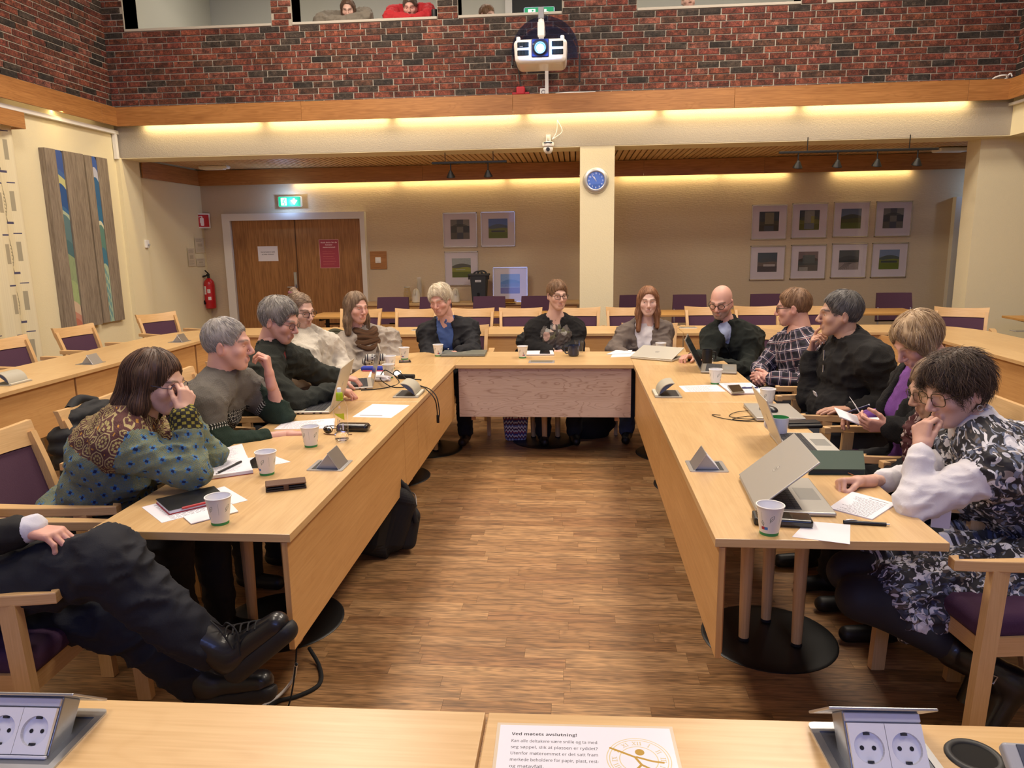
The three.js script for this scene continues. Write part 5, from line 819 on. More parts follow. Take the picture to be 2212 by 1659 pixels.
sheetPx('paper_sheet', 'white printed A4 sheet lying alone in front of the grey flap socket', 'paper', [[761, 901], [845, 903], [884.5, 875.4], [805, 873]], TT, .001, flat(print(256, 360, (g, w, h) => { g.fillStyle = '#f2f0f2'; g.fillRect(0, 0, w, h); g.fillStyle = '#9a9aa0'; g.fillRect(30, 300, 150, 22); lines(g, 60, 170, 120, 1, 10, '#aaa', 4); }), .85));
// charger with cables
{
  const z = at(878, 818), o = thing('laptop_charger', 'black laptop charger with looping cables on the left table', 'charger', [z.x, TT, z.z], -.1); part(o, 'brick', rbox(.11, .028, .045, .008, 0, .014, 0), M.blackMatt);
  const L = (px, py, h = 0) => { const p = onY(px, py, TT + h); return p.sub(V3(z.x, TT, z.z)).applyAxisAngle(V3(0, 1, 0), .1); };
  part(o, 'cable', tube([L(893, 820, .012), L(905, 820, .008), L(910, 821, .006)], .004, 12), M.blackMatt);
  part(o, 'cable', tube([L(862, 818, .012), L(845, 806, .05), L(830, 800, .06), L(822, 812, .03), L(835, 830, .02), L(852, 837, .01), L(880, 836, .006), L(905, 835, .006), L(925, 845, .03), L(938, 860, .006), L(944, 885, -.09), L(945, 905, -.15)], .0032, 120), M.blackMatt);
  part(o, 'cable', tube([L(780, 843, .006), L(810, 841, .005), L(840, 836, .005), L(862, 824, .006), L(850, 808, .05), L(858, 800, .06), L(880, 820, .02), L(905, 832, .006), L(930, 842, .01), L(944, 860, -.02), L(949, 890, -.1), L(947, 908, -.16)], .0032, 120), M.blackMatt); part(o, 'plug', rbox(.016, .05, .012, .003, ...L(946, 905, -.17).toArray()), M.black);
}
solid('crumpled_napkin', 'crumpled white napkin between cups and charger', 'napkin', (() => { const g = new THREE.IcosahedronGeometry(.045, 4), p = g.attributes.position; for (let i = 0; i < p.count; i++) { const v = V3().fromBufferAttribute(p, i), k = .65 + .6 * n3(v.x * 60 + 5, v.y * 60, v.z * 60); p.setXYZ(i, v.x * k * 1.4, Math.max(-.012, v.y * k * .5), v.z * k); } g.computeVertexNormals(); const q = at(826, 822); g.translate(q.x, TT + .013, q.z); return g; })(), M.paper);
sheetPx('paper_sheet', 'white sheet under the paper cups near the charger', 'paper', [[795, 815], [868, 811], [866, 801], [800, 803]], TT, .001, M.paper);
{ const p = at(708, 842), o = thing('computer_mouse', 'white computer mouse at the green half-zip man\'s hand', 'mouse', [p.x, TT, p.z], .2); part(o, 'shell', sph(.03, 0, .008, 0, [1, .5, 1.7], 20), M.white); }
{ // knitted wrist warmers and a blue cloth
  const kn = print(128, 128, (g, w) => { g.fillStyle = '#d9d7d0'; g.fillRect(0, 0, w, w); g.fillStyle = '#4a4a50'; for (const y of [10, 22, 84, 96]) g.fillRect(0, y, w, 6); for (let i = 0; i < 8; i++) { g.fillRect(i * 16, 44, 8, 8); g.fillRect(i * 16 + 8, 56, 8, 8); } });
  [[812, 779, .05, .2, 'upper'], [806, 787, .0, .12, 'lower']].forEach(([px, py, y, r, l]) => { const p = onY(px, py, TT + y), o = thing('wrist_warmer', `${l} one of the two grey patterned knitted wrist warmers`, 'mitten', [p.x, TT + y + .022, p.z], r); part(o, 'tube', xf(new THREE.CapsuleGeometry(.027, .16, 6, 20), [0, 0, 0], [0, 0, R90], [1, .75, 1]), flat(kn, .95, { bumpMap: T.knit, bumpScale: .001 })); });
  const q = at(806, 800), b = thing('blue_cloth', 'folded bright blue cloth below the wrist warmers', 'cloth', [q.x, TT, q.z]); part(b, 'folds', rbox(.16, .03, .07, .012, 0, .015, 0, 'x', 4), mat(0x2c3a9c, .85)); part(b, 'red_edge', rbox(.15, .006, .06, .002, .01, .003, .02), mat(0xa23c50, .8));
}
phone([[862, 784], [888, 783], [886, 779], [862, 780]], TT, 'black phone beside the free-standing paper cup');
// ---- back table ----
openBook([[1121, 769], [1197, 768], [1194, 759], [1122, 760]], 'open notebook before the woman with the scarf', 0x202022, M.paper, M.paper, .01); phone([[1166, 764], [1188, 764], [1187, 759], [1167, 759]], TT + .014, 'black phone lying on the open notebook of the scarf woman');
{
  const p = at(1239, 769), o = thing('ceramic_mug', 'dark blue ceramic mug on the table before the glasses woman', 'mug', [p.x, TT, p.z]); part(o, 'cup', lathe([[0, 0], [.034, 0], [.042, .012], [.044, .085], [.04, .085], [.038, .02], [0, .012]], 36), phys(0x16223c, .2, { clearcoat: .5 })); part(o, 'handle', tube([[-.043, .075, 0], [-.066, .074, 0], [-.068, .04, 0], [-.06, .022, 0], [-.042, .022, 0]], .005, 30), phys(0x16223c, .2, { clearcoat: .5 }));
  const q = at(1251, 762), c = thing('plastic_cup', 'clear plastic cup behind the dark blue mug', 'cup', [q.x, TT, q.z]); part(c, 'wall', lathe([[0, .002], [.028, 0], [.038, .1], [.0395, .1]], 36), phys(0xffffff, .05, { transmission: 1, thickness: 0 }));
  const b = at(1527, 785), m = thing('travel_mug', 'black cylindrical mug beside the grey laptop', 'mug', [b.x, TT, b.z]); part(m, 'cup', lathe([[0, 0], [.033, 0], [.036, .01], [.036, .1], [.032, .1], [.031, .014], [0, .01]], 32), M.black); part(m, 'handle', tube([[.036, .085, 0], [.056, .08, 0], [.056, .03, 0], [.036, .025, 0]], .005, 24), M.black);
  const w = at(1682, 941), g = thing('ceramic_mug', 'white mug with green inside beside the open laptop', 'mug', [w.x, TT, w.z], .0); part(g, 'cup', lathe([[0, 0], [.03, 0], [.034, .004], [.041, .085], [.039, .086]], 40), phys(0xe4e5ee, .2, { clearcoat: .5 })); part(g, 'lining', lathe([[.039, .086], [.033, .012], [0, .01]], 40), phys(0x3f9450, .25, { side: THREE.DoubleSide, clearcoat: .4 })); part(g, 'handle', tube([[-.038, .07, 0], [-.058, .068, 0], [-.06, .045, 0], [-.034, .024, 0]], .006, 30), phys(0xe4e5ee, .2, { clearcoat: .5 }));
}
sheetPx('paper_sheet', 'loose white sheets before the woman in the taupe blazer', 'paper', [[1319, 772], [1376, 770], [1379, 760], [1326, 759]], TT, .001, M.paper); sheetPx('paper_sheet', 'folded white sheet under the taupe blazer woman\'s hand', 'paper', [[1310, 766], [1362, 764], [1366, 757], [1330, 757]], TT + .0015, .003, M.paper);
// ---- right tables ----
sheetPx('paper_sheet', 'unfolded printed sheet near the grey flap socket', 'paper', [[1480, 847], [1568, 846], [1548, 831], [1466, 834]], TT, .0012, txtA); openBook([[1580, 853], [1652, 852], [1622, 829], [1552, 830]], 'open red notebook under the grey phone', 0x7c2030, txtB, txtB, .008); phone([[1582, 851], [1608, 849], [1597, 833], [1571, 835]], TT + .011, 'grey phone lying on the open red notebook', 0x9a968a);
{
  const p = onY(1660, 887, TT + .02), o = thing('computer_mouse', 'black computer mouse on the closed laptop', 'mouse', [p.x, TT + .021, p.z], .5); part(o, 'shell', sph(.032, 0, .006, 0, [1.05, .62, 1.75], 24), phys(0x16181e, .35, { clearcoat: .2 }));
  part(o, 'cable', tube([[.0, .006, -.05], [-.05, -.01, -.06], [-.16, -.016, -.02], [-.2, -.018, .06], [-.12, -.018, .11], [-.02, -.014, .07], [-.14, -.018, .14], [-.2, -.018, .12], [-.1, -.018, .05], [-.04, -.016, .12], [-.14, -.018, .16], [-.26, -.018, .08], [-.28, -.018, .02], [-.24, -.018, .03]].map(q => V3(...q).applyAxisAngle(V3(0, 1, 0), -.5)), .0018, 160, 6), M.blackMatt);
  const q = at(1733, 921), w = thing('leather_pouch', 'flat black leather pouch beside the white mug', 'pouch', [q.x, TT, q.z], .1); part(w, 'body', rbox(.16, .018, .09, .008, 0, .009, 0, 'x', 3), mat(0x121113, .45)); part(w, 'flap', rbox(.158, .006, .06, .003, 0, .02, -.01), mat(0x1a191b, .4));
}
{ const [o, c] = sheetPx('leather_notebook', 'closed dark green leather notebook beyond the half shut laptop', 'notebook', [[1746, 1026], [1868, 1027], [1864, 986], [1750, 985]], TT, .004, mat(0x20332e, .6), 'back_cover'); part(o, 'pages', quadPrism(c.map(p => p.clone().multiplyScalar(.97).add(V3(0, .004, 0))), .016), mat(0x1c2c34, .7)); part(o, 'front_cover', quadPrism(c.map(p => p.clone().add(V3(0, .02, 0))), .004), mat(0x2c443c, .55, { bumpMap: T.leather, bumpScale: .0005 })); part(o, 'ribbon', tube([c[0].clone().lerp(c[1], .7).setY(.01), c[0].clone().lerp(c[1], .8).add(V3(0, .004, .02)), c[0].clone().lerp(c[1], .9).add(V3(.01, .002, .05))], .0015, 12), mat(0x9a5a2c, .6)); }
sheetPx('paper_sheet', 'folded printed sheet under the resting elbow of the floral dress woman', 'paper', [[1884, 1124], [1790, 1099], [1841, 1064], [1936, 1090]], TT, .004, txtA); sheetPx('paper_sheet', 'square white note sheet overhanging the table end', 'paper', [[1711, 1160], [1836, 1176], [1837, 1134], [1743, 1126]], TT, .001, M.paper);
{ const p = at(1690, 1130), o = thing('external_drive', 'glossy black power bank behind the nearest right paper cup', 'power bank', [p.x, TT, p.z], -.12); part(o, 'body', rbox(.17, .026, .075, .009, 0, .013, 0, 'x', 3), phys(0x0e0e10, .25, { clearcoat: .5 })); part(o, 'end_cap', rbox(.012, .024, .07, .005, -.082, .013, 0), M.darkPlastic); }
// ---- sideboard things ----
{
  const y = .74, S = (px, z = -10.66) => { const p = onZ(px, 640, z); return [p.x, y, z]; };
  { const o = thing('orange_box', 'flat orange cardboard box on the sideboard', 'box', S(846)); part(o, 'box', rbox(.34, .075, .22, .003, 0, .0375, 0), mat(0xc94a22, .7)); part(o, 'print', xf(plane(.14, .03), [.05, .035, .1112]), flat(print(128, 32, (g, w, h) => { g.fillStyle = '#c2421e'; g.fillRect(0, 0, w, h); g.fillStyle = '#8c2a14'; g.fillRect(8, 10, 100, 10); }))); part(o, 'lid_edge', box(.342, .006, .222, 0, .072, 0), mat(0xa83a1a, .7)); }
  { const p = S(859, -10.5); cupAt(p, 'paper cup in front of the orange box on the sideboard'); }
  const jar = thing('glass_jug', 'clear glass jug with lid on the sideboard', 'jug', S(880)); part(jar, 'wall', lathe([[0, .003], [.05, 0], [.055, .02], [.055, .15], [.04, .19], [.038, .22], [.042, .225]], 32), phys(0xf4efe0, .04, { transmission: 1, thickness: 0 })); part(jar, 'lid', lathe([[0, .235], [.042, .235], [.044, .222], [.038, .22]], 24), M.alu);
  const th = thing('thermos_jug', 'pale curved thermos jug beside the glass jug', 'thermos', S(899), 0, 'pale thermos jugs'); part(th, 'body', lathe([[0, 0], [.06, 0], [.065, .02], [.06, .1], [.045, .17], [.025, .2], [0, .205]], 32), phys(0xdcd6c4, .3)); part(th, 'handle', xf(new THREE.TorusGeometry(.035, .012, 10, 24, 3.6), [0, .14, .045], [0, R90, -.3], [1, 1.5, 1]), phys(0xd3ccb8, .35)); part(th, 'spout', rbox(.03, .03, .05, .01, 0, .19, -.02), phys(0xdcd6c4, .3)); dup(th, S(984), .2, 'pale curved thermos jug right of the blazer man\'s head');
  const st = thing('cup_stack', 'tall stack of clear plastic cups on the sideboard', 'cups', S(907, -10.78)); for (let i = 0; i < 14; i++) part(st, i ? `cup_${String(i).padStart(3, '0')}` : 'cup', xf(lathe([[.03, 0], [.038, .09], [.0395, .09]], 20), [0, i * .021, 0]), phys(0xf6f4ee, .1, { transmission: .75, thickness: 0 }));
  const ur = thing('coffee_urn', 'dark grey insulated coffee urn with handles on the sideboard', 'urn', S(1036)); const um = mat(0x34373b, .6);
  const ug = new RoundedBoxGeometry(.24, .4, .26, 3, .02), up = ug.attributes.position; for (let i = 0; i < up.count; i++) { const k = 1 - (.2 - up.getY(i)) * .55; up.setX(i, up.getX(i) * k); up.setZ(i, up.getZ(i) * (1 - (.2 - up.getY(i)) * .3)); } ug.computeVertexNormals(); part(ur, 'body', xf(ug, [0, .2, 0]), um); part(ur, 'lid', rbox(.29, .03, .28, .01, 0, .395, 0), um); part(ur, 'handle', xf(new THREE.TorusGeometry(.055, .014, 10, 24, Math.PI), [0, .405, .09], [0, 0, 0], [1.1, .75, 1]), um); part(ur, 'handle', xf(new THREE.TorusGeometry(.055, .014, 10, 24, Math.PI), [0.03, .405, -.09], [0, 0, 0], [1.1, .75, 1]), um); part(ur, 'tap_recess', rbox(.09, .2, .02, .02, 0, .14, .105, 'x', 3), M.black); part(ur, 'tap', rbox(.03, .05, .04, .006, 0, .12, .125), M.blackMatt); part(ur, 'latch', merge([box(.02, .06, .03, -.14, .36, .05), box(.02, .06, .03, .14, .36, .05)]), M.black);
  part(ur, 'brand_plate', xf(plane(.085, .03), [0, .31, .133], [.05, 0, 0]), flat(print(128, 44, (g, w, h) => { g.fillStyle = '#d8dade'; g.fillRect(0, 0, w, h); g.fillStyle = '#3a3c40'; g.font = 'bold 22px sans-serif'; g.textAlign = 'center'; g.fillText('CAMBRO', w / 2, 30); })));
  const tr = thing('cake_tray', 'cake slices in a golden tray before the leaning picture', 'tray', S(1087, -10.55)); part(tr, 'tray', rbox(.36, .012, .2, .004, 0, .006, 0), M.brass); part(tr, 'cake', rbox(.3, .035, .16, .008, 0, .03, 0), mat(0x8a5a20, .8)); part(tr, 'wrapper', sph(.05, -.13, .06, 0, [1, .8, .8]), phys(0xf0e8d0, .2, { transmission: .6, thickness: 0 }));
  const nk = thing('napkin_tent', 'small white folded card in front of the coffee urn', 'card', S(1044, -10.56)); const tri = new THREE.Shape(); tri.moveTo(-.04, 0); tri.lineTo(.04, 0); tri.lineTo(0, .06); tri.closePath(); part(nk, 'card', ext(tri, .06, 0), M.paper);
  picture([onZ(1102, 618, -10.72).x, y + .245, -10.74], .5, landscapes[3], 'framed blue landscape print leaning on the wall behind the cake tray', gl_, -.13);
}
function cupAt(p, label) { const t = thing('paper_cup', label, 'cup', p, 1, 'printed paper cups'); part(t, 'wall', xf(new THREE.CylinderGeometry(.036, .026, .09, 24, 1, true), [0, .045, 0]), cupM); part(t, 'rim', xf(new THREE.TorusGeometry(.036, .002, 8, 24), [0, .09, 0], [R90, 0, 0]), cupIn); }
// ---- floor: bags, cables, backpack ----
{
  const p = onY(870, 1178, 0), b = thing('backpack', 'black backpack slumped under the left meeting table', 'backpack', [-1.02, 0, -3.62], .4); const g = new RoundedBoxGeometry(.26, .4, .34, 5, .09), q = g.attributes.position; for (let i = 0; i < q.count; i++) { const k = .015 * Math.sin(q.getX(i) * 40 + q.getY(i) * 30) + .02 * (n3(q.getX(i) * 9, q.getY(i) * 9, q.getZ(i) * 9) - .5); q.setX(i, q.getX(i) + k); q.setZ(i, q.getZ(i) + k); } g.computeVertexNormals(); part(b, 'main_pouch', xf(g, [0, .2, 0], [0, 0, -.25]), mat(0x131417, .75)); part(b, 'front_pocket', xf(new RoundedBoxGeometry(.1, .22, .26, 3, .04), [.13, .13, 0], [0, 0, -.2]), mat(0x17181b, .75)); part(b, 'strap', tube([[-.05, .38, .1], [.02, .45, .1], [.12, .36, .12], [.16, .18, .14]], .014, 32), mat(0x0f1012, .7)); part(b, 'zip', tube([[.17, .26, -.12], [.185, .28, 0], [.17, .26, .12]], .004, 20), M.steel);
  const z = thing('zigzag_bag', 'cloth bag with red, white and blue zigzag pattern under the far table', 'bag', [onY(1113, 955, 0).x, 0, onY(1113, 955, 0).z - .08], .05); const zg = new RoundedBoxGeometry(.2, .3, .13, 3, .03), zp = zg.attributes.position; for (let i = 0; i < zp.count; i++) zp.setX(i, zp.getX(i) * (1 + zp.getY(i) * .9)); zg.computeVertexNormals();
  const zt = print(256, 256, (c, w) => { const cols = ['#d8d4d0', '#8a3a4a', '#3c4a86', '#c9c4c8', '#5a2c3a', '#6d7fb4', '#e0dcd8', '#472c44']; for (let i = 0; i < 16; i++) { c.strokeStyle = cols[i % 8]; c.lineWidth = 19; c.beginPath(); for (let k = 0; k <= 16; k++) c.lineTo(k * 16, i * 18 - 8 + (k % 2) * 26); c.stroke(); } }); zt.wrapS = zt.wrapT = THREE.RepeatWrapping; part(z, 'pouch', uvm(xf(zg, [0, .15, 0])), flat(scaleT(zt, .2, .2), .9)); part(z, 'handle', tube([[-.08, .29, 0], [-.06, .42, 0], [.06, .42, 0], [.08, .29, 0]], .008, 24), mat(0x5a2c3a, .8));
  const d = thing('tote_bag', 'slumped black bag under the far meeting table', 'bag', [onY(1275, 950, 0).x, 0, onY(1275, 950, 0).z - .12], .1); const dg = new THREE.SphereGeometry(.18, 28, 18), dp = dg.attributes.position; for (let i = 0; i < dp.count; i++) { const k = 1 + .25 * (n3(dp.getX(i) * 12, dp.getY(i) * 12, dp.getZ(i) * 12) - .5); dp.setXYZ(i, dp.getX(i) * k * 1.15, Math.max(-.12, dp.getY(i) * k * .95), dp.getZ(i) * k * .8); } dg.computeVertexNormals(); part(d, 'pouch', xf(dg, [0, .12, 0]), mat(0x101013, .8)); part(d, 'strap', tube([[-.1, .25, 0], [-.14, .32, .05], [.0, .36, .06], [.12, .24, 0]], .012, 24), mat(0x151518, .8));
  const F = (px, py, y = .006) => onY(px, py, y);
  solid('floor_cable', 'thick black cable curving on the floor below the left table end', 'cable', tube([F(668, 1400, .04), F(690, 1440), F(688, 1480), F(640, 1505), F(600, 1515), F(560, 1545)], .008, 60), M.blackMatt);
  solid('floor_cable', 'white cable hanging down to the floor below the left table end', 'cable', tube([onX(640, 1435, -.95).setX(-.95), F(628, 1475), F(600, 1505), F(560, 1530)], .006, 50), M.white);
  solid('floor_cable', 'thin black cable hanging behind the left table panel', 'cable', tube([[-.93, .66, -2.15], [-.945, .45, -2.2], [-.95, .25, -2.25], [-.99, .02, -2.2], F(560, 1510)], .003, 60), M.blackMatt);
}
// ================= PEOPLE: distance fields meshed with surface nets =================
class Field {
  constructor(lo, hi, c) { this.lo = lo; this.c = c; this.n = [0, 1, 2].map(i => Math.ceil((hi.getComponent(i) - lo.getComponent(i)) / c) + 2); this.v = new Float32Array(this.n[0] * this.n[1] * this.n[2]).fill(1); }
  each(lo, hi, fn) {
    const { n, c, v } = this, a = [0, 1, 2].map(i => Math.max(0, Math.floor((lo.getComponent(i) - this.lo.getComponent(i)) / c))), b = [0, 1, 2].map(i => Math.min(n[i] - 1, Math.ceil((hi.getComponent(i) - this.lo.getComponent(i)) / c)));
    for (let k = a[2]; k <= b[2]; k++) for (let j = a[1]; j <= b[1]; j++) { let i = a[0] + n[0] * (j + n[1] * k); for (let x = a[0]; x <= b[0]; x++, i++) v[i] = fn(this.lo.x + x * c, this.lo.y + j * c, this.lo.z + k * c, v[i]); }
  }
  add(p, k = .02, g = 0) { const m = k + this.c * 2 + g; const d = p.d; this.each(p.lo.clone().subScalar(m), p.hi.clone().addScalar(m), (x, y, z, v) => { const e = d(x, y, z) - g, h = Math.max(k - Math.abs(v - e), 0) / k; return Math.min(v, e) - h * h * k * .25; }); return this; }
  sub(p, k = .01) { const m = k + this.c * 2, d = p.d; this.each(p.lo.clone().subScalar(m), p.hi.clone().addScalar(m), (x, y, z, v) => { const e = -d(x, y, z), h = Math.max(k - Math.abs(v - e), 0) / k; return Math.max(v, e) + h * h * k * .25; }); return this; }
  clip(fn) { const { n, c, lo } = this; this.each(lo, V3(lo.x + n[0] * c, lo.y + n[1] * c, lo.z + n[2] * c), (x, y, z, v) => v > .2 ? v : Math.max(v, fn(x, y, z))); return this; }
  at(x, y, z) { const { n, c, v, lo } = this; const fx = clamp((x - lo.x) / c, 0, n[0] - 1.001), fy = clamp((y - lo.y) / c, 0, n[1] - 1.001), fz = clamp((z - lo.z) / c, 0, n[2] - 1.001), i = fx | 0, j = fy | 0, k = fz | 0, a = fx - i, b = fy - j, d = fz - k, o = i + n[0] * (j + n[1] * k), X = 1, Y = n[0], Z = n[0] * n[1]; return lerp(lerp(lerp(v[o], v[o + X], a), lerp(v[o + Y], v[o + X + Y], a), b), lerp(lerp(v[o + Z], v[o + X + Z], a), lerp(v[o + Y + Z], v[o + X + Y + Z], a), b), d); }
  grad(p, e = this.c) { return V3(this.at(p.x + e, p.y, p.z) - this.at(p.x - e, p.y, p.z), this.at(p.x, p.y + e, p.z) - this.at(p.x, p.y - e, p.z), this.at(p.x, p.y, p.z + e) - this.at(p.x, p.y, p.z - e)).normalize(); }
  mesh() {
    const { n, c, v, lo } = this, [nx, ny, nz] = n, id = new Int32Array(nx * ny * nz).fill(-1), pos = [], ind = [], S = [1, nx, nx * ny];
    const corner = [0, 1, nx, nx + 1, nx * ny, nx * ny + 1, nx * ny + nx, nx * ny + nx + 1], ed = [[0, 1], [2, 3], [4, 5], [6, 7], [0, 2], [1, 3], [4, 6], [5, 7], [0, 4], [1, 5], [2, 6], [3, 7]];
    for (let k = 0; k < nz - 1; k++) for (let j = 0; j < ny - 1; j++) for (let i = 0; i < nx - 1; i++) {
      const o = i + nx * (j + ny * k); let m = 0; for (let q = 0; q < 8; q++) if (v[o + corner[q]] < 0) m |= 1 << q; if (m === 0 || m === 255) continue;
      let sx = 0, sy = 0, sz = 0, s = 0; for (const [a, b] of ed) { if (((m >> a) & 1) === ((m >> b) & 1)) continue; const va = v[o + corner[a]], vb = v[o + corner[b]], t = va / (va - vb); sx += (a & 1) + t * ((b & 1) - (a & 1)); sy += ((a >> 1) & 1) + t * (((b >> 1) & 1) - ((a >> 1) & 1)); sz += (a >> 2) + t * ((b >> 2) - (a >> 2)); s++; }
      id[o] = pos.length / 3; pos.push(lo.x + (i + sx / s) * c, lo.y + (j + sy / s) * c, lo.z + (k + sz / s) * c);
    }
    for (let k = 1; k < nz - 1; k++) for (let j = 1; j < ny - 1; j++) for (let i = 1; i < nx - 1; i++) {
      const o = i + nx * (j + ny * k), a = v[o] < 0;
      for (let ax = 0; ax < 3; ax++) { if (a === (v[o + S[ax]] < 0)) continue; const u = S[(ax + 1) % 3], w = S[(ax + 2) % 3], q = [id[o], id[o - u], id[o - u - w], id[o - w]]; if (q.some(e => e < 0)) continue; if (a) ind.push(q[0], q[1], q[2], q[0], q[2], q[3]); else ind.push(q[0], q[2], q[1], q[0], q[3], q[2]); }
    }
    const g = new THREE.BufferGeometry(); g.setAttribute('position', new THREE.Float32BufferAttribute(pos, 3)); g.setIndex(ind); g.computeVertexNormals(); return g;
  }
}
const bb = (pts, r) => ({ lo: V3(Math.min(...pts.map(p => p.x)) - r, Math.min(...pts.map(p => p.y)) - r, Math.min(...pts.map(p => p.z)) - r), hi: V3(Math.max(...pts.map(p => p.x)) + r, Math.max(...pts.map(p => p.y)) + r, Math.max(...pts.map(p => p.z)) + r) });
function cap(a, b, ra, rb) { // tapered capsule
  if (Array.isArray(a)) a = V3(...a); if (Array.isArray(b)) b = V3(...b); rb = rb ?? ra; const ab = b.clone().sub(a), L2 = Math.max(1e-9, ab.lengthSq());
  return { ...bb([a, b], Math.max(ra, rb)), a, b, ra, rb, d: (x, y, z) => { const px = x - a.x, py = y - a.y, pz = z - a.z, t = clamp((px * ab.x + py * ab.y + pz * ab.z) / L2, 0, 1), dx = px - ab.x * t, dy = py - ab.y * t, dz = pz - ab.z * t; return Math.sqrt(dx * dx + dy * dy + dz * dz) - (ra + (rb - ra) * t); } };
}
function ell(c, r, X = V3(1, 0, 0), Y = V3(0, 1, 0), Z = V3(0, 0, 1)) { // ellipsoid with its own axes
  if (Array.isArray(c)) c = V3(...c); const m = Math.max(...r), e = V3(Math.abs(X.x) * r[0] + Math.abs(Y.x) * r[1] + Math.abs(Z.x) * r[2], Math.abs(X.y) * r[0] + Math.abs(Y.y) * r[1] + Math.abs(Z.y) * r[2], Math.abs(X.z) * r[0] + Math.abs(Y.z) * r[1] + Math.abs(Z.z) * r[2]);
  return { lo: c.clone().sub(e), hi: c.clone().add(e), a: c, b: c.clone().addScaledVector(Y, .001), ra: m, rb: m, d: (x, y, z) => { const px = x - c.x, py = y - c.y, pz = z - c.z, u = (px * X.x + py * X.y + pz * X.z), v = (px * Y.x + py * Y.y + pz * Y.z), w = (px * Z.x + py * Z.y + pz * Z.z); const k0 = Math.sqrt((u / r[0]) ** 2 + (v / r[1]) ** 2 + (w / r[2]) ** 2), k1 = Math.sqrt((u / r[0] ** 2) ** 2 + (v / r[1] ** 2) ** 2 + (w / r[2] ** 2) ** 2); return k1 < 1e-6 ? -Math.min(...r) : k0 * (k0 - 1) / k1; } };
}
function meshOf(prims, c, k, g = 0, cuts = [], clip) {
  const lo = V3(1e9, 1e9, 1e9), hi = V3(-1e9, -1e9, -1e9); prims.forEach(p => { lo.min(p.lo); hi.max(p.hi); }); const F = new Field(lo.subScalar(g + .03), hi.addScalar(g + .03), c);
  prims.forEach(p => F.add(p, p.k ?? k, g)); cuts.forEach(p => F.sub(p, p.k ?? .008)); if (clip) F.clip(clip); return F;
}
const paint = (g, fn) => { const p = g.attributes.position, a = new Float32Array(p.count * 3), v = V3(); for (let i = 0; i < p.count; i++) { v.fromBufferAttribute(p, i); a.set(fn(v), i * 3); } g.setAttribute('color', new THREE.BufferAttribute(a, 3)); return g; };
const push = (g, fn) => { const p = g.attributes.position, n = g.attributes.normal, v = V3(), m = V3(); for (let i = 0; i < p.count; i++) { v.fromBufferAttribute(p, i); m.fromBufferAttribute(n, i); const d = fn(v, m); p.setXYZ(i, v.x + m.x * d, v.y + m.y * d, v.z + m.z * d); } g.computeVertexNormals(); return g; };
// cloth folds
const folds = (amp, f) => v => { const w = n3(v.x * 5, v.y * 5, v.z * 5) * 1.4, a = n3(v.x * f + w, v.y * f * 1.5 + w * 2, v.z * f), b = n3(v.x * f * 2.1, v.y * f * 2.6 + 9 + w, v.z * f * 2.1); const r = q => Math.pow(1 - Math.abs(q * 2 - 1), 2); return amp * (r(a) * 1.7 + r(b) * .9 - .8); };
// uv in metres around and along the nearest bone; triangles sorted into zones
function limbUV(g, bones, zone) {
  g = g.toNonIndexed(); const p = g.attributes.position, n = p.count, uv = new Float32Array(n * 2), v = V3(), c = V3(), zs = new Uint8Array(n / 3);
  bones = bones.map(b => { const ax = b.b.clone().sub(b.a), L = ax.length(); ax.normalize(); let X = V3(0, 0, 1); if (b.X) X = b.X.clone(); else if (Math.abs(ax.z) > .8) X = V3(1, 0, 0); X.addScaledVector(ax, -X.dot(ax)).normalize(); return { ...b, ax, L, X, Y: ax.clone().cross(X) }; });
  for (let i = 0; i < n; i += 3) {
    c.set(0, 0, 0); for (let j = 0; j < 3; j++) c.add(v.fromBufferAttribute(p, i + j)); c.multiplyScalar(1 / 3);
    let best = 0, bd = 1e9; bones.forEach((b, q) => { const t = clamp(v.copy(c).sub(b.a).dot(b.ax), 0, b.L), d = v.copy(c).sub(b.a).addScaledVector(b.ax, -t).length() / b.r; if (d < bd) { bd = d; best = q; } });
    const b = bones[best], ang = q => Math.atan2(q.dot(b.Y), q.dot(b.X)), a0 = ang(v.copy(c).sub(b.a));
    for (let j = 0; j < 3; j++) { v.fromBufferAttribute(p, i + j).sub(b.a); let a = ang(v) - a0; if (a > Math.PI) a -= 2 * Math.PI; if (a < -Math.PI) a += 2 * Math.PI; uv[(i + j) * 2] = (a0 + a) * b.r; uv[(i + j) * 2 + 1] = v.dot(b.ax); }
    zs[i / 3] = zone ? zone(c, best) : 0;
  }
  g.setAttribute('uv', new THREE.BufferAttribute(uv, 2)); if (!zone) return [g];
  const out = []; const nr = g.attributes.normal; for (let z = 0; z <= Math.max(...zs); z++) { const P = [], N = [], U = []; for (let t = 0; t < n / 3; t++) if (zs[t] === z) for (let j = 0; j < 3; j++) { const i = t * 3 + j; P.push(p.getX(i), p.getY(i), p.getZ(i)); N.push(nr.getX(i), nr.getY(i), nr.getZ(i)); U.push(uv[i * 2], uv[i * 2 + 1]); } const h = new THREE.BufferGeometry(); h.setAttribute('position', new THREE.Float32BufferAttribute(P, 3)); h.setAttribute('normal', new THREE.Float32BufferAttribute(N, 3)); h.setAttribute('uv', new THREE.Float32BufferAttribute(U, 2)); out.push(h); } return out;
}
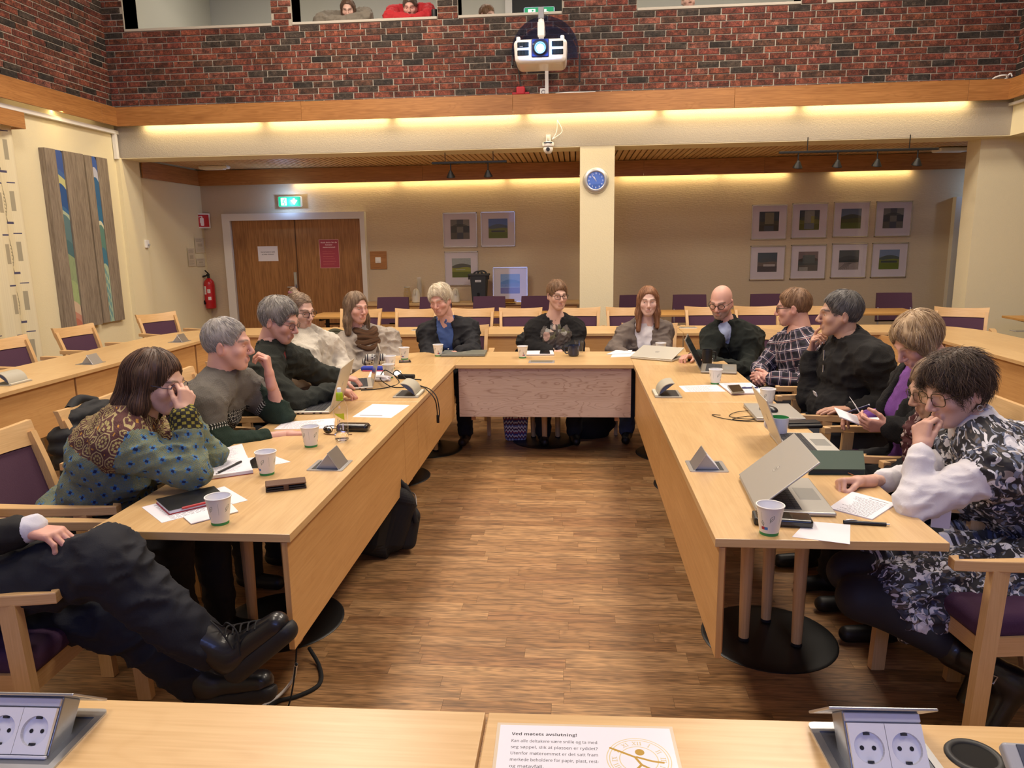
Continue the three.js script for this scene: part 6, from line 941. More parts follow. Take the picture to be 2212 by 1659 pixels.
// ---------- head ----------
const eyeTex = c => canvasTex(128, 64, (g, w, h) => { g.fillStyle = '#e6e0da'; g.fillRect(0, 0, w, h); g.fillStyle = c; g.beginPath(); g.arc(32, 32, 10.5, 0, 7); g.fill(); g.fillStyle = '#0c0a0a'; g.beginPath(); g.arc(32, 32, 5, 0, 7); g.fill(); });
const eyeM = phys(0xffffff, .12, { map: eyeTex('#4a4236'), clearcoat: .5 }), eyeG = new THREE.SphereGeometry(.0117, 20, 14);
const skinM = phys(0xffffff, .52, { vertexColors: true, bumpMap: T.grainy, bumpScale: .0002, sheen: .15, sheenRoughness: .6, sheenColor: new THREE.Color(0xffc8b0) });
function headField(o) {
  const w = o.wide ?? 1, j = o.jaw ?? 1, ch = o.chin ?? 0, no = o.nose ?? 1, f = o.fat ?? 0;
  const P = [ell([0, .032, -.014], [.075 * w, .088, .097]), ell([0, -.012, .026], [.063 * w + f * .5, .085, .064]), ell([0, -.066, .034], [.050 * j * w + f, .048, .05]), cap([0, -.098 - ch, .066], [0, -.1 - ch, .064], .02 * j)];
  for (const s of [-1, 1]) P.push(cap([s * (.057 * w + f), -.03, .0], [s * .022, -.097 - ch * .7, .056], .022, .017), ell([s * .043 * w, -.03, .06], [.022 + f * .5, .02, .022]), cap([s * .036, .019, .082], [s * .012, .015, .088], .009));
  P.push({ ...cap([0, .012, .088], [0, -.034, .112 + (no - 1) * .02], .0075, .0115), k: .012 }); for (const s of [-1, 1]) P.push({ ...ell([s * .0115, -.041, .1], [.0085, .008, .011]), k: .008 });
  P.push({ ...cap([-.019, -.066, .0865], [.019, -.066, .0865], .0055), k: .01 }, { ...cap([0, -.064, .0905], [0, -.0645, .091], .0055), k: .008 }, { ...cap([-.015, -.0755, .0865], [.015, -.0755, .0865], .0068), k: .01 });
  for (const s of [-1, 1]) { const X = V3(Math.cos(.35), 0, -s * Math.sin(.35)), Z = V3(s * Math.sin(.35), 0, Math.cos(.35)); P.push({ ...ell([s * (.079 * w + f * .4), -.012, -.014], [.008, .032, .019], X, V3(0, 1, -.15).normalize(), Z), k: .006 }); }
  P.push(cap([0, -.05, -.03], [0, -.15, -.045], .054 * (o.neck ?? 1), .056 * (o.neck ?? 1)));
  const F = meshOf(P, o.cell ?? .0045, .022);
  for (const s of [-1, 1]) { F.sub(ell([s * .032, -.001, .096], [.019, .0118, .0165]), .012); F.sub(ell([s * (.090 * w + f * .4), -.01, -.008], [.008, .02, .010]), .005); }
  F.sub(cap([-.02, -.0708, .096], [.02, -.0708, .096], .0022), .004);
  if (o.smile) for (const s of [-1, 1]) F.sub(cap([s * .02, -.07, .092], [s * .029, -.061, .088], .003), .005);
  // upper lids
  const op = o.open ?? .6; for (const s of [-1, 1]) { const e = V3(s * .032, -.002, .0722); F.each(e.clone().subScalar(.02), e.clone().addScalar(.02), (x, y, z, v) => { const d = Math.sqrt((x - e.x) ** 2 + (y - e.y) ** 2 + (z - e.z) ** 2) - .0134, pl = -(y - e.y) + (-.010 + op * .0165) - Math.abs(x - e.x) * .18, pl2 = (y - e.y) + .0065; const lid = Math.max(d, Math.min(pl, pl2)); return Math.min(v, lid); }); }
  return F;
}
function headMesh(o) {
  const F = headField(o), g = F.mesh(), sk = o.skin, brow = o.brow, red = [sk[0] * .95, sk[1] * .62, sk[2] * .6], lip = o.lip ?? [sk[0] * .78, sk[1] * .5, sk[2] * .5];
  paint(g, v => {
    let c = sk; const n = n3(v.x * 70, v.y * 70, v.z * 70);
    const ck = Math.exp(-(((Math.abs(v.x) - .043) / .022) ** 2 + ((v.y + .036) / .022) ** 2)) * (v.z > .03 ? 1 : 0), ns = Math.exp(-((v.x / .014) ** 2 + ((v.y + .036) / .016) ** 2)) * (v.z > .09 ? 1 : 0), er = Math.abs(v.x) > .078 ? .5 : 0; c = mixc(c, red, clamp((ck * .42 + ns * .4 + er * .6) * (o.flush ?? .8) + (n - .5) * .12, 0, 1));
    if (v.z > .075 && Math.abs(v.x) < .025) { const l = Math.exp(-(((v.y + .0705) / .0085) ** 2) - (v.x / .021) ** 4); c = mixc(c, lip, l * .75); }
    if (v.z > .045) { const bx = Math.abs(v.x), by = .021 + (bx - .012) * .22 - Math.max(0, bx - .038) * .7; if (bx > .012 && bx < .055) { const m = Math.exp(-(((v.y - by) / (o.browW ?? .0048)) ** 2)); c = mixc(c, brow, clamp(m * (.75 + n * .4), 0, .9)); } }
    if (o.beard && v.y < -.042 + Math.max(0, Math.abs(v.x) - .03) * .9 && v.z > -.005) { const mouth = Math.exp(-(((v.y + .0705) / .009) ** 2) - (v.x / .02) ** 4); c = mixc(c, o.beard, clamp((.45 + n * .5) * (1 - mouth) * sstep(-.04, -.06, v.y), 0, .8)); }
    if (o.scalp && v.y > .045 - Math.max(0, v.z) * -.0 && (v.z < .06 || v.y > .075)) c = mixc(c, o.scalp, .5 * sstep(.045, .07, v.y + (v.z < 0 ? .04 : 0)));
    return c;
  });
  return g;
}
// ---------- hair ----------
const hairM = mat(0xffffff, .55, { vertexColors: true });
function makeHair(h) {
  const t = (h.t ?? .012) * .72, P = [ell([0, .034, -.016], [.075 * (h.wide ?? 1) + t, .088 + t * (h.top ?? 1.1), .097 + t])]; for (const c of h.locks ?? []) P.push({ ...cap(c[0], c[1], c[2], c[3]), k: .03 });
  const cuts = []; const hl = h.line ?? .064; if (!h.noFace) cuts.push({ ...ell([h.part ?? 0, hl - .10, .108], [h.faceW ?? .09, .10, .082]), k: .012 });
  if (!h.coverEars) for (const s of [-1, 1]) cuts.push({ ...ell([s * .09, -.028, .018], [.03, h.earY ?? .04, .042]), k: .01 }); 
  const F = meshOf(P, h.cell ?? .0055, .02, 0, cuts, (x, y, z) => (h.nape ?? -.055) - y + (z > 0 ? z * .2 : 0)); const g = F.mesh();
  push(g, v => (h.lump ?? .004) * (n3(v.x * 30 + 4, v.y * 22, v.z * 30) - .5) * 2 + .0016 * (n3(v.x * 160, v.y * 40, v.z * 160) - .5));
  const col = h.col, shade = v => { const s = n3(v.x * 120, v.y * 18, v.z * 120), b = n3(v.x * 25, v.y * 8, v.z * 25); return s * .6 + b * .4; }; const cf = v => { const q = shade(v); return mixc(col[0], col[1], q); }; paint(g, cf);
  const out = [g.toNonIndexed()]; const pos = g.attributes.position, C = V3(...(h.crown ?? [0, .13, -.04])), N = h.strands ?? 700, v = V3(), seg = h.seg ?? 5, style = V3(...(h.flow ?? [0, -.35, 0])); const SP = [], SC = [], SI = [];
  for (let i = 0; i < N; i++) {
    v.fromBufferAttribute(pos, Math.floor(rnd() * pos.count)); const L = (h.len ?? .035) * rr(.6, 1.3), step = L / seg, r0 = (h.rad ?? .0013) * rr(.7, 1.3), c = mixc(col[0], col[1], rnd()), cc = h.col[2] && rnd() < (h.streak ?? .2) ? h.col[2] : c; let p = v.clone(); const lift = (h.lift ?? .004) * rr(.3, 1.5), wob = V3(rr(-1, 1), rr(-.5, .5), rr(-1, 1)).multiplyScalar(h.mess ?? .25); const b0 = SP.length / 3;
    for (let s = 0; s <= seg; s++) {
      const nrm = F.grad(p), dir = p.clone().sub(C).normalize().multiplyScalar(.8).add(style).add(wob); dir.addScaledVector(nrm, -dir.dot(nrm)).normalize(); const e = F.at(p.x, p.y, p.z); const q = p.clone().addScaledVector(nrm, -e + lift * (.4 + s / seg * (h.flare ?? 1))); const side = dir.clone().cross(nrm).normalize(), r = r0 * (1 - (s / seg) * .85);
      for (const [a, b] of [[1, 0], [-.5, .87], [-.5, -.87]]) { SP.push(q.x + side.x * b * r + nrm.x * a * r, q.y + side.y * b * r + nrm.y * a * r, q.z + side.z * b * r + nrm.z * a * r); SC.push(...cc); } p.addScaledVector(nrm, -e * .9).addScaledVector(dir, step); }
    for (let s = 0; s < seg; s++) for (let a = 0; a < 3; a++) { const A = b0 + s * 3 + a, B = b0 + s * 3 + (a + 1) % 3; SI.push(A, B, A + 3, B, B + 3, A + 3); }
  }
  if (N) { const sg = new THREE.BufferGeometry(); sg.setAttribute('position', new THREE.Float32BufferAttribute(SP, 3)); sg.setAttribute('color', new THREE.Float32BufferAttribute(SC, 3)); sg.setIndex(SI); sg.computeVertexNormals(); out.push(sg.toNonIndexed()); }
  return mergeGeometries(out);
}
// ---------- hand ----------
function handPrims(W, d, n, right, curl, o = {}) {
  const s = o.s ?? 1; d = d.clone().normalize(); n = n.clone().addScaledVector(d, -n.dot(d)).normalize(); const t = right ? d.clone().cross(n) : n.clone().cross(d), P = []; const at_ = (a, b, c) => W.clone().addScaledVector(d, a * s).addScaledVector(t, b * s).addScaledVector(n, c * s);
  P.push({ ...cap(at_(-.05, 0, 0), at_(.012, .002, 0), .025 * s, .024 * s), k: .02 });
  const len = [.95, 1.06, .98, .78], kn = [.088, .092, .087, .078];
  for (let i = 0; i < 4; i++) {
    const off = .030 - i * .0195, K = at_(kn[i], off, -.002); P.push({ ...cap(at_(.012, off * .55, 0), K, .0135 * s, .0108 * s), k: .014 }); let p = K, ang = 0; const fan = (o.fan ?? .05) * (1.5 - i); const seg = [.043, .026, .021], cu = Array.isArray(curl[0]) ? curl[i] : curl; let rad_ = [.0096, .0086, .0076, .0064];
    for (let q = 0; q < 3; q++) { ang += cu[q]; const dir = d.clone().multiplyScalar(Math.cos(ang)).addScaledVector(n, Math.sin(ang)).addScaledVector(t, fan * Math.cos(ang)).normalize(), e = p.clone().addScaledVector(dir, seg[q] * len[i] * s); P.push({ ...cap(p, e, rad_[q] * s * (i === 3 ? .88 : 1), rad_[q + 1] * s * (i === 3 ? .88 : 1)), k: .0035 }); p = e; }
  }
  const th = o.thumb ?? [.75, .35, .3]; let p = at_(.018, .022, .004), ang = th[0], dn = th[1]; P.push({ ...cap(at_(.01, .012, .002), p, .015 * s, .0155 * s), k: .012 }); const ts = [.044, .032, .026], tr = [.0148, .0108, .0098, .0078];
  for (let q = 0; q < 3; q++) { const dir = d.clone().multiplyScalar(Math.cos(ang)).addScaledVector(t, Math.sin(ang)).addScaledVector(n, dn).normalize(), e = p.clone().addScaledVector(dir, ts[q] * s); P.push({ ...cap(p, e, tr[q] * s, tr[q + 1] * s), k: .006 }); p = e; ang -= th[2]; dn += .08; }
  return P;
}
const REST = [.3, .35, .25], LOOSE = [.65, .75, .45], FIST = [1.35, 1.5, .9], FLATH = [.1, .12, .08];
// ---------- whole person ----------
const J = (a) => a.isVector3 ? a.clone() : onZ(a[0], a[1], a[2]);
const SK = { fair: srgb(212, 172, 154), pink: srgb(212, 164, 148), tan: srgb(198, 158, 136), pale: srgb(218, 182, 168) };
const eyeOf = {};
function person(S) {
  const f = V3(Math.sin(rad(S.face)), 0, Math.cos(rad(S.face))), up = V3(0, 1, 0), lf = V3(f.z, 0, -f.x), rt = lf.clone().negate(); const b = S.girth ?? 1, sx = S.fem ? .93 : 1, sw = (S.sw ?? .178) * sx;
  const N = J(S.N), Pv = S.P ? J(S.P) : V3(0, 0, 0), H = J(S.H), skin = S.skin ?? SK.fair; const spine = N.clone().sub(Pv).normalize(), fw2 = f.clone().addScaledVector(spine, -f.dot(spine)).normalize(), lat = spine.clone().cross(fw2).normalize();
  const SR = S.SR ? J(S.SR) : N.clone().addScaledVector(rt, sw).addScaledVector(up, -.035), SL = S.SL ? J(S.SL) : N.clone().addScaledVector(lf, sw).addScaledVector(up, -.035), ER = J(S.ER), EL = J(S.EL), WR = J(S.WR), WL = J(S.WL);
  const hd = new THREE.Object3D(); hd.position.copy(H); hd.rotation.set(rad(S.pitch ?? 0), rad(S.yaw ?? S.face), rad(S.roll ?? 0), 'YXZ'); const hs = (S.hs ?? 1) * (S.fem ? .955 : 1); hd.scale.setScalar(hs); hd.updateMatrix(); const hm = hd.matrix, skullBase = V3(0, -.1, -.035).applyMatrix4(hm);
  const base = V3(Pv.x, S.floor ?? 0, Pv.z), o = thing('person', S.label, 'person', base, 0, S.group); const T0 = g => { g.translate(-base.x, -base.y, -base.z); return g; };
  const l = (a, c, t) => a.clone().lerp(c, t);
  const HR = Pv.clone().addScaledVector(rt, .095), HL = Pv.clone().addScaledVector(lf, .095);
  const legDef = s => { const h = s > 0 ? HR : HL, sd = s > 0 ? rt : lf; const K = V3(h.x, 0, h.z).addScaledVector(f, .43).addScaledVector(sd, .03).setY(.5), A = V3(K.x, .085, K.z).addScaledVector(f, S.shin ?? .02); return [h, K, A]; };
  const LR = S.legR ? S.legR.map(J) : legDef(1), LL = S.legL ? S.legL.map(J) : legDef(-1);
  const torso = g => [ell(l(N, Pv, .3), [.158 * b * sx + g, .17, .112 * b + g], lat, spine, fw2), ell(l(N, Pv, .62), [.142 * b * sx + g, .15, .108 * b + g], lat, spine, fw2), ell(Pv.clone().addScaledVector(up, .04), [.17 * b + g, .12, .14 * b + g], lat, spine, fw2), cap(l(N, SR, .3), SR, .072 + g * .8, .062 * b + g), cap(l(N, SL, .3), SL, .072 + g * .8, .062 * b + g), ...[SR, SL].map(q => cap(l(N, skullBase, .45), l(N, q, .62).addScaledVector(up, .012), .046 + g * .6, .05 + g * .7))];
  if (S.bust) torso.b = 1; const bust = g => S.fem ? [1, -1].map(s => ell(l(N, Pv, .38).addScaledVector(fw2, .075 * b).addScaledVector(lat, s * .07), [.066 * b + g, .065 * b + g, .055 * b + g])) : [];
  const belly = g => S.belly ? [ell(l(N, Pv, .68).addScaledVector(fw2, .05), [.145 * b + g, .14, .12 * b * S.belly + g], lat, spine, fw2)] : [];
  const arms = g => [cap(SR, ER, .053 * b * sx + g, .043 * sx + g), cap(SL, EL, .053 * b * sx + g, .043 * sx + g), cap(ER, l(ER, WR, .96), .043 * sx + g, .03 * sx + g * .8), cap(EL, l(EL, WL, .96), .043 * sx + g, .03 * sx + g * .8)];
  const legs = g => [LR, LL].flatMap(q => [cap(q[0], q[1], .086 * b + g, .06 + g), cap(q[1], q[2], .057 + g, .04 + g)]);
  // body: torso, limbs, then head and hands on finer grids, merged into one geometry
  const geos = []; const body = meshOf([...torso(-.012), ...belly(-.012), ...bust(-.012), ...arms(-.006), ...(S.noLegs ? [] : legs(-.01)), cap(N.clone().addScaledVector(up, -.04), skullBase, .06 * (S.neck ?? 1), .05 * (S.neck ?? 1))], .017, .05).mesh(); geos.push(paint(body, () => skin).toNonIndexed());
  const hg = headMesh({ skin, brow: srgb(...(S.brow ?? [90, 70, 56])), cell: S.cell ?? .0048, ...(S.head ?? {}) }); hg.applyMatrix4(hm); geos.push(hg.toNonIndexed());
  for (const [W, E, spec, right] of [[WR, ER, S.handR, true], [WL, EL, S.handL, false]]) { if (!spec) continue; const d = spec.d ? V3(...spec.d) : W.clone().sub(E), g = meshOf(handPrims(W, d, V3(...spec.n), right, spec.curl ?? REST, { s: S.fem ? .9 : 1, ...spec }), S.hcell ?? .0038, .008).mesh(); geos.push(paint(g, v => { const q = n3(v.x * 60, v.y * 60, v.z * 60); return [skin[0] * (.92 + q * .1), skin[1] * (.84 + q * .12), skin[2] * (.82 + q * .12)]; }).toNonIndexed()); }
  geos.forEach(g => { for (const k of Object.keys(g.attributes)) if (!['position', 'normal', 'color'].includes(k)) g.deleteAttribute(k); }); const bg = mergeGeometries(geos); bg.setAttribute('uv', new THREE.BufferAttribute(new Float32Array(bg.attributes.position.count * 2), 2)); { const p = bg.attributes.position, u = bg.attributes.uv; for (let i = 0; i < p.count; i++) u.setXY(i, p.getX(i) + p.getZ(i), p.getY(i)); } part(o, 'body', T0(bg), skinM);
  // eyes
  if (!S.noEyes) for (const s of [-1, 1]) { const e = part(o, 'eye', eyeG, eyeM); const q = new THREE.Object3D(); q.position.set(s * .032, -.002, .0722); q.rotation.set(rad(S.gaze?.[1] ?? 5), rad(S.gaze?.[0] ?? 0), 0); q.updateMatrix(); e.applyMatrix4(hm.clone().multiply(q.matrix)); e.position.sub(base); }
  if (S.hair) { const h = makeHair({ wide: S.head?.wide, ...S.hair }); h.applyMatrix4(hm); part(o, 'hair', T0(h), hairM); }
  const bones = [{ a: Pv, b: N.clone().addScaledVector(spine, .1), r: .155 * b, X: fw2 }, { a: SR, b: ER, r: .07 }, { a: SL, b: EL, r: .07 }, { a: ER, b: WR, r: .055 }, { a: EL, b: WL, r: .055 }];
  const ctx = { N, Pv, H, f, up, lf, rt, spine, fw2, lat, SR, SL, ER, EL, WR, WL, l, hm, base, T0, o, LR, LL, bones, torso, arms, belly, bust, skullBase };
  for (const c of S.tops ?? []) {
    const g = c.t ?? .014; let prims = c.vest ? [...torso(g), ...belly(g), ...bust(g)] : [...torso(g), ...belly(g), ...bust(g), ...[[SR, ER, WR, c.cuffR], [SL, EL, WL, c.cuffL]].flatMap(([s, e, w, q]) => [cap(s, e, (c.slv ?? .05) * b + g, .041 * sx + g * .8), cap(e, l(e, w, q ?? .93), .041 * sx + g * .8, .031 * sx + g * .6)])];
    prims.push({ ...cap(N.clone().addScaledVector(up, -.02), l(N, skullBase, c.collar ?? .3), .064 + g * .5, .057 + g * .5), k: .02 }); if (c.extra) prims.push(...c.extra(ctx)); const cuts = [{ ...cap(N.clone().lerp(skullBase, c.open ?? .0), N.clone().lerp(skullBase, 1.6), c.neckR ?? .058, (c.neckR ?? .058) + .002), k: .006 }, ...(c.cuts ? c.cuts(ctx) : [])];
    const hem = c.hem ?? Pv.y - .1; const F = meshOf(prims, c.cell ?? .0105, .035, 0, cuts, (x, y, z) => { let d = hem - y; if (c.clip) d = Math.max(d, c.clip(x - N.x, y - N.y, z - N.z, ctx)); return d; }); let m = F.mesh(); push(m, folds(c.fold ?? .006, c.ff ?? 13));
    const gs = limbUV(m, bones, c.zone ? (p, q) => c.zone(p, q, ctx) : null); gs.forEach((gg, i) => part(o, Array.isArray(c.name) ? c.name[i] : c.name, T0(gg), Array.isArray(c.m) ? c.m[i] : c.m));
  }
  if (S.pants) { const m = meshOf([...legs(S.pants.g ?? .016), ell(Pv.clone().addScaledVector(up, .02), [.18 * b, .12, .155 * b], lat, up, f)], S.pants.cell ?? .013, .05, 0, [], S.pants.clip).mesh(); push(m, folds(S.pants.fold ?? .007, 11)); const lb = [LR, LL].flatMap(q => [{ a: q[0], b: q[1], r: .1 }, { a: q[1], b: q[2], r: .07 }]); part(o, S.pants.name ?? 'trousers', T0(limbUV(m, lb)[0]), S.pants.m); }
  if (S.shoes) for (const [q, k] of [[LR, 0], [LL, 1]]) { const A = q[2], d = S.toe?.[k] ? V3(...S.toe[k]).normalize() : f; const dn = S.sole?.[k] ? V3(...S.sole[k]) : V3(0, -1, 0); const s = part(o, 'shoe', T0(meshOf([cap(A.clone().addScaledVector(dn, -.03), A.clone().addScaledVector(dn, .03), .045, .043), cap(A.clone().addScaledVector(dn, .045).addScaledVector(d, -.035), A.clone().addScaledVector(dn, .05).addScaledVector(d, .14), .037, .033)], .008, .03).mesh()), S.shoes); }
  if (S.glasses) { const G = S.glasses, rw = G.w ?? .022, rh = G.h ?? .017; const grp = []; const outl = s => { const pts = []; for (let i = 0; i <= 24; i++) { const a = i / 24 * 2 * Math.PI, p = G.round ? 1 : .55, cx = Math.sign(Math.cos(a)) * Math.abs(Math.cos(a)) ** p, cy = Math.sign(Math.sin(a)) * Math.abs(Math.sin(a)) ** p; pts.push(V3(s * .034 + cx * rw, -.004 + cy * rh, .104 - Math.abs(s * .034 + cx * rw) * .16)); } return pts; };
    for (const s of [-1, 1]) { grp.push(new THREE.TubeGeometry(new THREE.CatmullRomCurve3(outl(s), true), 40, G.r ?? .0016, 6, true)); grp.push(tube([[s * (.034 + rw), .002, .098], [s * .073, .004, .08], [s * .081, .004, .03], [s * .083, -.0, -.012], [s * .08, -.02, -.03]], G.r ?? .0016, 24, 6)); } grp.push(tube([[-.013, .001, .101], [0, .004, .105], [.013, .001, .101]], G.r ?? .0016, 8, 6)); const gg = merge(grp); gg.applyMatrix4(hm); const gp = part(o, 'glasses', T0(gg), G.m ?? mat(0x15131a, .35)); const lens = merge([-1, 1].map(s => { const sh = new THREE.Shape(outl(s).map(p => new THREE.Vector2(p.x, p.y))), q = new THREE.ShapeGeometry(sh); const pp = q.attributes.position; for (let i = 0; i < pp.count; i++) pp.setZ(i, .104 - Math.abs(pp.getX(i)) * .16); return q; })); lens.applyMatrix4(hm); part(gp, 'lenses', T0(lens), M.glass); }
  for (const x of S.extra ?? []) x(ctx);
  return o;
}
// ================= THE PEOPLE =================
const rep = (t, a, b) => { t.wrapS = t.wrapT = THREE.RepeatWrapping; t.repeat.set(1 / a, 1 / b); return t; };
const knit = (c, r = .95, s = .0016) => mat(c, r, { bumpMap: T.knit, bumpScale: s }), cloth = (c, r = .85) => mat(c, r, { bumpMap: T.weave, bumpScale: .0004 });
const fair = (t, s = .0015) => mat(0xffffff, .95, { map: t, bumpMap: T.knit, bumpScale: s });
const PT = {
  dots: rep(print(256, 256, (g, w) => { g.fillStyle = '#74806a'; g.fillRect(0, 0, w, w); for (let i = 0; i < 2600; i++) { g.fillStyle = pick(['#6b7f7c', '#7f8468', '#66767a', '#868562']); g.fillRect(rnd() * w, rnd() * w, 5, 3); } for (let y = 0; y < 4; y++) for (let x = 0; x < 4; x++) { const cx = x * 64 + (y % 2) * 32 + 16, cy = y * 64 + 20; g.fillStyle = '#4f7fae'; for (const [a, b] of [[-12, 0], [12, 0], [0, -12], [0, 12]]) g.fillRect(cx + a - 6, cy + b - 6, 12, 12); g.fillStyle = '#1c2c58'; g.fillRect(cx - 6, cy - 8, 12, 16); } }), .19, .19),
  yoke: rep(print(256, 256, (g, w) => { g.fillStyle = '#5c3a38'; g.fillRect(0, 0, w, w); for (let y = 0; y < 2; y++) for (let x = 0; x < 2; x++) { const cx = x * 128 + 64, cy = y * 128 + 64; g.strokeStyle = '#b0a070'; g.lineWidth = 9; g.beginPath(); for (let i = 0; i <= 8; i++) { const a = i * Math.PI / 4 + .39; g.lineTo(cx + Math.cos(a) * 58, cy + Math.sin(a) * 58); } g.stroke(); g.fillStyle = '#a99c66'; for (let i = 0; i < 8; i++) { const a = i * Math.PI / 4; g.fillRect(cx + Math.cos(a) * 30 - 9, cy + Math.sin(a) * 30 - 9, 18, 18); } g.fillRect(cx - 8, cy - 8, 16, 16); g.fillStyle = '#b8863c'; g.fillRect(x * 128 - 12, y * 128 - 12, 24, 24); } }), .1, .1),
  cuff: rep(print(128, 128, (g, w) => { g.fillStyle = '#24221c'; g.fillRect(0, 0, w, w); for (let y = 0; y < 4; y++) for (let x = 0; x < 4; x++) if ((x + y) % 2) { g.fillStyle = '#8c8434'; g.fillRect(x * 32 + 3, y * 32 + 3, 26, 26); } }), .07, .05),
  nor: rep(print(256, 256, (g, w) => { g.fillStyle = '#1b1c1e'; g.fillRect(0, 0, w, w); g.fillStyle = '#c9c8c2'; for (let y = 0; y < 8; y++) for (let x = 0; x < 8; x++) { g.save(); g.translate(x * 32 + 16, y * 32 + 16); g.rotate(((x * 3 + y * 5) % 4) * R90); g.fillRect(-14, -3, 22, 6); g.fillRect(-3, -14, 6, 18); g.fillRect(6, 6, 8, 8); g.restore(); } }), .12, .12),
  chevron: rep(print(128, 64, (g, w, h) => { g.fillStyle = '#20241f'; g.fillRect(0, 0, w, h); g.strokeStyle = '#c8c8c4'; g.lineWidth = 7; for (let x = -64; x < w + 64; x += 21) { g.beginPath(); g.moveTo(x, 4); g.lineTo(x + 12, 32); g.lineTo(x, 60); g.stroke(); } }), .08, .04),
  plaid: rep(print(256, 256, (g, w) => { g.fillStyle = '#191a26'; g.fillRect(0, 0, w, w); const L = (p, c, t) => { g.fillStyle = c; g.fillRect(p, 0, t, w); g.fillRect(0, p, w, t); }; L(20, 'rgba(70,60,90,.5)', 60); L(148, 'rgba(70,60,90,.5)', 60); L(40, '#d8ccd0', 7); L(60, '#c89a94', 5); L(168, '#d8ccd0', 7); L(190, '#8a8494', 5); }), .12, .12),
  floral: rep(print(512, 512, (g, w) => { g.fillStyle = '#26262c'; g.fillRect(0, 0, w, w); const cs = ['#3c4458', '#7c8498', '#c8c8d2', '#574f4c', '#8c8480', '#2e3450', '#dcdce4', '#1a1a20', '#5e6880']; for (let i = 0; i < 240; i++) { g.fillStyle = pick(cs); const x = rnd() * w, y = rnd() * w, r = 8 + rnd() * 26, a = rnd() * 6; for (const [ox, oy] of [[0, 0], [-w, 0], [0, -w], [w, 0], [0, w]]) { g.beginPath(); g.ellipse(x + ox, y + oy, r, r * (.3 + rnd() * .4), a, 0, 7); g.fill(); } } for (let i = 0; i < 300; i++) { g.strokeStyle = pick(['#d8d8e0', '#9aa0b4', '#62697f', '#1c1c24', '#c4c4cc', '#6e645e']); g.lineWidth = 3 + rnd() * 9; const x = rnd() * w, y = rnd() * w, a = rnd() * 6; g.beginPath(); g.arc(x, y, 10 + rnd() * 22, a, a + 1 + rnd() * 1.6); g.stroke(); } }), .3, .3),
  burg: rep(print(256, 256, (g, w) => { g.fillStyle = '#4a1f24'; g.fillRect(0, 0, w, w); g.fillStyle = '#b4a2a0'; for (let y = 0; y < 8; y++) for (let x = 0; x < 8; x++) { g.beginPath(); g.ellipse(x * 32 + (y % 2) * 16, y * 32 + 14, 7 + rnd() * 5, 7 + rnd() * 4, rnd() * 3, 0, 7); g.fill(); } }), .2, .2),
  muted: rep(print(512, 512, (g, w) => { g.fillStyle = '#4a423e'; g.fillRect(0, 0, w, w); for (let i = 0; i < 70; i++) { g.fillStyle = pick(['#2c2a2e', '#7c6258', '#a8887c', '#8c8a86', '#5c5a44', '#3a3638', '#b8a496', '#6a6a6c']); g.beginPath(); g.ellipse(rnd() * w, rnd() * w, 20 + rnd() * 60, 8 + rnd() * 22, rnd() * 6, 0, 7); g.fill(); } }), .4, .4),
  cowl: rep(print(256, 128, (g, w, h) => { for (let y = 0; y < h; y += 4) { g.fillStyle = pick(['#6e4a34', '#7a5a3c', '#5a4a30', '#844a38', '#4c4634', '#8a6a48']); g.fillRect(0, y, w, 4); } }), .2, .12),
};
const gH = 'people seated at the inner ring', gG = 'people looking down from the gallery';
const HC = { brown: [srgb(58, 42, 34), srgb(104, 78, 60), srgb(128, 96, 72)], grey: [srgb(132, 126, 120), srgb(176, 170, 164), srgb(206, 202, 200)], grey2: [srgb(110, 106, 100), srgb(160, 154, 146), srgb(190, 184, 176)], ash: [srgb(104, 84, 66), srgb(150, 124, 98), srgb(176, 150, 122)], white: [srgb(188, 172, 146), srgb(224, 212, 188), srgb(238, 230, 212)], lbrown: [srgb(98, 72, 50), srgb(146, 110, 78), srgb(170, 134, 98)], copper: [srgb(112, 74, 50), srgb(160, 112, 78), srgb(182, 136, 98)], dark: [srgb(46, 38, 34), srgb(88, 74, 64), srgb(110, 94, 80)], pepper: [srgb(58, 56, 54), srgb(104, 100, 96), srgb(140, 136, 132)], blond: [srgb(140, 112, 82), srgb(196, 168, 130), srgb(220, 198, 164)], dk: [srgb(54, 43, 36), srgb(94, 76, 62), srgb(118, 96, 78)] };
const darkP = cloth(0x15171f), navy = cloth(0x11141f), blackShoe = mat(0x101012, .5);
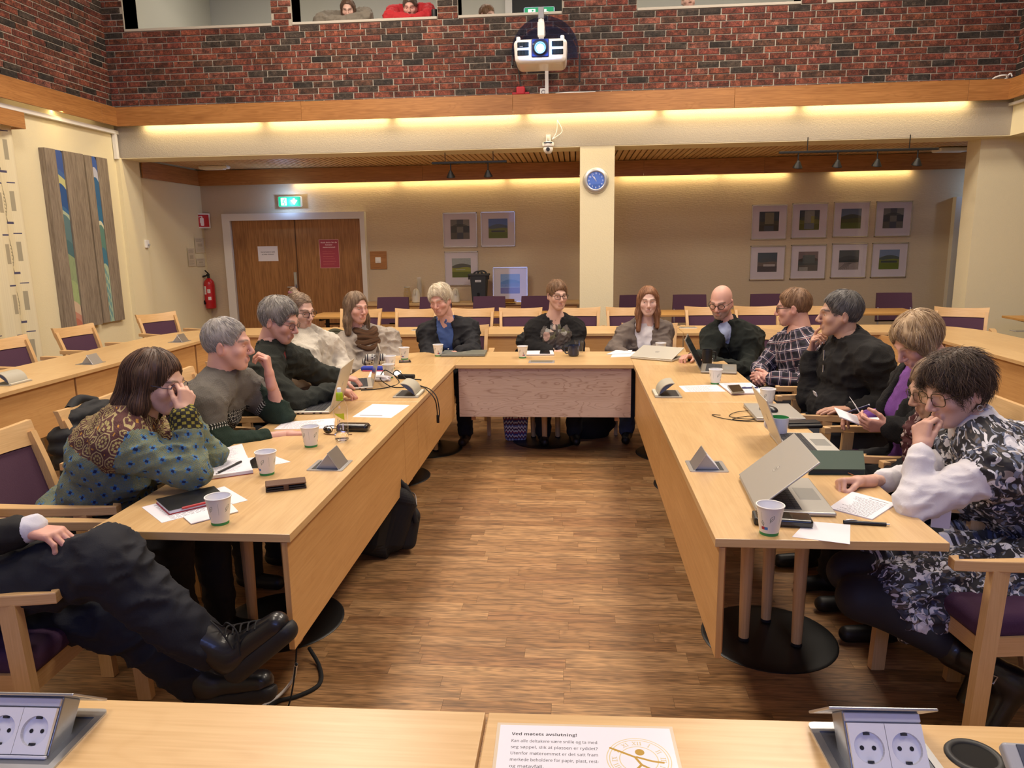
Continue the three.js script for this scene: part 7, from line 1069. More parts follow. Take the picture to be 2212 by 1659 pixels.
// --- B: fair-isle jumper ---
person({
  label: 'woman in a blue-green fair-isle jumper resting her chin on clasped hands', group: gH, fem: 1, face: 84, N: [276, 902, -2.62], P: V3(-1.93, .5, -2.66), H: [338, 824, -2.60], yaw: 88, pitch: 12, girth: 1.14, sw: .185,
  SR: [262, 962, -2.44], SL: [318, 918, -2.84], ER: [412, 1018, -2.46], EL: [452, 985, -2.74], WR: [398, 893, -2.53], WL: [383, 884, -2.66], skin: SK.fair, cell: .0038, hcell: .0034, head: { jaw: .95, open: .35, flush: 1 }, brow: [92, 70, 56], gaze: [0, 15],
  handR: { d: [-.05, .9, -.5], n: [-.75, .1, -.55], curl: [.75, 1.0, .6], thumb: [.5, .3, .2] }, handL: { d: [-.05, .95, .35], n: [-.7, .1, .5], curl: [.7, .9, .5], thumb: [.5, .3, .2] },
  hair: { col: HC.brown, t: .014, coverEars: 1, line: .07, nape: -.32, cell: .0065, faceW: .074, locks: [[[-.07, .04, -.01], [-.082, -.08, -.01], .024, .03], [[-.082, -.08, -.01], [-.075, -.24, -.04], .03, .018], [[.07, .04, -.01], [.08, -.1, -.02], .024, .03], [[.08, -.1, -.02], [.07, -.22, -.06], .03, .018], [[0, .02, -.08], [0, -.12, -.095], .062, .065], [[-.03, -.12, -.095], [-.02, -.26, -.12], .055, .03], [[.04, -.12, -.09], [.03, -.24, -.12], .045, .025]], strands: 2400, len: .14, seg: 8, flow: [0, -2.2, -.1], lift: .003, rad: .0014, mess: .12 },
  glasses: { m: mat(0x2a2c48, .4), w: .023, h: .016 },
  tops: [{ name: ['jumper_body', 'jumper_yoke', 'jumper_cuffs'], m: [fair(PT.dots), fair(PT.yoke), fair(PT.cuff)], t: .024, cell: .0085, fold: .008, zone: (p, q, c) => { const a = p.clone().sub(c.N), dn = -a.dot(c.spine); if (q > 2) { const W = q === 3 ? c.WR : c.WL; return p.distanceTo(W) < .085 ? 2 : 0; } const sp = p.clone().sub(c.N).addScaledVector(c.spine, dn).length(); if (q > 0) { const S_ = q === 1 ? c.SR : c.SL, E = q === 1 ? c.ER : c.EL; return p.clone().sub(S_).dot(E.clone().sub(S_)) / E.distanceToSquared(S_) < .12 ? 1 : 0; } return dn + sp * .2 < .15 ? 1 : 0; } }],
  pants: { m: darkP }, shoes: blackShoe,
});
// --- C: grey and green jumper ---
person({
  label: 'grey-haired man in a grey and green patterned jumper, hand over his mouth', group: gH, face: 82, N: [478, 824, -3.34], P: V3(-1.96, .5, -3.34), H: [492, 744, -3.32], yaw: 100, pitch: 2, girth: 1.08, sw: .19, skin: SK.pink, cell: .0042, hcell: .0036, head: { flush: 1, open: .5, fat: .004, neck: 1.08 }, brow: [130, 110, 96], neck: 1.1,
  SR: [440, 872, -3.14], SL: [528, 838, -3.52], ER: [470, 962, -3.10], EL: [606, 898, -3.52], WR: [622, 940, -3.26], WL: [582, 812, -3.46], handR: { n: [0, -1, .15], d: [.9, .02, -.25], curl: REST }, handL: { d: [-.12, .8, -.1], n: [-.85, .15, .1], curl: [1.0, 1.15, .6], thumb: [.3, .5, .2] },
  hair: { col: HC.grey, t: .009, line: .074, nape: -.06, strands: 1500, len: .03, flow: [0, -.2, .35], lift: .003, rad: .0012, earY: .045 },
  tops: [{ name: ['jumper_body', 'jumper_yoke', 'jumper_band', 'jumper_stripe'], m: [knit(0x1c3026), knit(0x68645f), fair(PT.nor), fair(PT.chevron)], t: .024, cell: .009, collar: .5, open: .2, cuffR: .62, cuffL: .2, zone: (p, q, c) => { const dn = -p.clone().sub(c.N).dot(c.spine), fr = p.clone().sub(c.N).dot(c.fw2); if (q > 2) return 0; if (q > 0) { const S_ = q === 1 ? c.SR : c.SL, E = q === 1 ? c.ER : c.EL, t = p.clone().sub(S_).dot(E.clone().sub(S_)) / E.distanceToSquared(S_); return t < .55 ? 1 : t < .66 ? 3 : 0; } return dn < .08 ? 1 : dn < .29 ? (fr > .02 || fr < -.06 ? 2 : 1) : dn < .325 ? 3 : 0; } }],
  pants: { m: darkP }, shoes: blackShoe,
});
// --- D: dark green half-zip ---
const greenKnit = knit(0x272b26);
person({
  label: 'grey-haired man with glasses in a dark green half-zip typing on his laptop', group: gH, face: 80, N: [590, 768, -3.98], P: V3(-2.0, .5, -4.05), H: [604, 692, -3.98], yaw: 82, pitch: 16, girth: 1.06, sw: .19, skin: SK.pink, head: { open: .35, flush: .9 }, brow: [130, 120, 110], gaze: [0, 15],
  SR: [566, 812, -3.80], SL: [640, 782, -4.2], ER: [640, 872, -3.76], EL: [690, 812, -4.3], WR: [722, 842, -4.02], WL: [738, 814, -4.36], handR: { n: [0, -1, 0], curl: LOOSE, d: [.9, -.2, -.2] }, handL: { n: [0, -1, 0], curl: LOOSE, d: [.9, -.2, -.1] },
  hair: { col: HC.grey2, t: .016, top: 1.2, line: .072, nape: -.075, strands: 1300, len: .05, flow: [.1, -.3, .3], lift: .006, rad: .0014, mess: .4, lump: .008 }, glasses: { m: mat(0x3c3838, .4), r: .0012, w: .021, h: .014 },
  tops: [{ name: 'half_zip_jumper', m: greenKnit, t: .022, collar: .62, open: .1, neckR: .062, fold: .009, cuts: c => [{ ...cap(c.N.clone().addScaledVector(c.fw2, .11).addScaledVector(c.up, .08), c.N.clone().addScaledVector(c.fw2, .12).addScaledVector(c.spine, -.05), .03, .006), k: .004 }] }, { name: 'shirt', m: cloth(0x6a1c22), t: .004, collar: .55, cuffR: .5, cuffL: .5, cell: .013 }],
  pants: { m: darkP }, shoes: blackShoe,
});
// --- E: white jumper, half hidden ---
person({
  label: 'woman in a white jumper with tied-up hair behind the half-zip man', group: gH, fem: 1, face: 70, N: [672, 735, -4.72], P: V3(-1.95, .5, -4.78), H: [648, 672, -4.70], yaw: 62, pitch: 8, girth: 1.12, skin: SK.fair, head: {}, SR: [655, 770, -4.55], SL: [712, 752, -4.95], ER: [690, 815, -4.5], EL: [738, 795, -4.9], WR: [708, 806, -4.62], WL: [735, 806, -4.72], handR: { n: [0, -1, 0], d: [.5, -.1, -.2], curl: LOOSE },
  hair: { col: HC.ash, t: .008, line: .078, nape: -.06, strands: 700, len: .05, flow: [0, .4, -.6], locks: [[[0, .1, -.06], [0, .125, -.07], .03, .026]] }, glasses: { w: .024, h: .018, m: mat(0x1c1a1c, .4) },
  tops: [{ name: 'jumper', m: knit(0xcfc8bc), t: .024, fold: .01 }], pants: { m: darkP }, shoes: blackShoe, extra: [c => { const g = new THREE.TorusGeometry(.03, .012, 10, 24); g.rotateX(R90); g.translate(0, .115, -.062); g.applyMatrix4(c.hm); part(c.o, 'hair_tie', c.T0(g), mat(0x7c4a56, .9)); }],
});
// --- F: cowl scarf ---
const cowl = (c, R, y, m, n = 3, tilt = .2) => { const gs = []; n++; for (let i = 0; i < n; i++) { const g = new THREE.TorusGeometry(R + i * .007, .033 - i * .003, 14, 56), p = g.attributes.position; g.rotateX(R90 + tilt + (i - 1) * .14); g.scale(1, 1, .92); for (let q = 0; q < p.count; q++) p.setY(q, p.getY(q) + .01 * Math.sin(Math.atan2(p.getZ(q), p.getX(q)) * 3 + i * 2)); g.computeVertexNormals(); g.rotateY(Math.atan2(c.f.x, c.f.z)); const q = c.N.clone().addScaledVector(c.up, y - i * .021).addScaledVector(c.f, .02 + i * .006); g.translate(q.x, q.y, q.z); gs.push(g); } part(c.o, 'cowl_scarf', c.T0(merge(gs)), m); };
person({
  label: 'long-haired woman in a grey jumper with a brown cowl scarf', group: gH, fem: 1, face: 42, N: [782, 728, -5.68], P: V3(-1.72, .5, -5.82), H: [770, 664, -5.60], yaw: 50, pitch: 4, girth: 1.2, sw: .19, skin: SK.pink, head: { jaw: 1.02, fat: .004, open: .55 }, brow: [110, 84, 66], gaze: [10, 4],
  SR: [735, 756, -5.55], SL: [836, 738, -5.86], ER: [758, 800, -5.40], EL: [862, 788, -5.72], WR: [838, 794, -5.34], WL: [860, 798, -5.42], handR: { n: [0, -1, 0], curl: LOOSE, d: [.8, -.1, -.1] }, handL: { n: [0, -1, 0], curl: LOOSE, d: [.2, -.1, .8] },
  hair: { col: HC.ash, t: .012, coverEars: 1, line: .078, part: .01, faceW: .076, nape: -.26, locks: [[[-.068, .03, 0], [-.085, -.1, .0], .024, .03], [[-.085, -.1, .0], [-.095, -.2, .02], .03, .02], [[.066, .03, .0], [.08, -.1, .01], .022, .028], [[.08, -.1, .01], [.085, -.19, .03], .028, .018], [[0, .02, -.075], [0, -.16, -.08], .06, .06]], strands: 1300, len: .1, seg: 6, flow: [0, -2, 0], mess: .3 },
  tops: [{ name: 'jumper', m: knit(0xa79d92), t: .03, fold: .012, cell: .011 }], pants: { m: darkP }, shoes: blackShoe, extra: [c => cowl(c, .088, .05, fair(PT.cowl, .002), 3, .25)],
});
// --- G: blazer ---
const vOpen = (w0, w1, off = 0) => (x, y, z, c) => { const p = V3(x, y, z), fr = p.dot(c.fw2), la = p.dot(c.lat) - off, dn = -p.dot(c.spine); if (fr < .0) return -1; return (w0 + w1 * Math.max(0, .30 - Math.abs(dn - .0))) - Math.abs(la); };
const lapels = (c, m, w = .05) => { for (const s of [-1, 1]) { const a = c.N.clone().addScaledVector(c.lat, s * .075).addScaledVector(c.fw2, .05).addScaledVector(c.up, .02), b = c.N.clone().addScaledVector(c.lat, s * .085).addScaledVector(c.fw2, .135).addScaledVector(c.spine, -.12), d = c.N.clone().addScaledVector(c.lat, s * .03).addScaledVector(c.fw2, .16).addScaledVector(c.spine, -.32); const g = meshOf([cap(a, b, .012, .024), cap(b, d, .024, .01)], .007, .02).mesh(); part(c.o, 'lapel', c.T0(g), m); } };
const buttons = (c, m, n = 4, r = .15) => { const gs = []; for (let i = 0; i < n; i++) { const p = c.N.clone().addScaledVector(c.spine, -.06 - i * .085).addScaledVector(c.fw2, r - (i === 0 ? .035 : 0)); gs.push(sph(.0065, p.x, p.y, p.z)); } part(c.o, 'buttons', c.T0(merge(gs)), m); };
const blaz = cloth(0x15161c);
person({
  label: 'white-haired man in a dark blazer and blue shirt', group: gH, face: -2, N: [964, 706, -6.12], P: V3(-1.0, .5, -6.22), H: [951, 648, -6.02], yaw: -14, pitch: 13, roll: 6, girth: 1.08, sw: .2, skin: SK.pink, head: { smile: 1, open: .3, flush: 1.2, fat: .003 }, brow: [150, 130, 110],
  SR: [924, 722, -6.10], SL: [1012, 712, -6.14], ER: [926, 768, -5.96], EL: [1022, 760, -5.96], WR: [960, 772, -5.78], WL: [992, 760, -5.80], handL: { n: [0, -1, 0], d: [-.7, -.1, .45], curl: LOOSE }, handR: { n: [0, -1, 0], d: [.6, -.05, .4], curl: REST },
  hair: { col: HC.white, t: .018, top: 1.3, line: .07, nape: -.085, strands: 1200, len: .06, flow: [.7, -.25, .1], lift: .008, mess: .5, lump: .01 },
  tops: [{ name: 'shirt', m: cloth(0x41598f), t: .008, collar: .6, open: .2, cell: .009 }, { name: 'blazer', m: blaz, t: .026, clip: vOpen(.016, .2), neckR: .08, fold: .009 }], pants: { m: darkP }, shoes: mat(0x2c1c14, .5), extra: [c => lapels(c, blaz), c => buttons(c, M.white, 4, .145)],
});
// --- H: black cardigan, silk scarf ---
person({
  label: 'short-haired woman with glasses, black cardigan and muted silk scarf', group: gH, fem: 1, face: 6, N: [1198, 698, -6.18], P: V3(-.18, .5, -6.25), H: [1204, 637, -6.10], yaw: 22, pitch: 5, girth: 1.16, sw: .185, skin: SK.fair, head: { jaw: 1.02, open: .5 }, brow: [110, 88, 70], gaze: [14, 4],
  SR: [1158, 716, -6.16], SL: [1240, 714, -6.2], ER: [1152, 752, -6.06], EL: [1245, 752, -6.08], WR: [1192, 760, -5.94], WL: [1222, 758, -5.94], handR: { n: [0, -1, 0], d: [.9, -.1, .15], curl: REST }, handL: { n: [0, -1, 0], d: [-.9, -.1, .15], curl: LOOSE },
  hair: { col: HC.lbrown, t: .013, top: 1.2, line: .06, nape: -.06, strands: 900, len: .05, flow: [.3, -.6, .25], lift: .004 }, glasses: { w: .024, h: .017, m: mat(0x2a2226, .4), r: .0018 },
  tops: [{ name: 'blouse', m: fair(PT.muted, .0003), t: .006, collar: .2, cell: .012 }, { name: 'cardigan', m: knit(0x151416), t: .026, clip: vOpen(.02, .1), neckR: .08, fold: .008 }], pants: { m: darkP }, shoes: blackShoe,
  extra: [c => { const sc = mat(0xffffff, .7, { map: PT.muted }); const q = (s, w) => { const a = c.N.clone(), P = [cap(a.clone().addScaledVector(c.lat, s * .075).addScaledVector(c.up, .045).addScaledVector(c.fw2, -.02), a.clone().addScaledVector(c.lat, s * .085).addScaledVector(c.fw2, .13).addScaledVector(c.spine, -.06), .028, .038), cap(a.clone().addScaledVector(c.lat, s * .085).addScaledVector(c.fw2, .13).addScaledVector(c.spine, -.06), a.clone().addScaledVector(c.lat, s * .055 + w).addScaledVector(c.fw2, .185).addScaledVector(c.spine, -.26), .038, .048), cap(a.clone().addScaledVector(c.lat, s * .055 + w).addScaledVector(c.fw2, .185).addScaledVector(c.spine, -.26), a.clone().addScaledVector(c.lat, s * .05 + w).addScaledVector(c.fw2, .19).addScaledVector(c.spine, -.38), .045, .04)]; return P; }; const pl = s => ell(c.N.clone().addScaledVector(c.fw2, .165).addScaledVector(c.spine, -.2).addScaledVector(c.lat, s * .05), [.058, .19, .04], c.lat, c.spine, c.fw2); const g = meshOf([...q(-1, 0), ...q(1, .012), pl(-1), pl(1)], .008, .02).mesh(); push(g, folds(.006, 34)); part(c.o, 'scarf', c.T0(limbUV(g, [{ a: c.Pv, b: c.N, r: .15, X: c.fw2 }])[0]), sc); }],
});
// --- I: taupe blazer ---
const taupe = cloth(0x6a5f58);
person({
  label: 'woman with long light hair in a taupe blazer and white top', group: gH, fem: 1, face: -8, N: [1392, 704, -6.22], P: V3(.6, .5, -6.3), H: [1400, 650, -6.14], yaw: -2, pitch: 3, girth: 1.05, sw: .182, skin: SK.pale, head: { jaw: .92, open: .6 }, brow: [96, 72, 54], gaze: [-22, 0],
  SR: [1352, 726, -6.2], SL: [1430, 716, -6.24], ER: [1326, 758, -6.08], EL: [1434, 756, -6.1], WR: [1352, 766, -5.92], WL: [1392, 764, -5.92], handR: { n: [0, -1, 0], d: [.6, -.1, .4], curl: REST }, handL: { n: [0, -1, 0], d: [-.8, -.1, .2], curl: REST },
  hair: { col: HC.copper, t: .011, coverEars: 1, line: .078, faceW: .074, nape: -.27, locks: [[[-.066, .03, 0], [-.078, -.1, .015], .022, .026], [[-.078, -.1, .015], [-.08, -.25, .05], .026, .016], [[.064, .03, .0], [.074, -.1, .01], .02, .026], [[.074, -.1, .01], [.08, -.22, .04], .026, .014], [[0, .02, -.075], [0, -.18, -.08], .058, .055]], strands: 1200, len: .1, seg: 6, flow: [0, -2.4, .05], mess: .12 },
  tops: [{ name: 'top', m: cloth(0xdcd9dc), t: .01, cell: .011, fold: .006 }, { name: 'blazer', m: taupe, t: .026, clip: vOpen(.035, .14), neckR: .08, fold: .009 }], pants: { m: cloth(0x3c4a68) }, shoes: blackShoe, extra: [c => lapels(c, taupe)],
});
// --- J: bald man ---
person({
  label: 'bald man with round dark glasses in a dark green V-neck jumper', group: gH, face: -34, N: [1572, 708, -5.82], P: V3(1.42, .5, -6.0), H: [1558, 652, -5.72], yaw: -30, pitch: 16, girth: 1.12, sw: .198, skin: SK.pink, head: { open: .3, beard: srgb(140, 128, 120), flush: 1.1, fat: .003 }, brow: [90, 76, 66], gaze: [0, 20],
  SR: [1538, 730, -5.74], SL: [1624, 728, -5.92], ER: [1526, 776, -5.60], EL: [1612, 800, -5.62], WR: [1496, 770, -5.42], WL: [1530, 782, -5.40], handR: { n: [.3, -1, 0], d: [-.7, .1, .6], curl: LOOSE }, handL: { n: [0, -1, 0], d: [-.9, .05, .1], curl: LOOSE },
  glasses: { round: 1, w: .022, h: .019, r: .0022, m: mat(0x1c1412, .35) },
  tops: [{ name: 'jumper', m: knit(0x1d231f), t: .022, fold: .008, cuts: c => [{ ...cap(c.N.clone().addScaledVector(c.fw2, .12).addScaledVector(c.up, .06), c.N.clone().addScaledVector(c.fw2, .14).addScaledVector(c.spine, -.09), .06, .008), k: .005 }] }, { name: 'shirt', m: cloth(0xa9b6d6), t: .007, collar: .5, open: .15, cell: .011, cuffR: .6, cuffL: .6 }], pants: { m: darkP }, shoes: blackShoe,
  extra: [c => { const n = c.N.clone().addScaledVector(c.fw2, .15).addScaledVector(c.spine, -.3), a = c.N.clone().addScaledVector(c.lat, -.06).addScaledVector(c.fw2, .08).addScaledVector(c.up, .02), b = c.N.clone().addScaledVector(c.lat, .06).addScaledVector(c.fw2, .08).addScaledVector(c.up, .02); const l = part(c.o, 'lanyard', c.T0(merge([tube([a, c.N.clone().addScaledVector(c.fw2, .155).addScaledVector(c.spine, -.12), n], .003, 24), tube([b, c.N.clone().addScaledVector(c.fw2, .155).addScaledVector(c.spine, -.12), n], .003, 24)])), M.black); part(l, 'badge', c.T0(xf(rbox(.05, .035, .003, .001), [n.x, n.y - .04, n.z], [0, Math.atan2(c.f.x, c.f.z), 0])), M.white); const w = xf(new THREE.TorusGeometry(.034, .007, 10, 24), [0, 0, 0]); w.lookAt(c.EL.clone().sub(c.WL)); const q = c.l(c.EL, c.WL, .98); w.translate(q.x, q.y, q.z); part(c.o, 'wristwatch', c.T0(w), M.steel); }],
});
// --- K: plaid shirt ---
const watch = (c, E, W, m, t = .96) => { const w = new THREE.TorusGeometry(.033, .006, 10, 24), d = E.clone().sub(W).normalize(); w.lookAt(d); const q = c.l(E, W, t); w.translate(q.x, q.y, q.z); const r = part(c.o, 'wristwatch', c.T0(w), m); const fd = c.up.clone().addScaledVector(d, -c.up.y * d.y).normalize(), g = new THREE.CylinderGeometry(.018, .018, .01, 20); const p = q.clone().addScaledVector(fd, .035); part(r, 'dial', c.T0(g.translate(p.x, p.y, p.z)), M.steel); };
person({
  label: 'brown-haired man with black glasses in a plaid shirt looking away', group: gH, face: -82, N: [1722, 726, -5.06], P: V3(1.6, .5, -5.0), H: [1713, 664, -5.06], yaw: -112, pitch: 6, girth: 1.2, sw: .2, belly: 1.1, skin: SK.pink, head: { fat: .006, flush: 1, open: .6, neck: 1.1 }, brow: [110, 84, 64],
  SL: [1762, 764, -4.86], SR: [1690, 752, -5.26], EL: [1738, 826, -4.82], ER: [1642, 800, -5.2], WL: [1664, 818, -4.86], WR: [1640, 812, -4.98], handL: { n: [0, -.4, -.9], d: [-.8, .05, -.25], curl: [.8, .9, .5] }, handR: { n: [.2, -.5, .8], d: [-.3, .1, .6], curl: [.8, .9, .5] },
  hair: { col: HC.lbrown, t: .012, line: .078, nape: -.075, strands: 1000, len: .04, flow: [0, -.5, .2], lift: .003 }, glasses: { m: mat(0x121214, .35), r: .0022, w: .023, h: .015 },
  tops: [{ name: 'plaid_shirt', m: mat(0xffffff, .85, { map: PT.plaid }), t: .018, collar: .35, fold: .008, neckR: .07 }], pants: { m: darkP }, shoes: blackShoe, extra: [c => watch(c, c.EL, c.WL, M.steel)],
});
// --- L: black zip jumper ---
const blackKnit = knit(0x161516, .9, .0008);
person({
  label: 'dark-haired man in a black zip jumper, fingers at his lips', group: gH, face: -84, N: [1836, 738, -4.20], P: V3(1.56, .5, -4.18), H: [1814, 678, -4.18], yaw: -98, pitch: 0, girth: 1.2, sw: .2, belly: 1.15, skin: SK.tan, cell: .0044, hcell: .0036, head: { nose: 1.05, open: .6, flush: .7 }, brow: [60, 50, 44],
  SL: [1888, 782, -3.98], SR: [1800, 780, -4.40], EL: [1925, 868, -3.92], ER: [1748, 862, -4.34], WL: [1842, 884, -3.94], WR: [1750, 764, -4.36], handL: { n: [0, -1, 0], d: [-.9, .0, .1], curl: [.15, .2, .1] }, handR: { d: [.12, .95, .08], n: [.8, .25, .35], curl: [[.15, .5, .3], [.9, 1.1, .6], [1.0, 1.2, .6], [1.0, 1.2, .6]], thumb: [.35, .5, .2] },
  hair: { col: HC.pepper, t: .012, top: 1.3, line: .074, nape: -.07, strands: 1300, len: .035, flow: [0, -.4, .3], lift: .003 },
  tops: [{ name: 'zip_jumper', m: blackKnit, t: .022, collar: .55, open: .2, fold: .009, cuts: c => [{ ...cap(c.N.clone().addScaledVector(c.fw2, .11).addScaledVector(c.up, .08), c.N.clone().addScaledVector(c.fw2, .12).addScaledVector(c.spine, -.03), .032, .006), k: .004 }] }, { name: 'shirt', m: cloth(0xb4bcd0), t: .005, collar: .55, cuffR: .4, cuffL: .4, cell: .013 }], pants: { m: cloth(0x20232e) }, shoes: blackShoe,
  extra: [c => watch(c, c.EL, c.WL, M.black, .98), c => { const z = tube([c.N.clone().addScaledVector(c.fw2, .145).addScaledVector(c.spine, -.03), c.N.clone().addScaledVector(c.fw2, .16).addScaledVector(c.spine, -.18)], .004, 16); part(c.o, 'zip', c.T0(z), M.steel); const b = c.N.clone().addScaledVector(c.fw2, .2).addScaledVector(c.spine, -.3); part(c.o, 'badge', c.T0(xf(rbox(.004, .09, .055, .001), [b.x - .0, b.y, b.z], [0, 0, .35])), M.paper); }],
});
// --- M: purple jumper ---
person({
  label: 'blonde woman in a purple turtleneck and black cardigan writing in a notebook', group: gH, fem: 1, face: -84, N: [2006, 802, -3.42], P: V3(1.6, .5, -3.44), H: [1982, 736, -3.36], yaw: -76, pitch: 32, girth: 1.04, sw: .18, skin: SK.pink, cell: .0042, hcell: .0036, head: { open: .15, nose: 1.1, jaw: .92 }, brow: [150, 124, 96], gaze: [0, 25],
  SL: [2022, 855, -3.24], SR: [1970, 830, -3.62], EL: [1998, 948, -3.16], ER: [1940, 908, -3.62], WL: [1922, 922, -3.22], WR: [1866, 902, -3.52], handL: { n: [.1, .4, -.8], d: [-.9, .02, -.2], curl: LOOSE }, handR: { n: [0, -.9, .3], d: [-.8, .1, .3], curl: [.5, .8, .4] },
  hair: { col: HC.blond, t: .02, top: 1.25, coverEars: 1, line: .074, faceW: .08, nape: -.085, locks: [[[-.07, .05, .03], [-.082, -.03, .02], .026, .022], [[.07, .05, .03], [.082, -.03, .02], .026, .022], [[.02, .09, .05], [.07, .05, .06], .03, .024]], strands: 1700, len: .085, seg: 6, flow: [0, -.9, .35], lift: .007, mess: .35, lump: .009, rad: .0015 },
  tops: [{ name: 'turtleneck', m: knit(0x7c4a9c, .9, .001), t: .012, collar: .6, open: .45, neckR: .056, fold: .006 }, { name: 'cardigan', m: knit(0x141315), t: .028, clip: vOpen(.05, .1), neckR: .1, fold: .008, cuffR: -.0, cell: .0115, clipR: 1 }], pants: { m: cloth(0x121217), name: 'skirt_and_tights' }, shoes: blackShoe,
  extra: [c => { const p = c.l(c.WL, c.WR, .5).addScaledVector(c.f, .06); p.y += .005; const b = new THREE.Group(); const bo = thing('pocket_notebook', 'small open white notebook in the hands of the blonde woman', 'notebook', p, -.2); part(bo, 'page_block', xf(rbox(.12, .006, .19, .002), [-.055, .015, 0], [0, 0, -.35]), M.paper); part(bo, 'page_block', xf(rbox(.11, .005, .19, .002), [.05, -.005, 0], [0, 0, .1]), M.paper); part(bo, 'loose_page', xf(rbox(.11, .0012, .185, .0005), [-.02, .045, 0], [0, 0, -1.0]), M.paper); const q = c.WR.clone().addScaledVector(c.f, .07).addScaledVector(c.up, .03), pe = thing('ballpoint_pen', 'dark blue pen in the blonde woman\'s writing hand', 'pen', q); part(pe, 'barrel', tube([[-.05, -.02, .0], [0, 0, 0], [.09, .03, -.01]], .0045, 10), mat(0x23244c, .35)); part(pe, 'cap_end', sph(.005, .09, .03, -.01), M.steel); }],
});
// --- N: dotted scarf, mostly hidden ---
person({
  label: 'woman with glasses and a burgundy dotted scarf, mostly hidden behind the floral dress', group: gH, fem: 1, face: -86, N: [2046, 905, -2.98], P: V3(1.66, .5, -2.98), H: [2024, 838, -2.94], yaw: -86, pitch: 16, girth: 1.05, sw: .18, skin: SK.fair, head: { open: .4 }, brow: [120, 96, 76],
  SL: [2060, 950, -2.80], SR: [2010, 925, -3.16], EL: [2010, 1040, -2.84], ER: [1985, 1000, -3.16], WL: [1930, 1040, -2.95], WR: [1925, 1030, -3.05], handL: { n: [0, -1, 0], curl: LOOSE, d: [-.9, -.2, -.1] }, handR: { n: [0, -1, 0], curl: LOOSE, d: [-.9, -.2, .1] },
  hair: { col: HC.ash, t: .014, line: .062, nape: -.1, coverEars: 1, strands: 500, len: .06, flow: [0, -1, .2] }, glasses: { m: mat(0x5a4a30, .35, { metalness: .6 }), r: .0012, w: .024, h: .02 },
  tops: [{ name: 'cardigan', m: knit(0x131214), t: .024, fold: .008 }], pants: { m: darkP }, shoes: blackShoe,
  extra: [c => { const a = c.N, m = mat(0xffffff, .85, { map: PT.burg }); const P = [cap(a.clone().addScaledVector(c.lat, -.08).addScaledVector(c.up, .03), a.clone().addScaledVector(c.fw2, .1).addScaledVector(c.up, -.0), .04, .05), cap(a.clone().addScaledVector(c.lat, .08).addScaledVector(c.up, .03), a.clone().addScaledVector(c.fw2, .1), .04, .05), cap(a.clone().addScaledVector(c.fw2, .12), a.clone().addScaledVector(c.fw2, .19).addScaledVector(c.spine, -.16).addScaledVector(c.lat, .03), .05, .05), cap(a.clone().addScaledVector(c.fw2, .19).addScaledVector(c.spine, -.16).addScaledVector(c.lat, .03), a.clone().addScaledVector(c.fw2, .22).addScaledVector(c.spine, -.34).addScaledVector(c.lat, .05), .05, .035)]; const g = meshOf(P, .008, .02).mesh(); push(g, folds(.012, 26)); part(c.o, 'scarf', c.T0(limbUV(g, [{ a: c.Pv, b: c.N, r: .15, X: c.fw2 }])[0]), m); }],
});
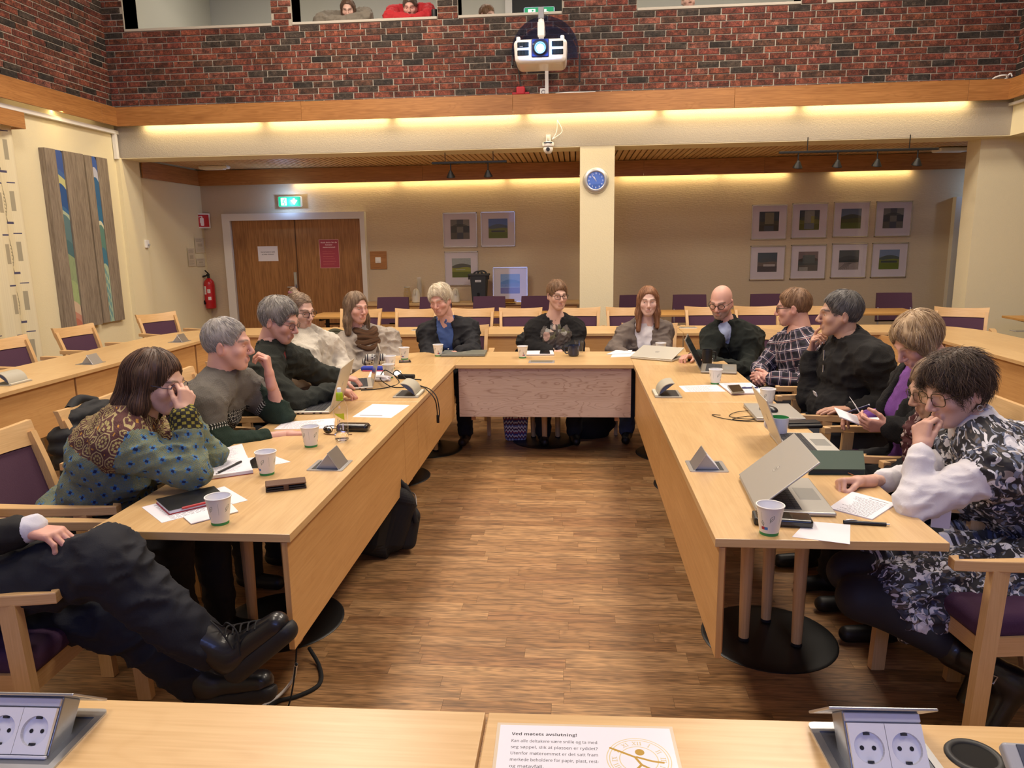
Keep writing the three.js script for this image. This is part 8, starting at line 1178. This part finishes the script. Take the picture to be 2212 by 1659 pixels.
// --- O: floral dress ---
person({
  label: 'short-haired woman with glasses in a floral dress and white turtleneck, chin on hand', group: gH, fem: 1, face: -82, N: [2118, 930, -2.60], P: V3(1.68, .5, -2.50), H: [2064, 842, -2.60], yaw: -74, pitch: 14, roll: 4, hs: 1.04, girth: 1.16, sw: .185, skin: SK.fair, cell: .0034, hcell: .0032, head: { open: .12, jaw: .95, flush: .9, nose: 1.05 }, brow: [96, 80, 68], gaze: [0, 25],
  SL: [2150, 1018, -2.38], SR: [2070, 975, -2.80], EL: [1972, 1092, -2.36], ER: [1985, 1032, -2.74], WL: [1990, 968, -2.45], WR: [1858, 1040, -2.60], handL: { d: [.12, .8, -.35], n: [.75, .1, -.5], curl: [.95, .9, .45], thumb: [.2, .5, .1] }, handR: { d: [-.95, .05, .25], n: [0, -.8, .4], curl: FIST, thumb: [.3, .6, .3] },
  legR: [V3(1.6, .5, -2.62), [1835, 1235, -2.52], [2080, 1400, -2.48]], legL: [V3(1.6, .5, -2.42), [1856, 1292, -2.38], [2122, 1438, -2.28]],
  hair: { col: HC.dk, t: .018, top: 1.3, line: .06, nape: -.1, cell: .005, strands: 3000, len: .055, seg: 5, flow: [0, -.5, -.15], lift: .01, mess: .7, lump: .012, rad: .0012, flare: 1.6, earY: .034, locks: [[[0, .09, .06], [-.04, .05, .085], .024, .012], [[0, .09, .06], [.04, .045, .085], .024, .012]] }, glasses: { w: .026, h: .022, r: .0014, m: mat(0x4a3c28, .35, { metalness: .6 }) },
  tops: [{ name: 'turtleneck', m: cloth(0xd8d6dc, .9), t: .012, collar: .62, open: .5, neckR: .055, cell: .009, fold: .007, cuffL: .86, cuffR: .6 }, { name: 'dress_bodice', m: mat(0xffffff, .75, { map: PT.floral }), t: .026, vest: 1, neckR: .1, open: -.4, cell: .009, fold: .009, hem: .3, clip: vOpen(-.05, .12), cuts: c => [{ ...cap(c.SL, c.EL, .068, .06), k: .01 }, { ...cap(c.SR, c.ER, .068, .06), k: .01 }] }],
  pants: { m: mat(0x14151f, .7), name: 'tights', g: .004, fold: .001, cell: .01 },
  extra: [c => { const m = mat(0xffffff, .75, { map: PT.floral }), P = [...[c.LR, c.LL].flatMap(q => [cap(q[0], q[0].clone().lerp(q[1], .82), .13, .088)]), ell(c.Pv.clone().addScaledVector(c.up, .02), [.22, .15, .2], c.lat, c.up, c.f), cap(c.LL[0].clone().add(V3(0, -.02, .02)), c.LL[0].clone().lerp(c.LL[1], .75).add(V3(0, -.1, .05)), .07, .05)]; const g = meshOf(P, .01, .06).mesh(); push(g, folds(.014, 16)); part(c.o, 'dress_skirt', c.T0(limbUV(g, [{ a: c.LL[0], b: c.LL[1], r: .13 }])[0]), m); },
    c => { const bm = phys(0x0d0e14, .35, { clearcoat: .3 }); for (const [q, d] of [[c.LL, V3(-.35, -.75, .1)], [c.LR, V3(-.3, -.6, .1)]]) { const A = q[2], dn = A.clone().sub(q[1]).normalize(), t = d.clone().normalize(), heel = A.clone().addScaledVector(dn, .10); const s = part(c.o, 'boot', c.T0(meshOf([cap(A.clone().addScaledVector(dn, -.09), heel, .058, .048), cap(heel, heel.clone().addScaledVector(t, .17), .045, .034), cap(heel.clone().addScaledVector(dn, .02), heel.clone().addScaledVector(dn, .085).addScaledVector(t, -.0), .03, .022)], .007, .03).mesh()), bm); const bk = A.clone().addScaledVector(dn, .02); part(s, 'buckle', c.T0(xf(new THREE.TorusGeometry(.018, .003, 6, 4), [bk.x - .02, bk.y, bk.z + .055], [0, 0, .4])), M.steel); } },
    c => { const e = V3(.081, -.055, -.01).applyMatrix4(c.hm); part(c.o, 'earring', c.T0(xf(new THREE.TorusGeometry(.009, .0016, 8, 20), [e.x, e.y, e.z + .006], [0, 0, 0])), M.steel); const b = onY(2012, 1120, .68); part(c.o, 'badge', c.T0(xf(rbox(.055, .085, .003, .001), [b.x + .03, .69, b.z], [0, -.3, 0])), M.paper); }],
});
// --- A: cross-legged person at the table end, cut by the frame ---
person({
  label: 'person in dark trousers and black lace-up boots sitting cross-legged', group: gH, face: 84, N: V3(-2.2, 1.02, -1.88), P: V3(-2.02, .52, -1.88), H: V3(-2.16, 1.24, -1.88), yaw: 84, girth: 1.1, skin: SK.pink, hcell: .0036, SR: V3(-2.18, .98, -1.68), SL: V3(-2.18, .98, -2.08), ER: V3(-2.12, .74, -1.62), EL: V3(-2.1, .74, -2.16), WR: [52, 1146, -1.84], WL: V3(-1.9, .7, -2.1), handR: { d: [.9, -.12, -.05], n: [0, -1, 0], curl: LOOSE }, handL: { n: [0, -1, 0], curl: LOOSE },
  hair: { col: HC.dark, strands: 300 }, tops: [{ name: 'jacket', m: cloth(0x101013), t: .022, cuffR: .97 }, { name: 'shirt', m: cloth(0xd0d0dc), t: .008, cell: .009, cuffR: 1.03 }],
  legR: [V3(-2.02, .55, -1.80), [228, 1213, -1.88], [432, 1392, -1.92]], legL: [V3(-2.02, .5, -1.98), [255, 1330, -2.02], [420, 1470, -2.04]], pants: { m: navy, g: .026, fold: .01, cell: .01 },
  extra: [c => { const lm = phys(0x0f1016, .38, { clearcoat: .25 }), so = mat(0x16171b, .6); [[c.LR, onZ(640, 1358, -1.90), onZ(500, 1465, -1.91)], [c.LL, onZ(548, 1506, -2.0), onZ(430, 1520, -2.02)]].forEach(([q, toe, heel]) => { const A = q[2], ax = toe.clone().sub(heel), L = ax.length(); ax.normalize(); const u = A.clone().sub(heel); u.addScaledVector(ax, -u.dot(ax)).normalize(); const h2 = heel.clone(), t2 = h2.clone().addScaledVector(ax, .285); const b = part(c.o, 'boot', c.T0(meshOf([cap(A.clone().addScaledVector(u, .05), h2.clone().addScaledVector(ax, .055).addScaledVector(u, .06), .058, .05), cap(h2.clone().addScaledVector(ax, .04).addScaledVector(u, .055), t2.clone().addScaledVector(ax, -.05).addScaledVector(u, .045), .046, .036)], .006, .03).mesh()), lm); part(b, 'sole', c.T0(meshOf([cap(h2.clone().addScaledVector(ax, .035).addScaledVector(u, .012), t2.clone().addScaledVector(ax, -.04).addScaledVector(u, .014), .04, .034)], .006, .02, 0, [], (x, y, z) => { const p = V3(x, y, z).sub(h2); return p.dot(u) - .028; }).mesh()), so); const zz = V3(0, 0, 1), ls = []; for (let i = 0; i < 5; i++) { const k = h2.clone().addScaledVector(ax, .10 + i * .022).addScaledVector(u, .115 - i * .010); ls.push(tube([k.clone().addScaledVector(zz, .03), k.clone().addScaledVector(u, .012), k.clone().addScaledVector(zz, -.03)], .0028, 10, 6)); } const k = h2.clone().addScaledVector(ax, .09).addScaledVector(u, .135); ls.push(tube([k, k.clone().add(V3(.03, .03, .03)), k.clone().add(V3(.06, .01, .04)), k.clone().add(V3(.07, -.06, .05))], .0025, 20, 6), tube([k, k.clone().add(V3(-.02, .035, .03)), k.clone().add(V3(.01, .02, .045)), k.clone().add(V3(.05, -.04, .05))], .0025, 20, 6)); part(b, 'laces', c.T0(merge(ls)), M.blackMatt); }); }],
});
// --- gallery ---
const gal = (o) => person({ group: gG, floor: 3.2, noLegs: 1, cell: .006, hcell: .005, girth: 1.05, ...o });
gal({ label: 'young woman with long brown hair leaning on the gallery sill in a grey hoodie', fem: 1, face: 0, N: [748, 42, -9.5], P: V3(-2.78, 3.75, -9.75), H: [752, 20, -9.34], pitch: 25, yaw: 8, ER: [692, 44, -9.18], EL: [792, 36, -9.18], WR: [745, 46, -9.1], WL: [752, 42, -9.1], SR: [705, 44, -9.45], SL: [788, 36, -9.45], handR: { n: [0, -1, 0], curl: LOOSE }, head: { open: .2 }, hair: { col: HC.brown, t: .01, coverEars: 1, line: .078, nape: -.22, locks: [[[-.066, .03, 0], [-.08, -.18, .02], .024, .02], [[.066, .03, 0], [.085, -.16, .03], .024, .018], [[0, .02, -.07], [0, -.15, -.08], .058, .05]], strands: 500, len: .08, flow: [0, -2, 0] }, tops: [{ name: 'hoodie', m: cloth(0x6e675c), t: .03, fold: .012 }] });
gal({ label: 'man in a red hoodie leaning on the gallery sill', face: -5, N: [895, 30, -9.5], P: V3(-1.9, 3.75, -9.75), H: [886, 16, -9.34], pitch: 20, yaw: 4, skin: SK.pink, ER: [842, 38, -9.16], EL: [926, 34, -9.2], WR: [890, 42, -9.1], WL: [898, 42, -9.12], SR: [852, 30, -9.42], SL: [922, 26, -9.45], handR: { n: [0, -1, 0], curl: LOOSE }, head: { open: .4, smile: 1 }, hair: { col: HC.dk, t: .012, line: .066, strands: 400 }, tops: [{ name: 'hoodie', m: cloth(0xa81c24), t: .03, fold: .01, collar: .3 }] });
gal({ label: 'man with glasses whose head just shows above the gallery sill', face: 20, N: [1058, 62, -9.72], P: V3(-1.05, 3.5, -9.8), H: [1052, 34, -9.7], yaw: 55, pitch: 15, ER: V3(-1.3, 3.75, -9.6), EL: V3(-.8, 3.75, -9.6), WR: V3(-1.2, 3.7, -9.45), WL: V3(-.95, 3.7, -9.45), hair: { col: HC.lbrown, t: .01, strands: 400 }, glasses: { m: M.black }, tops: [{ name: 'jumper', m: cloth(0x3a3a40), t: .02 }] });
gal({ label: 'fair-haired person standing behind the wide gallery opening', fem: 1, face: 0, N: [1488, 30, -9.85], P: V3(1.36, 3.6, -9.9), H: [1487, 2, -9.82], yaw: 6, ER: V3(1.1, 3.8, -9.8), EL: V3(1.6, 3.8, -9.8), WR: V3(1.2, 3.65, -9.7), WL: V3(1.5, 3.65, -9.7), hair: { col: HC.blond, t: .01, strands: 300 }, tops: [{ name: 'jumper', m: cloth(0x4a3c34), t: .02 }] });
// --- jackets hung over chair backs ---
function hungJacket(x, z, turn, col, label, puffy) { const o = thing('hung_jacket', label, 'jacket', [x, 0, z], turn); const P = [ell([0, .66, -.36], [.24, .2, .06]), ell([0, .45, -.34], [.22, .2, .06]), cap([-.22, .72, -.35], [-.26, .42, -.24], .055, .045), cap([.22, .72, -.35], [.26, .42, -.24], .055, .045)]; const g = meshOf(P, .011, .05).mesh(); push(g, puffy ? v => .016 * Math.abs(Math.sin(v.y * 52)) + folds(.006, 14)(v) : folds(.016, 12)); part(o, 'shell', g, mat(col, .8)); part(o, 'collar', tube([[-.1, .84, -.4], [0, .87, -.42], [.1, .84, -.4]], .024, 16), mat(col, .8)); }
hungJacket(-1.73, -5.80, R90 - .75, 0x3a3824, 'olive jacket hung over the chair of the cowl-scarf woman'); hungJacket(-1.98, -3.32, R90, 0x17181c, 'black quilted jacket hung over the chair of the grey-jumper man', true); hungJacket(-.22, -6.24, .05, 0x101012, 'black jacket hung over the chair of the glasses woman');
scene.traverse(o => { if (o.isLight && o.shadow && o.castShadow !== undefined) o.castShadow = true; });
renderer.render(scene, camera);
